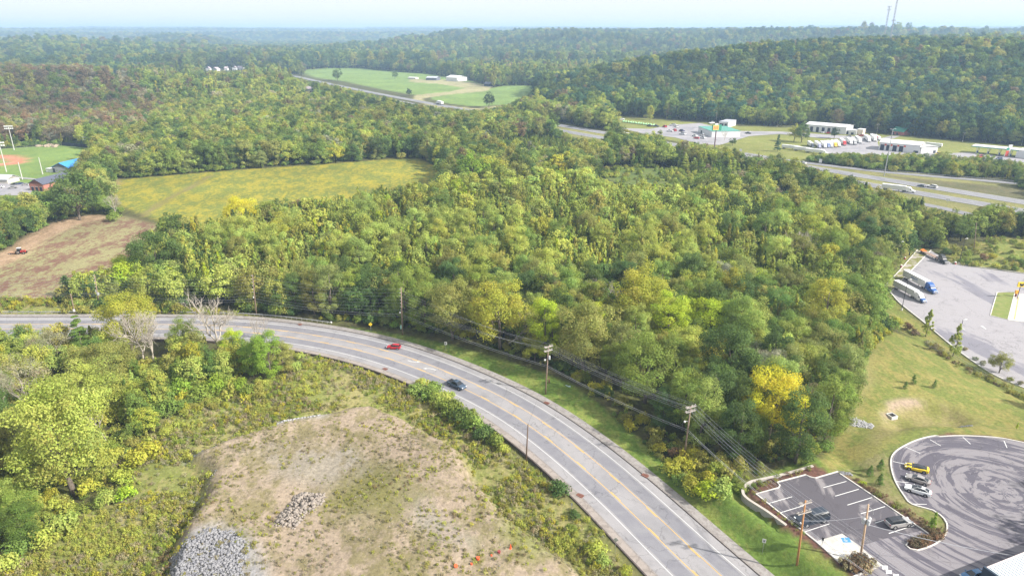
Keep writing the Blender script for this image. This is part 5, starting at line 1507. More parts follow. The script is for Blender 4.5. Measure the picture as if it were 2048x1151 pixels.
K_SMALL = [(1630.5, 1081), (1511.6, 987), (1557, 975), (1560, 970), (1554, 964), (1611, 949), (1620, 953.4), (1630.5, 955.6), (1676, 942.5)]
K_EAST = [(1680, 947), (1740, 987), (1800, 1028), (1860.7, 1069), (1838, 1076)]
K_LOOP = [(1838, 1076), (1815.5, 1084), (1812, 1090), (1820, 1097), (1834.6, 1100), (1869, 1088), (1890, 1070), (1893.7, 1046.5), (1880, 1029), (1866, 1020), (1824, 1008), (1810, 994), (1789.5, 959.6),
          (1781.5, 924.8), (1789.5, 904), (1817, 886.6), (1845, 876), (1871, 871), (1880, 872.5), (1921, 871), (1991, 874.4), (2048, 884.8), (2150, 905), (2300, 945)]
paved = K_SMALL + K_EAST + K_LOOP[1:] + [(2400, 1500), (1800, 1500), (1730, 1165), (1679.5, 1124.6)]
sheet('car_park', PG(paved, ZL), ZL, LOTM)
small = K_SMALL + [(1680, 947), (1740, 987), (1800, 1028), (1845, 1060), (1770, 1076), (1722, 1090), (1684, 1066)]
sheet('car_park_surface', PG(small, ZL), ZL + 0.005, LOTM2)
CONC = asphalt('pale_concrete', (0.62, 0.60, 0.55), (0.54, 0.51, 0.46), 0.5)
ada = [(1630, 1082), (1684, 1066), (1722, 1093), (1766, 1130), (1752, 1134), (1718, 1109), (1680.6, 1124.6)]
sheet('accessible_bay', PG(ada, ZL), ZL + 0.012, CONC)
KERB = mat('pale_kerb', (0.70, 0.67, 0.62), 0.8, noise=((0.52, 0.49, 0.45), 0.6))
kb = MB()
for ln in (K_SMALL, K_EAST, K_LOOP):
    kerb(spline(PG(ln, ZL), 1.0) if ln is K_LOOP else PG(ln, ZL), 0.24, ZL - 0.3, 0.45, kb)
kerb(PG([(1679.5, 1124.6), (1650, 1098), (1630.5, 1081)], ZL), 0.22, ZL - 0.3, 0.45, kb)
kerb(PG([(1752, 1134), (1700, 1156)], ZL), 0.3, ZL - 0.3, 0.45, kb)
tag(kb.build('kerb', KERB), kind='structure')
pm = MB()
def pline(a, b, w=0.11, z=ZL + 0.016):
    A = Vector(G(*a, ZL)); B = Vector(G(*b, ZL)); d = (B - A).normalized(); n = Vector((-d.y, d.x)) * w / 2
    pm.add([(*(A + n), z), (*(A - n), z), (*(B - n), z), (*(B + n), z)], [(0, 1, 2, 3)])
c3 = lambda x, y: (1480 + x / 4.586, 900 + y / 4.586)
c4 = lambda x, y: (1760 + x / 3.70, 840 + y / 3.70)
for a, b in (((255, 487), (480, 423)), ((365, 572), (600, 500)), ((470, 657), (700, 590)), ((585, 748), (820, 672)), ((765, 340), (975, 283)), ((873, 418), (1088, 355)), ((985, 500), (1207, 432)),
             ((1107, 580), (1330, 513)), ((1235, 665), (1430, 605)), ((1365, 760), (1597, 687))):
    pline(c3(*a), c3(*b), 0.14)
for a, b in (((190, 197), (297, 243)), ((97, 303), (200, 326)), ((110, 450), (210, 460)), ((245, 618), (345, 620)), ((370, 142), (450, 188)), ((612, 122), (670, 175)), ((918, 152), (940, 203))):
    pline(c4(*a), c4(*b), 0.14)
for k in range(6):   # hatched strip
    u = k / 5
    a = (835 + (1070 - 835) * u, 945 + (870 - 945) * u); b_ = (925 + (1095 - 925) * u, 1028 + (958 - 1028) * u)
    pline(c3(*a), c3(*b_), 0.13)
pline(c3(835, 945), c3(1070, 870), 0.13)
for (x, y) in ((1330, 1072), (1365, 1113), (1432, 1150)):
    A = G(*c3(x, y), ZL); flat_poly(pm, [(A[0] + dx, A[1] + dy) for dx, dy in ((-.65, -0.42), (0.3, -0.42), (.65, 0.42), (-0.3, 0.42))], ZL + 0.016)
tag(pm.build('parking_marking', mat('fresh_white_marking', (0.82, 0.82, 0.80), 0.6)), kind='structure')
bm_ = MB(); A = G(*c3(970, 820), ZL)
flat_poly(bm_, [(A[0] + dx, A[1] + dy) for dx, dy in ((-0.75, -0.65), (0.75, -0.65), (0.85, 0.6), (-0.65, 0.6))], ZL + 0.02)
tag(bm_.build('accessible_marking', mat('blue_marking', (0.06, 0.28, 0.62), 0.6)), kind='structure')
wm = MB()   # wheelchair symbol
cx, cy = A; ring = [(cx + 0.28 * math.cos(a) - 0.05, cy - 0.12 + 0.28 * math.sin(a)) for a in np.linspace(2.2, 6.4, 14)]
for i in range(13):
    a, b_ = ring[i], ring[i + 1]; ax, ay = (a[0] - cx) * .7 + cx, (a[1] - cy) * .7 + cy; bx, by = (b_[0] - cx) * .7 + cx, (b_[1] - cy) * .7 + cy
    flat_poly(wm, [a, b_, (bx, by), (ax, ay)], ZL + 0.026)
flat_poly(wm, [(cx - .12, cy - .05), (cx - .02, cy - .05), (cx - .02, cy + .3), (cx - .12, cy + .3)], ZL + 0.026)
flat_poly(wm, [(cx - .12, cy - .05), (cx + .25, cy - .3), (cx + .32, cy - .22), (cx - .02, cy + .05)], ZL + 0.026)
flat_poly(wm, [(cx - .15, cy + .33), (cx + .02, cy + .33), (cx + .02, cy + .48), (cx - .15, cy + .48)], ZL + 0.026)
tag(wm.build('accessible_marking', WHITE), kind='structure')

# main retaining wall
BLOCK = mat('grey_block_wall', (0.42, 0.39, 0.36), 0.9, noise=((0.30, 0.28, 0.26), 0.8), nscale=3, bump=0.4)
wl = spline(PG([(1626, 930), (1570, 946), (1522, 957), (1501, 962), (1489, 972), (1486, 984), (1497, 997), (1536, 1022), (1572, 1048)], 3.2), 0.6)
rw = empty('retaining_wall', (wl[0][0], wl[0][1], 0)); mb = MB(); kerb(wl - wl[0], 0.4, 0.3, 2.75, mb); mb.build('block_face', BLOCK, rw)
mb = MB(); kerb(wl - wl[0], 0.55, 3.05, 0.16, mb); mb.build('cap_stones', mat('cap_stone', (0.50, 0.45, 0.40), 0.85, noise=((0.38, 0.34, 0.3), .7)), rw)
tag(rw, 'curved grey block retaining wall around the corner of the small car park', 'retaining wall')

# planted beds
def sprigs(name, poly_px, n, cols, lo, hi, label, z=3.0, kind=(('weed', 1),)):
    poly = PG(poly_px, z); mn = poly.min(0); mx = poly.max(0)
    P = RNG.uniform(0, 1, (n * 6, 2)) * (mx - mn) + mn; P = P[inside(P, poly)][:n]
    pr = [PIDX[(pick(list(kind), RNG.random()), i % 3)] for i in range(len(P))]; U_ = RNG.random((len(P), 3)); s_ = lo + (hi - lo) * U_[:, 0]
    o = gn_scatter(name, [(p[0], p[1], float(T(p[0], p[1])[0])) for p in P], pr, [(s, s, s) for s in s_], [(0, 0, u * 6) for u in U_[:, 1]], [tint_of(pick(cols, u), u, u) for u in U_[:, 2]])
    tag(o, label, 'plants', None, 'stuff')
sprigs('bed_plants', [(1500, 985), (1492, 975), (1505, 965), (1620, 935), (1625, 945), (1556, 958), (1548, 972), (1508, 986), (1625, 1078), (1622, 1083), (1560, 1035)], 60, [('mid', 2), ('olive', 2), ('brown', 1)], 0.5, 1.1, 'young ground plants in the mulch behind the block wall')
sprigs('bed_plants', [(1690, 950), (1700, 948), (1875, 1062), (1885, 1060), (1870, 1072)], 46, [('olive', 2), ('russet', 1), ('lime', 1), ('brown', 2)], 0.5, 1.4, 'low plants in the mulch strip beside the car park kerb')
sprigs('island_shrubs', [(1818, 1088), (1865, 1072), (1885, 1062), (1880, 1078), (1835, 1096)], 40, [('brown', 4), ('russet', 3)], 0.9, 1.7, 'brown ornamental grasses on the kerbed island tip')
sprigs('island_grasses', [(1684, 1128), (1716, 1112), (1748, 1132), (1735, 1142), (1705, 1146)], 90, [('brown', 4), ('russet', 2), ('grey', 1)], 1.0, 1.9, 'mauve-brown ornamental grasses round the transformer pole')

# ------------------------------------------------------------------ rocks
ROCKM = mat('pale_limestone', (0.29, 0.285, 0.29), 0.95, noise=((0.17, 0.17, 0.19), 1.0), nscale=1.5, bump=0.5)
ROCKT = mat('tan_limestone', (0.34, 0.29, 0.24), 0.95, noise=((0.22, 0.19, 0.17), 1.0), nscale=1.5, bump=0.5)
def rocks(name, poly, n, lo, hi, m, label, heap=0.0, cat='rock pile', kind=None, edge=0.4):
    mn = poly.min(0); mx = poly.max(0); P = RNG.uniform(0, 1, (n * 8, 2)) * (mx - mn) + mn; P = P[sdf(P, poly) + 1.6 * (fbm(P[:, 0] + 5, P[:, 1], 2.5, 3) - .5) > RNG.random(len(P)) ** 3 * min(1.5, edge)][:n]
    z = T(P[:, 0], P[:, 1]); c = poly.mean(0); sd = np.maximum(sdf(P, poly), 0)
    bm = bmesh.new(); bmesh.ops.create_icosphere(bm, subdivisions=1, radius=1.0)
    bv = np.array([v.co[:] for v in bm.verts]); bf = np.array([[v.index for v in f.verts] for f in bm.faces]); bm.free()
    Vs, Fs = [], []
    for i, p in enumerate(P):
        s = lo + (hi - lo) * RNG.random() ** 3.2
        q = bv * RNG.uniform(0.7, 1.25, (len(bv), 1)) * np.array([1, RNG.uniform(.6, 1), RNG.uniform(.45, .8)]) * s
        a = RNG.uniform(0, 6.28); R = np.array([[math.cos(a), -math.sin(a), 0], [math.sin(a), math.cos(a), 0], [0, 0, 1]])
        zz = z[i] + heap * (1 - math.exp(-sd[i] / 1.2)) * RNG.uniform(0.3, 1) + s * 0.1
        Vs.append(q @ R.T + np.array([p[0], p[1], zz])); Fs.append(bf + i * len(bv))
    me = fast_mesh(name, np.vstack(Vs), tris=np.vstack(Fs), mat=m)
    o = bpy.data.objects.new(name, me); COL.objects.link(o); tag(o, label, cat, None, kind)
rocks('rock_pile', PG([(330, 1151), (345, 1110), (385, 1085), (430, 1062), (470, 1072), (492, 1090), (500, 1120), (485, 1160), (400, 1180)], 2.4), 7000, 0.05, 0.38, ROCKM, 'big sprawling heap of grey broken stone at the bottom edge', 0.5, kind='stuff', edge=3.0)
rocks('rock_pile', PG([(553, 1055), (560, 1035), (590, 1000), (610, 990), (648, 995), (650, 1005), (625, 1030), (590, 1062)], 2.5), 900, 0.10, 0.55, ROCKT, 'small tan boulder heap in the middle of the fill', 0.9, kind='stuff')
rocks('rock_band', PG([(368, 905), (372, 895), (400, 890), (430, 872), (520, 848), (600, 833), (650, 838), (600, 845), (520, 862), (440, 885), (400, 905)], 2.0), 2600, 0.10, 0.42, mat('white_riprap', (0.44, 0.43, 0.43), 0.95, noise=((0.3, 0.3, 0.3), .9)), 'pale stone band along the upper left rim of the fill', 0.1, kind='stuff')
rocks('rock_band', PG([(860, 850), (880, 860), (912, 882), (905, 890), (880, 872), (850, 856)], 2.3), 260, 0.08, 0.25, ROCKT, 'short stony rim at the upper right corner of the fill', 0.1, kind='stuff')
rocks('riprap', PG([(1682, 833), (1700, 829), (1722, 836), (1745, 848), (1742, 860), (1715, 854), (1690, 846)]), 800, 0.12, 0.34, mat('white_riprap', (0.44, 0.43, 0.43), 0.95, noise=((0.3, 0.3, 0.3), .9)), 'patch of white riprap stones between lawn and wood', 0.05, kind='stuff')
rocks('riprap', PG([(1912, 850), (1930, 849), (1945, 857), (1935, 860), (1915, 856)]), 140, 0.1, 0.3, ROCKM, 'small grey stone patch in the basin above the parking loop', kind='stuff')
rocks('riprap', PG([(1678, 940), (1700, 938), (1704, 945), (1685, 947)], 3), 120, 0.1, 0.28, ROCKM, 'stones at the drain corner of the small car park', kind='stuff')
rocks('loose_stones', MOUND[:-2], 1100, 0.05, 0.22, ROCKT, 'loose pale stones scattered over the bare fill', kind='stuff')
rocks('loose_stones', PG([(300, 1180), (330, 1070), (420, 940), (440, 950), (370, 1080), (340, 1190)], 1), 260, 0.08, 0.3, ROCKM, 'grey stones down the left slope of the fill', kind='stuff')
# drain box, buckets, cones
p = at(1783, 834); e = empty('drain_inlet', p, 0.3)
mb = MB(); 
for c, sz in (((0, -.85, .3), (1.9, .2, .9)), ((0, .85, .3), (1.9, .2, .9)), ((-.85, 0, .3), (.2, 1.5, .9)), ((.85, 0, .3), (.2, 1.5, .9))): mb.box(c, sz)
mb.build('concrete_box', mat('drain_concrete', (0.66, 0.65, 0.62), 0.8), e)
mb = MB()
for k in range(6): mb.box((-.6 + k * .24, 0, 0.7), (0.05, 1.5, 0.06))
mb.build('grate', DARKM, e); tag(e, 'square concrete drain inlet with a dark grate in the grassy basin', 'drain')
ORANGE = mat('orange_plastic', (0.85, 0.13, 0.04), 0.5)
for k, (px, py, s, lab) in enumerate(((912, 1132, 1.0, 'orange bucket lying at the lower left of the litter row'), (956, 1118, 1.0, 'brightest orange bucket in the middle of the fill litter'), (1021, 1096, 1.1, 'red-orange upright marker at the top of the litter row'),
                                      (998, 1105, 0.9, 'dark red bucket right of the middle of the litter row'), (943, 1128, 0.6, 'small orange scrap between the two buckets'), (983, 1111, 0.5, 'smallest pinkish scrap on the fill'))):
    p = at(px, py); mb = MB()
    if k == 2: mb.tube([(0, 0, 0), (0, 0, .06), (0, 0, .1), (0, 0, 0.95)], [0.3, 0.3, 0.2, 0.05], 10)
    else: mb.tube([(0, 0, 0), (0, 0, 0.5 * s), (0, 0, 0.52 * s), (0, 0, 0.1 * s)], [0.26 * s, 0.33 * s, 0.29 * s, 0.2 * s], 12)
    o = mb.build('bucket' if k != 2 else 'traffic_cone', ORANGE if k not in (3,) else mat('dark_red_plastic', (0.3, 0.05, 0.05), .5)); o.location = p; o.rotation_euler = (0.5 if k == 0 else 0, 0, k)
    tag(o, lab, 'bucket' if k != 2 else 'cone', 'orange litter on the fill')
# ------------------------------------------------------------------ vehicles
GLASS = mat('dark_glass', (0.02, 0.025, 0.03), 0.08, spec=0.7)
TYRE = mat('tyre_rubber', (0.02, 0.02, 0.02), 0.9)
RIM = mat('alloy_rim', (0.55, 0.55, 0.56), 0.3, 0.8)
LAMPW = mat('clear_lamp', (0.75, 0.78, 0.8), 0.2)
LAMPR = mat('red_lamp', (0.45, 0.02, 0.02), 0.3)
def paint(name, c, metal=0.0, rough=0.35):
    return mat('paint_' + name, c, rough, metal, noise=(tuple(q * 0.9 for q in c), 0.4), coat=0.6, nscale=0.6)

def loft(mb, sections):
    """closed cross-sections (lists of points) joined in order, capped"""
    b = len(mb.V); n = len(sections[0])
    for s in sections: mb.V += [Vector(p) for p in s]
    for i in range(len(sections) - 1):
        for k in range(n):
            mb.F.append((b + i * n + k, b + (i + 1) * n + k, b + (i + 1) * n + (k + 1) % n, b + i * n + (k + 1) % n))
    mb.F.append(tuple(b + k for k in range(n))); mb.F.append(tuple(b + (len(sections) - 1) * n + k for k in reversed(range(n))))

def body_section(x, zl, zs, zt, w):
    """x station: sill height, shoulder height, top height, half width"""
    return [(x, -w * .86, zl), (x, -w, zl + .14), (x, -w, zs - .1), (x, -w * .96, zs), (x, -w * .62, zt), (x, w * .62, zt), (x, w * .96, zs), (x, w, zs - .1), (x, w, zl + .14), (x, w * .86, zl)]

STYLE = dict(
    sedan=dict(L=4.85, W=1.86, st=[(-2.42, .42, .78, .84, .78), (-2.3, .26, .92, 1.0, .88), (-1.6, .2, .96, 1.06, .93), (-.5, .18, .94, .98, .93), (.9, .18, .9, .95, .93), (1.7, .2, .82, .88, .92), (2.25, .26, .68, .74, .82), (2.42, .4, .58, .62, .66)],
               cab=[(-1.95, 1.02, 1.04, .62), (-1.15, 1.0, 1.38, .60), (-.45, .98, 1.44, .62), (.25, .97, 1.40, .61), (1.15, .95, .97, .66)], wz=.33, wx=(-1.42, 1.46)),
    sport=dict(L=4.5, W=1.92, st=[(-2.24, .4, .82, .88, .8), (-2.1, .2, .92, .97, .92), (-1.3, .15, .9, .98, .97), (-.3, .13, .76, .84, .93), (.7, .13, .74, .80, .93), (1.4, .14, .76, .78, .95), (2.0, .16, .58, .6, .88), (2.26, .26, .42, .45, .6)],
               cab=[(-1.85, .93, .95, .62), (-1.0, .92, 1.12, .58), (-.4, .88, 1.22, .56), (.1, .86, 1.2, .56), (.95, .8, .82, .66)], wz=.34, wx=(-1.35, 1.4)),
    suv=dict(L=4.8, W=1.93, st=[(-2.4, .5, .98, 1.04, .84), (-2.3, .32, 1.08, 1.12, .92), (-1.4, .26, 1.08, 1.12, .96), (0, .24, 1.06, 1.1, .96), (1.0, .24, 1.04, 1.1, .95), (1.8, .27, .96, 1.02, .93), (2.28, .34, .84, .9, .84), (2.42, .5, .7, .74, .7)],
             cab=[(-2.28, 1.1, 1.12, .72), (-1.95, 1.1, 1.62, .68), (-.6, 1.1, 1.72, .68), (.3, 1.08, 1.68, .67), (1.2, 1.06, 1.08, .72)], wz=.38, wx=(-1.42, 1.45)),
    bigsuv=dict(L=5.5, W=2.04, st=[(-2.75, .5, 1.1, 1.14, .9), (-2.65, .35, 1.14, 1.2, .97), (-1.5, .3, 1.14, 1.2, 1.0), (0, .3, 1.12, 1.18, 1.0), (1.3, .3, 1.12, 1.2, 1.0), (2.2, .32, 1.08, 1.14, .98), (2.65, .36, 1.0, 1.05, .92), (2.76, .5, .85, .9, .82)],
                cab=[(-2.66, 1.17, 1.2, .78), (-2.45, 1.17, 1.82, .73), (-.8, 1.17, 1.92, .73), (.45, 1.16, 1.88, .72), (1.35, 1.14, 1.16, .78)], wz=.42, wx=(-1.6, 1.72)),
    pickup=dict(L=5.7, W=2.0, st=[(-2.85, .5, 1.02, 1.04, .9), (-2.75, .4, 1.08, 1.1, .97), (-1.0, .36, 1.08, 1.1, .98), (0, .34, 1.08, 1.12, .98), (1.4, .34, 1.1, 1.16, .98), (2.3, .36, 1.04, 1.1, .96), (2.75, .42, .96, 1.0, .9), (2.85, .55, .82, .86, .8)],
                cab=[(-.95, 1.1, 1.12, .74), (-.75, 1.1, 1.72, .7), (0, 1.1, 1.84, .7), (.7, 1.1, 1.8, .7), (1.5, 1.1, 1.12, .76)], wz=.42, wx=(-1.75, 1.8)))

def wheel(e, x, y, r, w=0.24, name='wheel'):
    mb = MB(); mb.tube([(x, y - w / 2, r), (x, y - w * .38, r), (x, y + w * .38, r), (x, y + w / 2, r)], [r * .9, r, r, r * .9], 16)
    o = mb.build(name, TYRE, e, False)
    s = 1 if y > 0 else -1
    mb = MB(); mb.tube([(x, y + s * w * .4, r), (x, y + s * w * .53, r)], [r * .62, r * .56], 12); rm_ = mb.build('rim', RIM, None)
    rm_.parent = o
    return o

def car(style, m, label, front, rear, z=0.0, group=None, cat='car', name='parked_car', roofm=None, extra=None):
    """a car between the pixels of its nose and tail on the plane z"""
    S_ = STYLE[style]
    A = Vector(G(*front, z)); B = Vector(G(*rear, z)); c = (A + B) / 2; d = A - B
    sc_ = min(1.18, max(0.86, d.length / S_['L']))
    e = empty(name, (c.x, c.y, z + 0.01), math.atan2(d.y, d.x)); e.scale = (sc_,) * 3
    mb = MB(); loft(mb, [body_section(x, zl, zs, zt, w * S_['W'] / 2 / .97) for x, zl, zs, zt, w in S_['st']]); b_ = mb.build('body', m, e, False)
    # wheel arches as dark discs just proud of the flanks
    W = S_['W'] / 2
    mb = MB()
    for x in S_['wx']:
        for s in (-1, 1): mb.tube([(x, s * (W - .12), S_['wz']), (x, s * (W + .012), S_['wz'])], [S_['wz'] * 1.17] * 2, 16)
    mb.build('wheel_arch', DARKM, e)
    # glasshouse
    cab = S_['cab']
    def cs(x, z0, z1, w): return [(x, -w * 1.22 * W / .95, z0 - .03), (x, -w * 1.02 * W / .95 - .01, z0 + (z1 - z0) * .75), (x, -w * .82 * W / .95, z1), (x, w * .82 * W / .95, z1), (x, w * 1.02 * W / .95 + .01, z0 + (z1 - z0) * .75), (x, w * 1.22 * W / .95, z0 - .03)]
    mb = MB(); loft(mb, [cs(x, z0, z1, w) for x, z0, z1, w in cab]); mb.build('windows', GLASS, e)
    # roof skin and pillars
    mb = MB(); inner = cab[1:-1]
    loft(mb, [[(x, -w * .86 * W / .95, z1 - .03), (x, -w * .8 * W / .95, z1 + .025), (x, w * .8 * W / .95, z1 + .025), (x, w * .86 * W / .95, z1 - .03)] for x, z0, z1, w in inner])
    for s in (-1, 1):
        for (p0, p1) in ((cab[0], cab[1]), (cab[-1], cab[-2])):
            mb.tube([(p0[0], s * p0[3] * 1.16 * W / .95, p0[1]), (p1[0], s * p1[3] * .84 * W / .95, p1[2])], 0.045, 5)
        mx_ = (cab[1][0] + cab[-2][0]) / 2; k = cab[2]
        mb.tube([(mx_, s * k[3] * 1.2 * W / .95, k[1]), (mx_, s * k[3] * .9 * W / .95, k[2] - .08)], 0.035, 5)
    mb.build('roof', roofm or m, e)
    for x in S_['wx']:
        for s in (-1, 1): wheel(e, x, s * (W - .1), S_['wz'])
    fx, rx = S_['st'][-2][0], S_['st'][0][0]
    for s in (-1, 1):
        mb = MB(); mb.box((fx + .06, s * W * .66, S_['st'][-2][2] - .03), (.2, .36, .14)); mb.build('headlight', LAMPW, e)
        mb = MB(); mb.box((rx + .05, s * W * .68, S_['st'][1][2] - .12), (.14, .3, .16)); mb.build('taillight', LAMPR, e)
        mb = MB(); mb.box((cab[-1][0] - .3, s * (W + .1), cab[-1][1] + .06), (.14, .2, .14)); mb.build('door_mirror', m, e)
    if style == 'pickup':
        mb = MB(); mb.box((-1.9, 0, 1.075), (1.6, 1.45, .07)); mb.build('bed_liner', DARKM, e)
    if extra: extra(e)
    tag(e, label, cat, group)
    return e

G1 = 'cars parked in the car parks at bottom right'
def sunroof(e):
    mb = MB(); mb.box((-.15, 0, 1.475), (.75, .8, .02)); mb.build('sunroof', GLASS, e)
def stripe(e):
    mb = MB(); mb.box((1.45, 0, .80), (.9, .5, .02), 0); mb.box((-1.55, 0, 1.0), (.5, 1.1, .03)); mb.build('vent_panel', DARKM, e)
car('sport', paint('yellow', (0.85, 0.62, 0.02)), 'low bright yellow sports car with dark roof panels, topmost in the parking loop', (1808.5, 932.5), (1857, 945), ZL, G1, roofm=GLASS, extra=stripe)
car('sedan', paint('champagne', (0.50, 0.46, 0.43), 0.5), 'champagne silver saloon between the yellow and the white car', (1810, 954), (1860, 970.5), ZL, G1)
car('sedan', paint('white', (0.82, 0.83, 0.84)), 'white saloon with a dark sunroof, lowest of the three in the parking loop', (1808, 975.5), (1862, 992.5), ZL, G1, extra=sunroof)
car('suv', paint('silver', (0.60, 0.58, 0.56), 0.5), 'silver estate car with a black roof in the small car park', (1819, 1046), (1773, 1053), ZL, G1, roofm=paint('black', (0.02, 0.022, 0.028)))
car('bigsuv', paint('black_blue', (0.018, 0.028, 0.045)), 'large black off-roader parked against the left kerb of the small car park', (1591, 1051), (1653, 1034), ZL, G1)
car('sedan', paint('blue', (0.04, 0.16, 0.34)), 'blue car at the bottom edge beside the white-roofed building', (1924, 1160), (1968, 1149), ZL, G1)
car('suv', paint('red', (0.50, 0.015, 0.03)), 'small red car driving left on the curved road', (774.5, 696), (801.5, 697.5), 0.0, 'vehicles on the roads', name='moving_car')
car('pickup', paint('slate', (0.07, 0.11, 0.17), 0.3), 'dark blue pickup on the road behind the hedge', (929, 780.5), (898, 766), 0.0, 'vehicles on the roads', name='moving_car', cat='pickup')
g2_ = 'vehicles on the motorway'
car('suv', WHITEP, 'white off-roader on the motorway behind the dark saloon', (1853, 373.5), (1875, 377), 0.03, g2_, name='moving_car')
car('sedan', paint('dark', (0.05, 0.08, 0.12)), 'dark saloon on the motorway just left of the white off-roader', (1835.5, 371.5), (1850, 374.5), 0.03, g2_, name='moving_car')
car('sedan', WHITEP, 'white car on the motorway above the pale young wood', (1598, 326), (1612, 328.5), 0.03, g2_, name='moving_car')

def text_part(txt, size, m, parent, loc, rot, name='lettering'):
    cu = bpy.data.curves.new('lettering', 'FONT'); cu.body = txt; cu.size = size; cu.extrude = 0.01; cu.align_x = 'CENTER'; cu.offset = 0.02
    o = bpy.data.objects.new('lettering', cu); COL.objects.link(o)
    dg = bpy.context.evaluated_depsgraph_get(); me = bpy.data.meshes.new_from_object(o.evaluated_get(dg))
    bpy.data.objects.remove(o); me.materials.clear(); me.materials.append(m)
    t = bpy.data.objects.new(name, me); COL.objects.link(t); t.parent = parent; t.location = loc; t.rotation_euler = rot
    return t

def tractor_unit(e, x0, m, m2, wheels=True, high=2.9, low=None):
    """sleeper tractor, nose at x0, built toward -x"""
    def sec(x, w, z0, z1, c=0.18): return [(x, -w, z0), (x, -w, z1 - c * 1.4), (x, -w + c, z1), (x, w - c, z1), (x, w, z1 - c * 1.4), (x, w, z0)]
    mb = MB(); loft(mb, [sec(x0, .82, .55, 1.25), sec(x0 - .25, 1.05, .5, 1.55), sec(x0 - 1.6, 1.12, .5, 1.85), sec(x0 - 1.95, 1.15, .5, 1.95)]); mb.build('bonnet', m2 or m, e)
    mb = MB(); loft(mb, [sec(x0 - 1.9, 1.15, .6, 2.0), sec(x0 - 2.5, 1.18, .6, 2.75), sec(x0 - 3.2, 1.2, .6, 3.4), sec(x0 - 4.2, 1.22, .6, 3.75), sec(x0 - 5.4, 1.22, .6, 3.8)]); mb.build('cab', m, e)
    mb = MB(); mb.add([(x0 - 1.93, -1.0, 2.02), (x0 - 1.93, 1.0, 2.02), (x0 - 2.5, 1.0, 2.76), (x0 - 2.5, -1.0, 2.76), (x0 - 2.6, 0, 2.7)], [(0, 1, 2, 3)])
    for s in (-1, 1): mb.box((x0 - 2.85, s * 1.2, 2.25), (.8, .04, .6))
    mb.build('windscreen', GLASS, e)
    mb = MB(); mb.box((x0 + .03, 0, 1.0), (.08, 1.1, .75)); mb.box((x0 + .02, 0, .55), (.2, 2.1, .3)); mb.build('grille', RIM, e)
    for s in (-1, 1):
        mb = MB(); mb.box((x0 - .12, s * .86, 1.15), (.25, .3, .25)); mb.build('headlight', LAMPW, e)
        mb = MB(); mb.tube([(x0 - 1.95, s * 1.15, 2.2), (x0 - 1.9, s * 1.5, 2.2)], .03, 5); mb.box((x0 - 1.9, s * 1.5, 2.25), (.08, .2, .55)); mb.build('door_mirror', DARKM, e)
        mb = MB(); mb.tube([(x0 - 3.9, s * 1.05, .75), (x0 - 5.1, s * 1.05, .75)], .32, 12); mb.build('fuel_tank', RIM, e)
    mb = MB(); mb.box((x0 - 5.2, 0, .8), (5.4, .9, .22)); mb.build('chassis', DARKM, e)
    for x in (x0 - 1.25, x0 - 6.2, x0 - 7.4):
        for s in (-1, 1): wheel(e, x, s * 1.02, .5, .34)

def semi(front, rear, z, label, cabm, cab2=None, trailerm=None, flat=False, group='articulated lorries', name='articulated_lorry', textm=None):
    A = Vector(G(*front, z)); B = Vector(G(*rear, z)); d = A - B; c = (A + B) / 2; L_ = 20.5
    s_ = min(1.1, max(0.8, d.length / L_))
    e = empty(name, (c.x, c.y, z + 0.01), math.atan2(d.y, d.x)); e.scale = (s_,) * 3
    x0 = L_ / 2; tractor_unit(e, x0, cabm, cab2)
    tl = 14.6; xc = -L_ / 2 + tl / 2
    if not flat:
        mb = MB(); w = 1.28
        mb.box((xc, 0, 2.6), (tl, 2.56, 2.75)); mb.build('trailer_box', trailerm or WHITEP, e)
        mb = MB()
        for k in range(24):
            for s in (-1, 1): mb.box((xc - tl / 2 + .3 + k * (tl - .6) / 23, s * 1.285, 2.6), (.06, .03, 2.7))
        mb.box((xc, 0, 3.985), (tl - .1, 2.5, .02)); mb.build('trailer_ribs', mat('pale_grey_panel', (0.92, 0.93, 0.94), .5), e)
        if textm:
            text_part('RELAYS', 1.25, textm, e, (xc + 0.6, -1.32, 2.3), (math.pi / 2, 0, 0))
    else:
        mb = MB(); mb.box((xc, 0, 1.15), (tl, 2.5, .22)); mb.build('trailer_deck', mat('brown_deck', (0.34, 0.24, 0.19), .8), e)
        mb = MB(); mb.box((xc - tl / 2 + 1.4, 0, 1.38), (2.6, 2.4, .3)); mb.box((xc - tl/2 + .2, 0, 1.6), (.25, 2.4, .4)); mb.build('orange_ramp', mat('orange_paint', (0.85, .25, .04), .5), e)
        mb = MB(); mb.box((xc + tl / 2 - 1.2, 0, 1.5), (.3, 2.4, .7)); mb.build('bulkhead', DARKM, e)
    mb = MB(); mb.box((xc, 0, 1.05), (tl * .96, .9, .2)); mb.box((xc + 3.2, .7, .6), (.15, .15, 1.0)); mb.box((xc + 3.2, -.7, .6), (.15, .15, 1.0)); mb.build('trailer_frame', DARKM, e)
    for x in (-L_ / 2 + 1.5, -L_ / 2 + 2.8):
        for s in (-1, 1): wheel(e, x, s * 1.02, .5, .34)
    tag(e, label, 'lorry', group)
    return e
BLUE = paint('royal_blue', (0.015, 0.10, 0.36)); PWHITE = paint('truck_white', (0.92, 0.92, 0.91)); PBLACK = paint('truck_black', (0.015, 0.017, 0.02))
ZS = -4.04
semi((1849, 607), (1789, 575), ZS, 'white box trailer with a white and blue cab, nearest in the truck lot', PWHITE, BLUE)
semi((1871, 589), (1809, 556), ZS, 'white box trailer with an all blue cab and blue lettering in the truck lot', BLUE, textm=mat('blue_lettering', (0.12, 0.2, 0.45), .5))
semi((1893, 529), (1842, 504), ZS, 'black lorry with a low brown flatbed at the far side of the truck lot', PBLACK, flat=True)
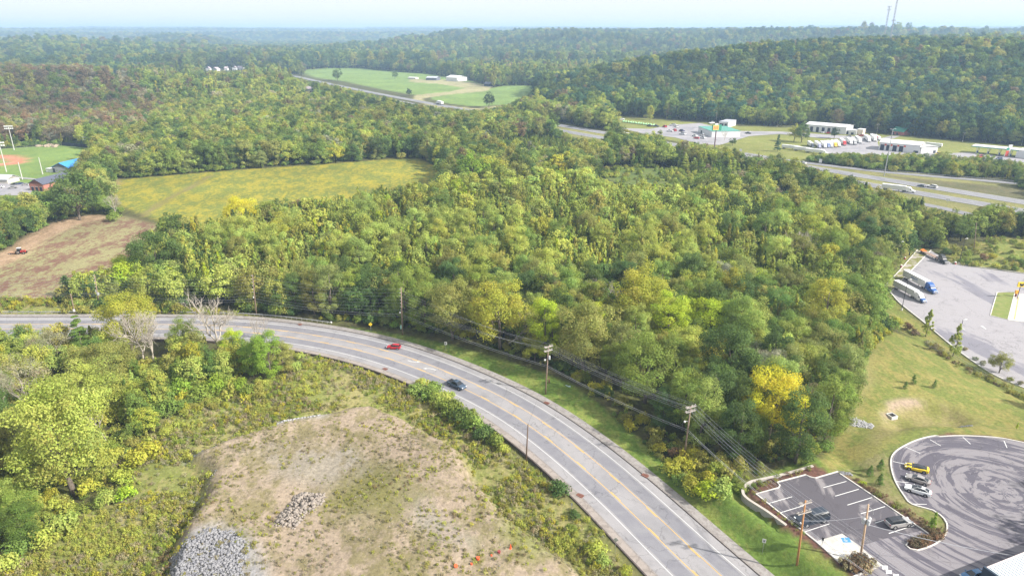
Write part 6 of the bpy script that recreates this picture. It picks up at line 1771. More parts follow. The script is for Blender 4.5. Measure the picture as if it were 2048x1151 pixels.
semi((1830, 386), (1763, 378), 0.03, 'white lorry with white trailer driving right on the motorway', PWHITE, group=g2_)
semi((1226, 270.5), (1260, 276.5), 0.03, 'white trailer lorry half hidden by trees left of the pylon sign', PWHITE, group=g2_)
semi((866, 205), (893, 212.5), 0.03, 'tiny white lorry far away on the motorway below the green field', PWHITE, group=g2_)
far_cols = [(1626, 297, 'dark', (0.05, 0.06, 0.09)), (1640, 297, 'lav', (0.45, 0.45, 0.65)), (1651, 297, 'wht', (0.8, 0.8, 0.79)), (1658, 296.5, 'blu', (0.25, 0.3, 0.5)), (1664, 296, 'wht', (0.8, 0.8, 0.79)), (1672, 295.5, 'yel', (0.85, 0.55, 0.03)),
            (1679, 294.5, 'wht', (.8, .8, .79)), (1690, 292, 'red', (0.6, 0.04, 0.04)), (1703, 290, 'wht', (.8, .8, .79)), (1711, 290.5, 'gry', (.5, .5, .5)), (1721, 287.5, 'wht', (.8, .8, .79)), (1739, 285, 'wht', (.8, .8, .79)), (1751, 284, 'wht', (.8, .8, .79))]
words = {'dark': 'dark cab', 'lav': 'lavender cab', 'wht': 'white cab', 'blu': 'blue cab', 'yel': 'yellow cab', 'red': 'red cab', 'gry': 'grey cab'}
ordw = ['first', 'second', 'third', 'fourth', 'fifth', 'sixth', 'seventh', 'eighth', 'ninth', 'tenth', 'eleventh', 'twelfth', 'last']
for k, (fx, fy, cn, cc) in enumerate(far_cols):
    semi((fx, fy), (fx - 9.5, fy - 7.0), 0.0, 'parked lorry with a %s, %s from the left in the row by the garage' % (words[cn], ordw[k]), paint('far_' + cn, cc), group='lorries parked in a row across the motorway')

# ------------------------------------------------------------------ truck lot furniture
def lamp_post(base, toppx, label, m=DARKM, arms=1, name='lamp_post', head=WHITEP, r=.12, foot=True, aw=.9):
    b = at(*base); lo, hi = 1, 60
    for _ in range(30):
        mid = (lo + hi) / 2
        if project(b.x, b.y, b.z + mid)[1] > toppx: lo = mid
        else: hi = mid
    h = lo; e = empty(name, b)
    mb = MB(); mb.tube([(0, 0, -.2), (0, 0, h)], [r, r * .6], 8); mb.build('post', m, e)
    if foot: mb = MB(); mb.tube([(0, 0, -.2), (0, 0, .7)], [.35, .32], 12); mb.build('concrete_foot', KERB, e)
    for k in range(arms):
        a = 0.3 + k * math.pi
        mb = MB(); mb.tube([(0, 0, h - .1), (math.cos(a) * aw, math.sin(a) * aw, h)], .05, 5); mb.box((math.cos(a) * (aw + .25), math.sin(a) * (aw + .25), h), (.75, .4, .14), a); mb.build('lamp_head', head, e)
    return tag(e, label, 'lamp post', 'lamp posts'), h
lamp_post((1915, 683), 639, 'black lamp post between the lawn fence and the truck lot kerb')
lamp_post((1803, 620), 559, 'black lamp post in front of the nearest white trailer')
lamp_post((1791, 532), 483, 'black lamp post at the left corner of the truck lot')
lamp_post((1918, 527), 477, 'black lamp post behind the black flatbed lorry')
lamp_post((1768, 352), 258, 'very tall motorway mast with a ring of white lamps', STEEL, 2, 'lighting_mast', r=.32, foot=False, aw=1.6)
lamp_post((1554, 253), 237, 'thin lamp post on the mown strip left of the white workshop', STEEL, 1, r=.1)
lamp_post((1732, 264), 254, 'short white lamp post right of the white workshop', STEEL, 1, r=.1)
lamp_post((1753, 268), 249, 'twin lamp post left of the green-roofed house', STEEL, 2, r=.12)
lamp_post((1815, 268), 251, 'lamp post just right of the green-roofed house', STEEL, 1, r=.12)
lamp_post((1925, 283), 266, 'twin lamp post on the far meadow right of the garage', STEEL, 2, r=.14)
lamp_post((2043, 290), 273, 'twin lamp post on the far meadow at the right edge', STEEL, 2, r=.14)
# kerbs, grass strip and pads of the truck lot
kb = MB()
kerb(PG([(1835, 499), (1800, 540), (1768, 573)], ZS), .3, ZS - .2, .4, kb)
kerb(PG([(1862, 500), (1826, 537), (1800, 563)], ZS), .3, ZS - .2, .35, kb)
kerb(PG([(1788, 577), (1780, 585)], ZS), .3, ZS - .2, .35, kb)
kerb(spline(PG([(1780, 583), (1800, 606), (1850, 646), (1900, 688), (1940, 718), (1990, 750), (2048, 775), (2100, 797)], ZS), 2), .3, ZS - .2, .35, kb)
kerb(PG([(1905, 525), (1960, 534), (2048, 546), (2100, 553)], ZS), .3, ZS - .2, .35, kb)
tag(kb.build('kerb', KERB), kind='structure')
GRASSM = asphalt('island_grass', (0.20, 0.26, 0.06), (0.27, 0.28, 0.09), 0.5, 0.4, 0.6, rough=.95)
sheet('verge_grass', PG([(1835, 500), (1861, 501), (1826, 536), (1799, 562), (1788, 576), (1781, 583), (1769, 574), (1800, 541)], ZS), ZS + .02, asphalt('patchy_grass', (0.25, 0.25, 0.08), (0.48, 0.43, 0.38), 0.3, 0.5, 0.56))
isl = PG([(1994, 585), (2030, 584), (2016, 639), (1981, 631), (1982, 625)], ZS)
sheet('island_grass', isl, ZS + .1, GRASSM)
kb = MB(); kerb(np.vstack([isl, isl[:1]]), .3, ZS - .1, .25, kb); tag(kb.build('kerb', KERB), kind='structure')
sheet('concrete_pad', PG([(2030, 587), (2100, 590), (2100, 650), (2016, 640)], ZS), ZS + .05, CONC)
sheet('worn_pad', PG([(2040, 589), (2100, 591), (2100, 648), (2031, 640)], ZS), ZS + .06, asphalt('white_pad', (0.70, 0.70, 0.68), (0.58, 0.58, 0.57), 0.4))
ym = MB(); A = G(2036, 594, ZS); B = G(2028, 638, ZS); flat_poly(ym, [(A[0], A[1]), (A[0] + .3, A[1]), (B[0] + .3, B[1]), (B[0], B[1])], ZS + .07); tag(ym.build('pad_marking', YELLOW), kind='structure')
wm = MB()
for (a, b) in (((1963, 651), (1972, 658)), ((1918, 654), (1930, 659))):
    A = Vector(G(*a, ZS)); B = Vector(G(*b, ZS)); d = (B - A).normalized(); n = Vector((-d.y, d.x)) * .45
    wm.add([(*(A + n), ZS + .03), (*(A - n), ZS + .03), (*(B - n * .4), ZS + .03), (*(B + n * .4), ZS + .03)], [(0, 1, 2, 3)])
tag(wm.build('apron_marking', WHITE), kind='structure')
# yellow pole sign with a dark round emblem
b = Vector((*G(2034, 597, ZS), ZS)); e = empty('scale_sign', b)
mb = MB(); mb.tube([(0, 0, 0), (0, 0, 4.6)], .12, 8); mb.build('post', DARKM, e)
mb = MB(); mb.box((.3, 0, 5.6), (2.9, .3, 1.9)); mb.build('sign_box', YSIGN, e)
mb = MB(); pts = [(math.cos(a) * .72, math.sin(a) * .62) for a in np.linspace(math.pi, 2 * math.pi, 12)] + [(.78, .62), (.45, .35), (.0, .25), (-.45, .35), (-.78, .62)]
mb.prism(pts, 0, .04, Matrix.Translation((.3, -.17, 5.55)) @ Matrix.Rotation(math.pi / 2, 4, 'X')); mb.build('emblem', DARKM, e)
tag(e, 'yellow pole sign with a dark round emblem at the right edge of the truck lot', 'sign')
b = Vector((*G(2031, 593, ZS), ZS)); e = empty('call_box', b); mb = MB(); mb.box((0, 0, .6), (.5, .5, 1.2)); mb.build('plinth', mat('brown_plinth', (.2, .06, .05), .8), e); mb = MB(); mb.box((0, 0, 1.9), (1.1, .5, 1.3)); mb.build('orange_cabinet', mat('orange_cabinet', (.9, .4, .03), .5), e)
tag(e, 'orange cabinet on a brown plinth beside the yellow pole sign', 'cabinet')
REDB = mat('red_barrel', (0.45, 0.05, 0.05), .6)
for (px, py, lab) in ((1809, 518, 'upper of the red and white bins on the grass strip of the truck lot'), (1802, 534, 'middle red and white bin on the grass strip of the truck lot'), (1770, 569, 'lowest red and white bin beside the nearest white trailer'), (1910, 528, 'red and white bin beside the black flatbed lorry')):
    b = Vector((*G(px, py, ZS), ZS)); e = empty('litter_bin', b); mb = MB(); mb.tube([(0, 0, 0), (0, 0, .75)], .42, 12); mb.build('drum', REDB, e); mb = MB(); mb.tube([(0, 0, .75), (0, 0, 1.0), (0, 0, 1.15)], [.44, .42, .2], 12); mb.build('lid', WHITEP, e)
    tag(e, lab, 'bin', 'litter bins in the truck lot')
# chain fence along the lawn
fl = spline(PG([(1862, 674), (1905, 702), (1955, 730), (2010, 757), (2070, 785), (2140, 815)], -1.5), 2.5)
zf = T(fl[:, 0], fl[:, 1])
def wire_fence(fl, zf, label, h=1.6, name='wire_fence', m=STEEL):
    e = empty(name, (fl[0][0], fl[0][1], zf[0])); L0 = e.location.copy()
    for k in range(0, len(fl)):
        mb = MB(); mb.tube([Vector((fl[k][0], fl[k][1], zf[k] - .2)) - L0, Vector((fl[k][0], fl[k][1], zf[k] + h)) - L0], .035, 5); mb.build('post', m, e)
    mb = MB()
    for q in (h * .5, h * .97): mb.tube([Vector((p[0], p[1], zz + q)) - L0 for p, zz in zip(fl, zf)], .025, 4, cap=False)
    for i in range(len(fl) - 1):       # mesh strands
        a = Vector((fl[i][0], fl[i][1], zf[i])) - L0; b = Vector((fl[i + 1][0], fl[i + 1][1], zf[i + 1])) - L0
        for k in range(7):
            u = k / 7
            p = a.lerp(b, u); q = a.lerp(b, min(1, u + .45)); mb.tube([p, q + Vector((0, 0, h * .95))], .008, 3, cap=False); mb.tube([q, p + Vector((0, 0, h * .95))], .008, 3, cap=False)
    mb.build('mesh', m, e); tag(e, label, 'fence')
wire_fence(fl, zf, 'wire fence between the upper lawn and the truck lot')
fl2 = spline(PG([(1768, 536), (1785, 512), (1812, 486), (1835, 470)], -4), 3.0)
wire_fence(fl2, T(fl2[:, 0], fl2[:, 1]), 'dark wire fence on the left bank of the truck lot', m=DARKM)
# ------------------------------------------------------------------ buildings
CLAD = mat('white_cladding', (0.74, 0.74, 0.73), 0.6, noise=((0.64, 0.64, 0.64), .6))
ROOFW = mat('pale_metal_roof', (0.70, 0.70, 0.68), 0.5, noise=((0.60, 0.60, 0.58), .6))
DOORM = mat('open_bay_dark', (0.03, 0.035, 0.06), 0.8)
def building(fl, fr, h, depth, label, wall=CLAD, roof=ROOFW, ridge=0.0, doors=(), z=0.0, ribs=0, doorh=.72, name='building', group=None, overhang=.5, gable_front=False, trim=None):
    """building from the pixels of its two front bottom corners; depth away from the camera; doors = (from, to) fractions along the front"""
    A = Vector((*G(*fl, z), z)); B = Vector((*G(*fr, z), z)); d = B - A; L_ = d.length; ang = math.atan2(d.y, d.x)
    e = empty(name, A, ang)
    mb = MB(); mb.box((L_ / 2, depth / 2, h / 2), (L_, depth, h))
    if ridge and not gable_front: 
        for x in (0.01, L_ - .01): mb.add([(x, 0, h), (x, depth, h), (x, depth / 2, h + ridge)], [(0, 1, 2), (2, 1, 0)])
    if ridge and gable_front:
        for y in (0.01, depth - .01): mb.add([(0, y, h), (L_, y, h), (L_ / 2, y, h + ridge)], [(0, 1, 2), (2, 1, 0)])
    mb.build('wall', wall, e)
    o_ = overhang; mb = MB(); t = .22
    if not ridge:
        mb.box((L_ / 2, depth / 2, h + t / 2 + .01), (L_ + o_, depth + o_, t))
        for k in range(ribs): mb.box((L_ * (k + .5) / ribs, depth / 2, h + t + .06), (.12, depth + o_, .1))
    elif gable_front:
        for s in (0, 1):
            xa, xb = (-o_, L_ / 2) if s == 0 else (L_ + o_, L_ / 2); za, zb = h - ridge * o_ / (L_ / 2), h + ridge
            mb.add([(xa, -o_, za), (xb, -o_, zb), (xb, depth + o_, zb), (xa, depth + o_, za), (xa, -o_, za + t), (xb, -o_, zb + t), (xb, depth + o_, zb + t), (xa, depth + o_, za + t)],
                   [(0, 1, 2, 3), (4, 7, 6, 5), (0, 4, 5, 1), (1, 5, 6, 2), (2, 6, 7, 3), (3, 7, 4, 0)])
    else:
        for s in (0, 1):
            ya, yb = (-o_, depth / 2) if s == 0 else (depth + o_, depth / 2); za, zb = h - ridge * o_ / (depth / 2), h + ridge
            mb.add([(-o_, ya, za), (L_ + o_, ya, za), (L_ + o_, yb, zb), (-o_, yb, zb), (-o_, ya, za + t), (L_ + o_, ya, za + t), (L_ + o_, yb, zb + t), (-o_, yb, zb + t)],
                   [(0, 1, 2, 3), (4, 7, 6, 5), (0, 4, 5, 1), (1, 5, 6, 2), (2, 6, 7, 3), (3, 7, 4, 0)])
    mb.build('roof', roof, e)
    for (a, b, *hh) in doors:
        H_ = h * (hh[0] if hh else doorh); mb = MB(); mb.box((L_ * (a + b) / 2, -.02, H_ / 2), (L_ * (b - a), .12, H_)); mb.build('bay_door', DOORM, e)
        mb = MB(); mb.box((L_ * (a + b) / 2, -.06, H_ + .12), (L_ * (b - a) + .4, .1, .22)); mb.build('door_frame', trim or GREYP, e)
    tag(e, label, 'building', group)
    return e, L_
building((1610, 262), (1691, 269), 6.2, 22, 'long white workshop with five dark open bays, in front of the wooded hill', doors=[(.12, .19), (.27, .34), (.41, .48), (.55, .62), (.68, .75)], ridge=1.4)
building((1691, 268.5), (1712, 270), 3.8, 9, 'low white annexe at the right end of the long white workshop', doors=[(.05, .25), (.5, .75, .5)])
building((1713, 269), (1724.5, 270), 4.6, 8, 'small cream building right of the white annexe', wall=mat('cream_wall', (0.80, 0.68, 0.55), .7))
e, L_ = building((1757, 299.5), (1838, 307), 6.0, 20, 'white tyre garage with four open bays and red signs near the parked lorries', doors=[(.03, .13), (.18, .27), (.34, .44), (.50, .60), (.86, .97, .3)], ridge=1.6)
SIGNR = mat('red_sign_panel', (0.72, 0.10, 0.05), .5)
for f in (.155, .305, .47, .63):
    mb = MB(); mb.box((L_ * f, -.1, 4.4), (1.3, .1, 1.3)); mb.build('sign_panel', SIGNR, e)
mb = MB(); mb.box((L_ + .1, 9, 4.9), (.12, 7, 2.4)); mb.build('sign_panel', SIGNR, e)
building((1841, 307), (1874, 305.5), 4.6, 11, 'white gabled wing at the right end of the tyre garage', ridge=1.0, doors=[(.75, .9, .4)], gable_front=True)
building((1396, 264), (1423, 274.5), 5.0, 26, 'white metal building with a green roof behind the pylon sign', roof=mat('green_roof', (0.10, 0.34, 0.27), .5), doors=[(.2, .3, .5)])
building((1437, 254), (1456, 255.5), 5.2, 22, 'white building with a flat grey roof at the hill foot above the green-roofed one', roof=mat('grey_roof', (0.45, 0.46, 0.50), .6), doors=[(.1, .5, .7), (.6, .85, .7)])
building((1783, 268), (1806, 271), 3.2, 10, 'small red house with a green hipped roof beside the wood', wall=mat('brick_red_wall', (0.42, 0.14, 0.11), .8), roof=mat('green_shingle', (0.06, 0.30, 0.20), .6), ridge=3.0, doors=[(.1, .2, .6), (.4, .55, .6)])
e, L_ = building((1760, 318), (1835, 324), 2.8, 5, 'low white shed row mostly hidden behind the motorway hedge')
building((2030, 315), (2120, 325), 5.5, 14, 'white building at the right edge beyond the fuel canopy')
# fuel canopy
A = Vector((*G(1940, 306, 0), 0)); B = Vector((*G(2100, 322, 0), 0)); d = B - A; e = empty('fuel_canopy', A, math.atan2(d.y, d.x)); L_ = d.length
mb = MB(); mb.box((L_ / 2, 6, 5.3), (L_, 12, .7)); mb.build('canopy_roof', ROOFW, e)
mb = MB(); mb.box((L_ / 2, -.06, 5.15), (L_ + .2, .12, .5)); mb.build('green_fascia', mat('green_fascia', (0.03, 0.33, 0.24), .5), e)
for k in range(7):
    for y in (2, 10): mb = MB(); mb.box((L_ * (k + .5) / 7, y, 2.5), (.45, .45, 5)); mb.build('column', WHITEP, e)
for k in range(7): mb = MB(); mb.box((L_ * (k + .5) / 7, 6, .8), (.9, 1.8, 1.6)); mb.build('fuel_pump', BLUE, e)
tag(e, 'long fuel canopy with a green band, left of the red and white tower sign', 'canopy')
b = at(2011, 314); e = empty('tower_sign', b)
mb = MB(); mb.prism([(-1.6, 0), (1.6, 0), (2.4, 6), (3.2, 9), (.6, 9), (.2, 6)], -.4, .4, Matrix.Rotation(math.pi / 2, 4, 'X')); mb.build('white_fin', WHITEP, e)
mb = MB(); mb.box((.1, -.5, 2.6), (2.2, .15, 4.2)); mb.build('red_panel', SIGNR, e)
mb = MB(); mb.box((0.1, -.5, 6), (2.0, .15, 1.6)); mb.build('green_panel', mat('green_fascia', (0.03, 0.33, 0.24), .5), e); tag(e, 'red, green and white tower sign at the fuel canopy', 'sign')
# pylon sign
b = at(1428, 303); hgt = 17.0
lo, hi = 1, 60
for _ in range(30):
    mid = (lo + hi) / 2
    if project(b.x, b.y, b.z + mid)[1] > 248.5: lo = mid
    else: hi = mid
hgt = lo; e = empty('pylon_sign', b, 0.25)
mb = MB(); mb.tube([(0, 0, 0), (0, 0, hgt - 4)], .45, 10); mb.build('column', mat('brown_column', (.16, .09, .10), .7), e)
GRN = mat('pylon_green', (0.04, 0.27, 0.17), .5)
mb = MB(); mb.box((0.3, 0, hgt - 2.6), (7.6, 1.0, 4.4)); mb.build('sign_box', GRN, e)
mb = MB(); mb.box((-.7, -.53, hgt - 2.5), (4.9, .08, 3.6)); mb.build('yellow_panel', mat('pylon_yellow', (0.88, 0.68, 0.18), .5), e)
for k in range(3):
    mb = MB(); x = -2.2 + k * 1.5
    mb.box((x, -.6, hgt - 2.5), (1.05, .06, 2.5)); mb.build('red_letter_tile', mat('pylon_red', (0.78, 0.16, 0.05), .5), e)
    mb = MB(); mb.box((x, -.64, hgt - 1.9), (.35, .04, .55)); mb.box((x, -.64, hgt - 3.0), (.35, .04, .55)); mb.build('tile_print', mat('pylon_yellow', (0.88, 0.68, 0.18), .5), e)
mb = MB(); mb.box((-.2, 0, hgt + .1), (2.6, .6, 1.0)); mb.build('top_sign', WHITEP, e)
tag(e, 'tall green pylon sign with a yellow panel of three red tiles', 'sign')
# car park surfaces of the strip
IML = asphalt('yard_asphalt', (0.40, 0.38, 0.39), (0.30, 0.29, 0.31), 0.05)
sheet('service_yard', PG([(1240, 256), (1300, 258), (1340, 250), (1400, 246), (1440, 256), (1480, 262), (1560, 263), (1600, 266), (1660, 274), (1650, 277), (1560, 268), (1500, 272), (1440, 290), (1400, 288), (1350, 275), (1290, 268)]), .03, IML)
sheet('service_yard', PG([(1600, 266), (1700, 272), (1760, 276), (1755, 285), (1760, 300), (1880, 307), (1940, 305), (2100, 322), (2100, 336), (1900, 322), (1760, 312), (1640, 306), (1630, 297), (1660, 284), (1700, 278), (1640, 276), (1600, 270)]), .034, IML)
sheet('service_lane', PG([(1700, 277), (1760, 281), (1790, 276), (1800, 272), (1780, 272), (1760, 277), (1700, 273)]), .04, IML)
# things standing on the yards
PALEG = mat('pale_green_paint', (0.42, 0.78, 0.40), .5); YL = mat('loader_yellow', (0.75, .55, .12), .6)
def machine(px, py, label, m=PALEG, s=1.0, rot=.5):
    b = Vector((*G(px, py, 0), .03)); e = empty('farm_machine', b, rot)
    mb = MB(); mb.box((0, 0, 1.0 * s), (4.4 * s, 1.7 * s, .9 * s)); mb.add([(-2.2 * s, -.8 * s, 1.45 * s), (-2.2 * s, .8 * s, 1.45 * s), (.6 * s, .8 * s, 2.5 * s), (.6 * s, -.8 * s, 2.5 * s), (2.0 * s, 0, 1.45 * s)], [(0, 1, 2, 3), (3, 2, 4), (0, 3, 4), (1, 4, 2)])
    mb.build('body', m, e); mb = MB(); mb.tube([(1.9 * s, 0, 1.3 * s), (5.2 * s, 0, 2.8 * s)], .22 * s, 6); mb.build('boom', m, e)
    for x in (-1.4, 1.4):
        for y in (-.95, .95): wheel(e, x * s, y * s, .55 * s, .35)
    tag(e, label, 'machine', 'pale green machines parked in a row')
for k in range(13):
    machine(1247 + k * 5.0, 244.5 + k * .62, 'pale green machine, %s from the left in the row beside the hill foot' % (ordw + [''])[k], s=.72, rot=1.1 + .25 * (k % 3))
vlist = [('bigsuv', (1250, 240), (1236, 240), 'white', 'white van among the trees left of the pale green machines'), ('pickup', (1293, 252), (1305, 254), 'dk', 'dark pickup left of the red lorry cabs'), ('pickup', (1306, 253), (1318, 254), 'navy', 'navy pickup beside the red lorry cabs'),
         ('bigsuv', (1325, 253), (1334, 256), 'red', 'bright red cab unit in the middle of the yard'), ('bigsuv', (1339, 251), (1352, 252), 'white', 'white van at the top of the yard with the red cab'), ('bigsuv', (1350, 253), (1356, 256), 'white', 'white pickup right of the topmost van in the yard'),
         ('pickup', (1333, 263), (1346, 264), 'white', 'white pickup below the red cab'), ('bigsuv', (1346, 260), (1353, 264), 'red', 'smaller red cab right of the white pickup'), ('bigsuv', (1358, 268), (1372, 270), 'white', 'white van in front of the navy truck'),
         ('pickup', (1359, 262), (1368, 264), 'navy', 'navy truck left of the green-roofed building'), ('suv', (1385, 272), (1394, 274), 'white', 'white car at the front of the yard, left of two others'), ('suv', (1387, 277), (1398, 278), 'red', 'white and red car nearest the hedge in the yard'),
         ('suv', (1400, 271), (1410, 273), 'white', 'white car parked at the wall of the green-roofed building'), ('suv', (1401, 276), (1411, 278), 'white', 'white car nearest the pylon sign'), ('sedan', (1462, 272), (1472, 269), 'white', 'white car left of the black machine right of the pylon sign'),
         ('pickup', (1490, 267), (1502, 268), 'dk', 'black tractor-like truck alone on the lane right of the pylon sign'), ('bigsuv', (1418, 248), (1428, 247), 'white', 'white truck beside the grey-roofed building'), ('sedan', (1436, 256), (1444, 257), 'white', 'white car in front of the grey-roofed building'),
         ('suv', (1643, 266), (1650, 266), 'white', 'white car at the left bays of the long workshop'), ('suv', (1652, 267), (1660, 267.5), 'red', 'red car at the middle bays of the long workshop'), ('sedan', (1686, 265), (1692, 266), 'dk', 'dark car at the right end of the long workshop'),
         ('suv', (1716, 272), (1728, 273), 'red', 'red car in front of the small cream building'), ('sedan', (1692, 273), (1704, 274), 'silver', 'silver car on the lane below the workshop annexe'), ('suv', (1738, 268), (1746, 269), 'dk', 'dark green car right of the small cream building'),
         ('bigsuv', (1872, 311), (1880, 309), 'yel', 'yellow truck at the right end of the tyre garage'), ('bigsuv', (1952, 316), (1964, 315), 'red', 'red lorry cab under the left part of the fuel canopy'), ('bigsuv', (1968, 318), (1978, 316), 'white', 'white lorry cab beside the red cab at the fuel canopy'),
         ('suv', (1992, 320), (2002, 319), 'navy', 'blue car at the foot of the tower sign')]
CC = dict(white=PWHITE, dk=PBLACK, navy=paint('navy', (.03, .05, .14)), red=paint('bright_red', (.62, .03, .04)), silver=paint('silver', (0.60, 0.58, 0.56), 0.5), yel=paint('far_yel', (0.85, 0.55, 0.03)))
for st, f, r, cn, lab in vlist:
    c_ = car(st, CC[cn], lab, f, r, .04, 'vehicles in the yards across the motorway')
for k in range(7):
    car('bigsuv', PWHITE, 'white van, %s from the left along the back of the motorway hedge' % ordw[k], (1793 + k * 13, 319 + k * 1.3), (1801 + k * 13, 321 + k * 1.3), .04, 'white vans behind the motorway hedge')
for k, (a, b_, lab) in enumerate((((1598, 300), (1571, 297.5), 'left'), ((1622, 304), (1596, 301.5), 'middle'), ((1646, 308), (1620, 305.5), 'right'))):
    semi(a, b_, .03, 'white trailer parked lengthwise behind the hedge, %s of three' % lab, PWHITE, group='lorries parked in a row across the motorway')
semi((1842, 291), (1880, 295), .03, 'silver trailer behind the tyre garage', PWHITE, group='lorries parked in a row across the motorway')
semi((1760, 281), (1747, 276), .03, 'lorry with a bright pink-red trailer left of the tyre garage', PWHITE, trailerm=paint('pink', (.75, .06, .16)), group='lorries parked in a row across the motorway')

# bottom right building with ribbed white roof
zr = 8.2
A = Vector((*G(1970, 1139, zr), 0)); B = Vector((*G(2048, 1108, zr), 0)); d = (B - A).normalized(); ang = math.atan2(d.y, d.x)
e = empty('commercial_building', (A.x, A.y, ZL), ang)
LB, DB = 48, 26
mb = MB(); mb.box((LB / 2, -DB / 2, (zr - ZL) / 2 - .15), (LB - .6, DB - .6, zr - ZL - .3)); mb.build('wall', mat('brick_and_navy_wall', (0.05, 0.07, 0.12), .7, noise=((.07, .09, .15), .5)), e)
mb = MB(); mb.box((LB / 2, -DB / 2, zr - ZL), (LB, DB, .25)); mb.build('roof', mat('white_ribbed_roof', (0.80, 0.84, 0.86), .4, noise=((.74, .78, .80), .5)), e)
mb = MB()
for k in range(80): mb.box((.4 + k * .6, -DB / 2, zr - ZL + .17), (.07, DB, .12))
mb.build('roof_ribs', mat('roof_rib_grey', (0.60, 0.65, 0.68), .5), e)
mb = MB(); mb.box((LB / 2, .12, zr - ZL + .05), (LB + .2, .24, .4)); mb.build('gutter', mat('pinkish_gutter', (0.72, 0.62, 0.60), .5), e)
mb = MB(); mb.box((-.25, -DB / 2, (zr - ZL) / 2 + .35), (.4, DB + .3, zr - ZL + .8)); mb.build('parapet_wall', mat('navy_panel', (0.03, 0.05, 0.08), .5), e)
tag(e, 'building with a white ribbed metal roof at the bottom right corner', 'building')

# ------------------------------------------------------------------ park and ball field
for bp, tp, lab in (((28.5, 300), 253, 'tall floodlight mast behind the ball field infield'), ((13, 343.6), 286, 'floodlight mast at the left edge in front of the infield'), ((178, 296), 275, 'short floodlight mast at the end of the dark windscreen'), ((203, 280), 249, 'floodlight mast behind the yellow-green tree by the ball field')):
    b = at(*bp); lo, hi = 2, 60
    for _ in range(30):
        mid = (lo + hi) / 2
        if project(b.x, b.y, b.z + mid)[1] > tp: lo = mid
        else: hi = mid
    h = lo; e = empty('floodlight_mast', b, .2); mb = MB(); mb.tube([(0, 0, 0), (0, 0, h)], [.32, .2], 8); mb.build('mast', mat('mast_concrete', (.62, .60, .58), .7), e)
    mb = MB(); mb.box((0, 0, h - .2), (6.2, .25, .25)); mb.box((0, 0, h - 2.0), (6.2, .25, .25)); mb.build('cross_beam', STEEL, e)
    for r_ in range(2):
        for k in range(5): mb = MB(); mb.box((-2.6 + k * 1.3, -.3, h + .3 - r_ * 1.8), (.85, .5, .85)); mb.build('floodlight', WHITEP, e)
    tag(e, lab, 'floodlight', 'floodlight masts of the ball field')
for bp, tp, lab in (((45, 359), 324, 'pale pole without lamps left of the blue-roofed hall'), ((85.5, 348.5), 314.6, 'pale pole without lamps, nearer the blue-roofed hall')):
    b = at(*bp); lo, hi = 2, 60
    for _ in range(30):
        mid = (lo + hi) / 2
        if project(b.x, b.y, b.z + mid)[1] > tp: lo = mid
        else: hi = mid
    mb = MB(); mb.tube([(0, 0, 0), (0, 0, lo)], [.3, .17], 8); o = mb.build('pole', mat('mast_concrete', (.62, .60, .58), .7)); o.location = b; tag(o, lab, 'pole')
building((106, 345), (139, 346), 3.6, 20, 'grey hall with a bright blue gabled roof beside the ball field', wall=mat('grey_block', (.33, .33, .36), .8), roof=mat('blue_roof', (.05, .30, .70), .5), ridge=2.8, gable_front=True, doors=[(.04, .16, .8)])
building((93, 344), (106, 344.5), 2.2, 4, 'low white dugout left of the blue-roofed hall', doors=[])
building((61, 381), (89, 382.5), 4.2, 26, 'brick building with a dark gabled roof by the park car park', wall=mat('orange_brick', (.48, .20, .15), .85), roof=mat('slate_roof', (.10, .11, .15), .7), ridge=2.6, gable_front=True, doors=[(.12, .28, .55), (.42, .58, .55), (.72, .88, .55)])
building((-30, 366), (16, 367.5), 2.6, 9, 'building with a pale grey roof at the left edge of the park', wall=mat('pale_wall', (.6, .56, .5), .8), roof=mat('pale_grey_roof', (.50, .52, .55), .5), ridge=2.0, doors=[])
sheet('park_lot', PG([(-80, 366), (20, 367), (75, 368), (66, 378), (60, 390), (-80, 392)]), .04, IML)
sheet('park_path', PG([(-60, 350), (0, 351), (60, 356), (98, 360), (96, 362), (60, 358.5), (0, 354), (-60, 353)]), .044, IML)
GP = 'cars at the park'
car('pickup', CC['silver'], 'grey pickup alone in the park car park', (17, 377), (35, 376), .05, GP)
car('sedan', CC['dk'], 'dark car, left of two together in the park car park', (25, 369.5), (34, 369), .05, GP)
car('sedan', CC['navy'], 'navy car, right of two together in the park car park', (35, 369), (44, 368), .05, GP)
car('sedan', CC['silver'], 'silver car between the navy and the white car at the park', (46, 370.5), (55, 370), .05, GP)
car('suv', PWHITE, 'white car beside the brick building at the park', (58, 370.5), (71, 369.5), .05, GP)
car('sedan', PWHITE, 'white car at the left edge of the park car park', (-4, 375), (8, 375.5), .05, GP)
A = at(124, 291); B = at(178, 296); d = B - A; e = empty('windscreen_fence', A, math.atan2(d.y, d.x)); n = 14
for k in range(n + 1): mb = MB(); mb.box((d.length * k / n, .1, 1.4), (.12, .12, 2.8)); mb.build('post', DARKM, e)
mb = MB(); mb.box((d.length / 2, 0, 1.5), (d.length, .06, 2.6)); mb.build('screen', mat('navy_screen', (.012, .018, .045), .8), e); tag(e, 'long dark navy windscreen along the far side of the ball field', 'fence')
bl = spline([tuple(at(*p)[:2]) for p in ((-60, 300), (0, 300), (30, 299), (80, 294), (124, 291))], 6); wire_fence(bl, T(bl[:, 0], bl[:, 1]), 'wire fence behind the ball field outfield', h=2.2)
rocks('rock_cut', PG([(68, 288), (80, 275), (105, 272), (118, 282), (110, 290)], 2), 60, .8, 2.6, mat('rock_cut_tan', (.42, .33, .24), .9, noise=((.30, .23, .16), .8)), 'tan rocky cut in the bank behind the ball field', kind=None)

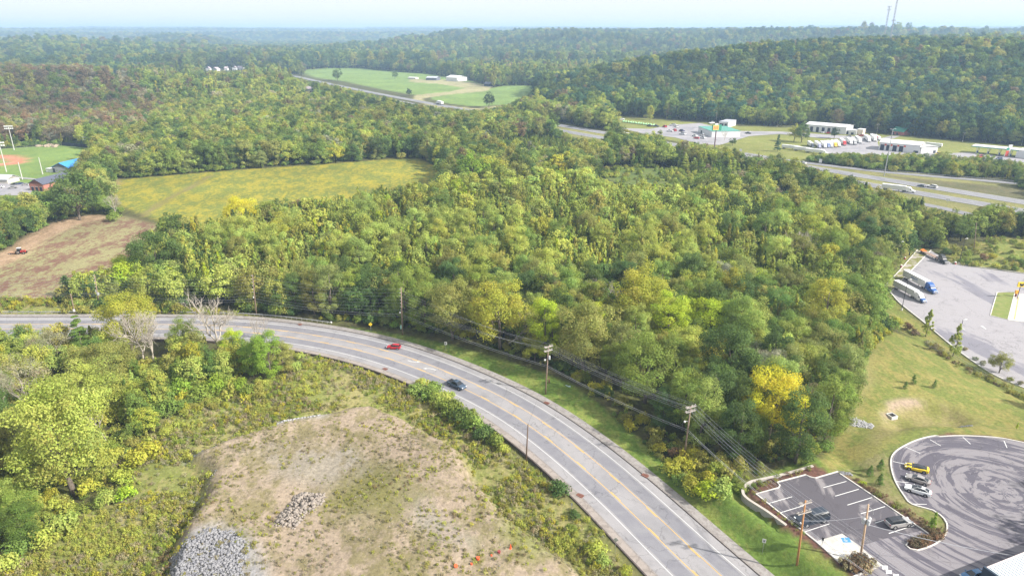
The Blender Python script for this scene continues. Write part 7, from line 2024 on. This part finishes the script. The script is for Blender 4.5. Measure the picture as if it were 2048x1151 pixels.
# ------------------------------------------------------------------ farm and distant houses
building((892, 161.5), (914, 163), 6.5, 26, 'white barn on the far green field', ridge=3.2)
building((852, 160.5), (873, 161), 4.5, 18, 'grey-roofed open shed left of the white barn', wall=mat('dark_shed_wall', (.16, .16, .20), .8), roof=mat('pale_grey_roof', (.50, .52, .55), .5), ridge=2.2)
building((816, 158), (831, 158.5), 2.6, 12, 'low pale poultry shed far left of the white barn', wall=mat('pale_wall', (.6, .56, .5), .8), ridge=1.0)
building((968, 172.5), (980, 173), 4.0, 14, 'dark farmhouse between trees on the far green field', wall=mat('dark_house_wall', (.05, .055, .09), .8), roof=mat('slate_roof', (.10, .11, .15), .7), ridge=2.6)
for a, b_, gf, lab in (((412, 141.5), (420, 141.5), True, 'first white gabled house of the distant row'), ((424, 142), (434, 142.5), True, 'second white gabled house of the distant row'), ((465, 140), (473, 140), True, 'third white house, with a steep gable, of the distant row'),
                   ((474, 139.5), (487, 140), False, 'largest white house at the right end of the distant row'), ((449, 141), (455, 141), False, 'small white house between the two pairs of distant houses'), ((354, 145.5), (363, 146), False, 'isolated white distant house left of the row'),
                   ((226, 153), (241, 153.5), False, 'white distant house farthest left at the edge of the wood'), ((608, 184), (628, 185), False, 'white house with a grey roof near the far motorway')):
    hz_ = at(*a).z
    building(a, b_, 5.0, 9, lab, z=hz_, ridge=3.4, gable_front=gf, name='house', roof=mat('house_roof', (.5, .42, .45), .7), group='distant white houses', doors=[(.2, .35, .4), (.6, .75, .4)])

# ------------------------------------------------------------------ red tractor at work
p = at(43, 507); e = empty('farm_tractor', p, 0.1)
RD = paint('tractor_red', (.42, .03, .03))
mb = MB(); mb.box((.9, 0, 1.15), (1.9, .8, .8)); mb.box((-.6, 0, 1.0), (1.4, 1.2, .5)); mb.build('body', RD, e)
mb = MB(); mb.box((-.6, 0, 1.9), (1.3, 1.2, 1.2)); mb.build('cab', GLASS, e); mb = MB(); mb.box((-.6, 0, 2.55), (1.5, 1.4, .15)); mb.build('roof', WHITEP, e)
for x, r in ((-.8, .85), (1.5, .5)):
    for y in (-.9, .9): wheel(e, x, y, r, .4)
tag(e, 'red farm tractor at the left side of the ploughed field', 'tractor')
e = empty('plough', (p.x - 3.4, p.y + .1, p.z), 0.1); mb = MB(); mb.box((0, 0, .7), (3.0, 2.4, .15)); mb.build('frame', mat('tan_frame', (.5, .3, .18), .7), e)
for k in range(5): mb = MB(); mb.tube([(-1.2 + k * .6, -.8 + k * .4, .7), (-1.3 + k * .6, -.8 + k * .4, .05)], [.08, .25], 6); mb.build('share', STEEL, e)
tag(e, 'tan implement drawn behind the red farm tractor', 'plough')

# ------------------------------------------------------------------ radio masts on the hill
def lattice(px, dist, top_row, w, label, rings, thick):
    X, Y, Z = ray(px, 76); k = dist / Y; x, y = X * k, Y * k; zb = float(T(x, y)[0])
    lo, hi = 10, 250
    for _ in range(40):
        mid = (lo + hi) / 2
        if project(x, y, zb + mid)[1] > top_row: lo = mid
        else: hi = mid
    h = lo; e = empty('radio_mast', (x, y, zb)); n = int(h / (w * 1.8)); mb = MB(); c = [(w / 2 * math.cos(a), w / 2 * math.sin(a)) for a in (0.3, 2.4, 4.5)]
    for a in c: mb.tube([(a[0], a[1], 0), (a[0], a[1], h)], thick, 5)
    for i in range(n):
        z0 = h * i / n; z1 = h * (i + 1) / n
        for q in range(3):
            a, b_ = c[q], c[(q + 1) % 3]; mb.tube([(*a, z0), (*b_, z1)], thick * .55, 3, cap=False); mb.tube([(*b_, z0), (*a, z1)], thick * .55, 3, cap=False)
    mb.build('lattice', mat('mast_grey', (.42, .42, .45), .6), e)
    for z in rings:
        for q in range(6):
            a = q * math.pi / 3; mb = MB(); r = w * 1.15; mb.box((r * math.cos(a), r * math.sin(a), h * z), (.5, .5, 2.4), a); mb.tube([(0, 0, h * z), (r * math.cos(a), r * math.sin(a), h * z)], .12, 4)
            mb.build('antenna_panel', mat('antenna_grey', (.30, .30, .33), .6), e)
    tag(e, label, 'radio mast', 'radio masts on the wooded hill')
lattice(1768, 1330, 13, 2.6, 'shorter radio mast with two antenna rings on top', (.93, .995), .2)
lattice(1781, 1150, -8, 2.2, 'taller guyed radio mast leaving the top of the picture', (.60,), .2)
# verge litter near the crossarm pole
p = at(1098, 765); mb = MB(); mb.box((0, 0, .45), (.35, .3, .9)); mb.box((0, 0, .95), (.42, .36, .12)); o = mb.build('telecom_pedestal', mat('rust_brown', (.28, .12, .09), .7)); o.location = p; tag(o, 'brown telecom pedestal right of the double-crossarm pole on the verge', 'pedestal')
p = at(1135, 772); mb = MB(); mb.box((0, 0, .12), (1.3, .22, .12), -.8); mb.box((.5, -.3, .15), (.5, .5, .2)); o = mb.build('drain_grate', mat('pale_teal', (.45, .58, .55), .6)); o.location = p; tag(o, 'pale metal drain cover lying in the verge grass', 'drain')
for k, (px, py, lab) in enumerate(((1093, 806, 'upper'), (1290, 951, 'lower'), (600, 649, 'left end'), (1160, 991, 'south side'), (770, 738, 'south curve'))):
    p = Vector((*G(px, py, 0), .13)); mb = MB(); mb.box((0, 0, 0), (1.5, .9, .05), -.8); mb.box((0.3, 0.1, .05), (.9, .5, .08), -.6); o = mb.build('storm_drain', mat('rust_drain', (.20, .085, .06), .85)); o.location = p
    tag(o, 'rusty storm drain set in the %s of the pavement' % lab, 'drain')
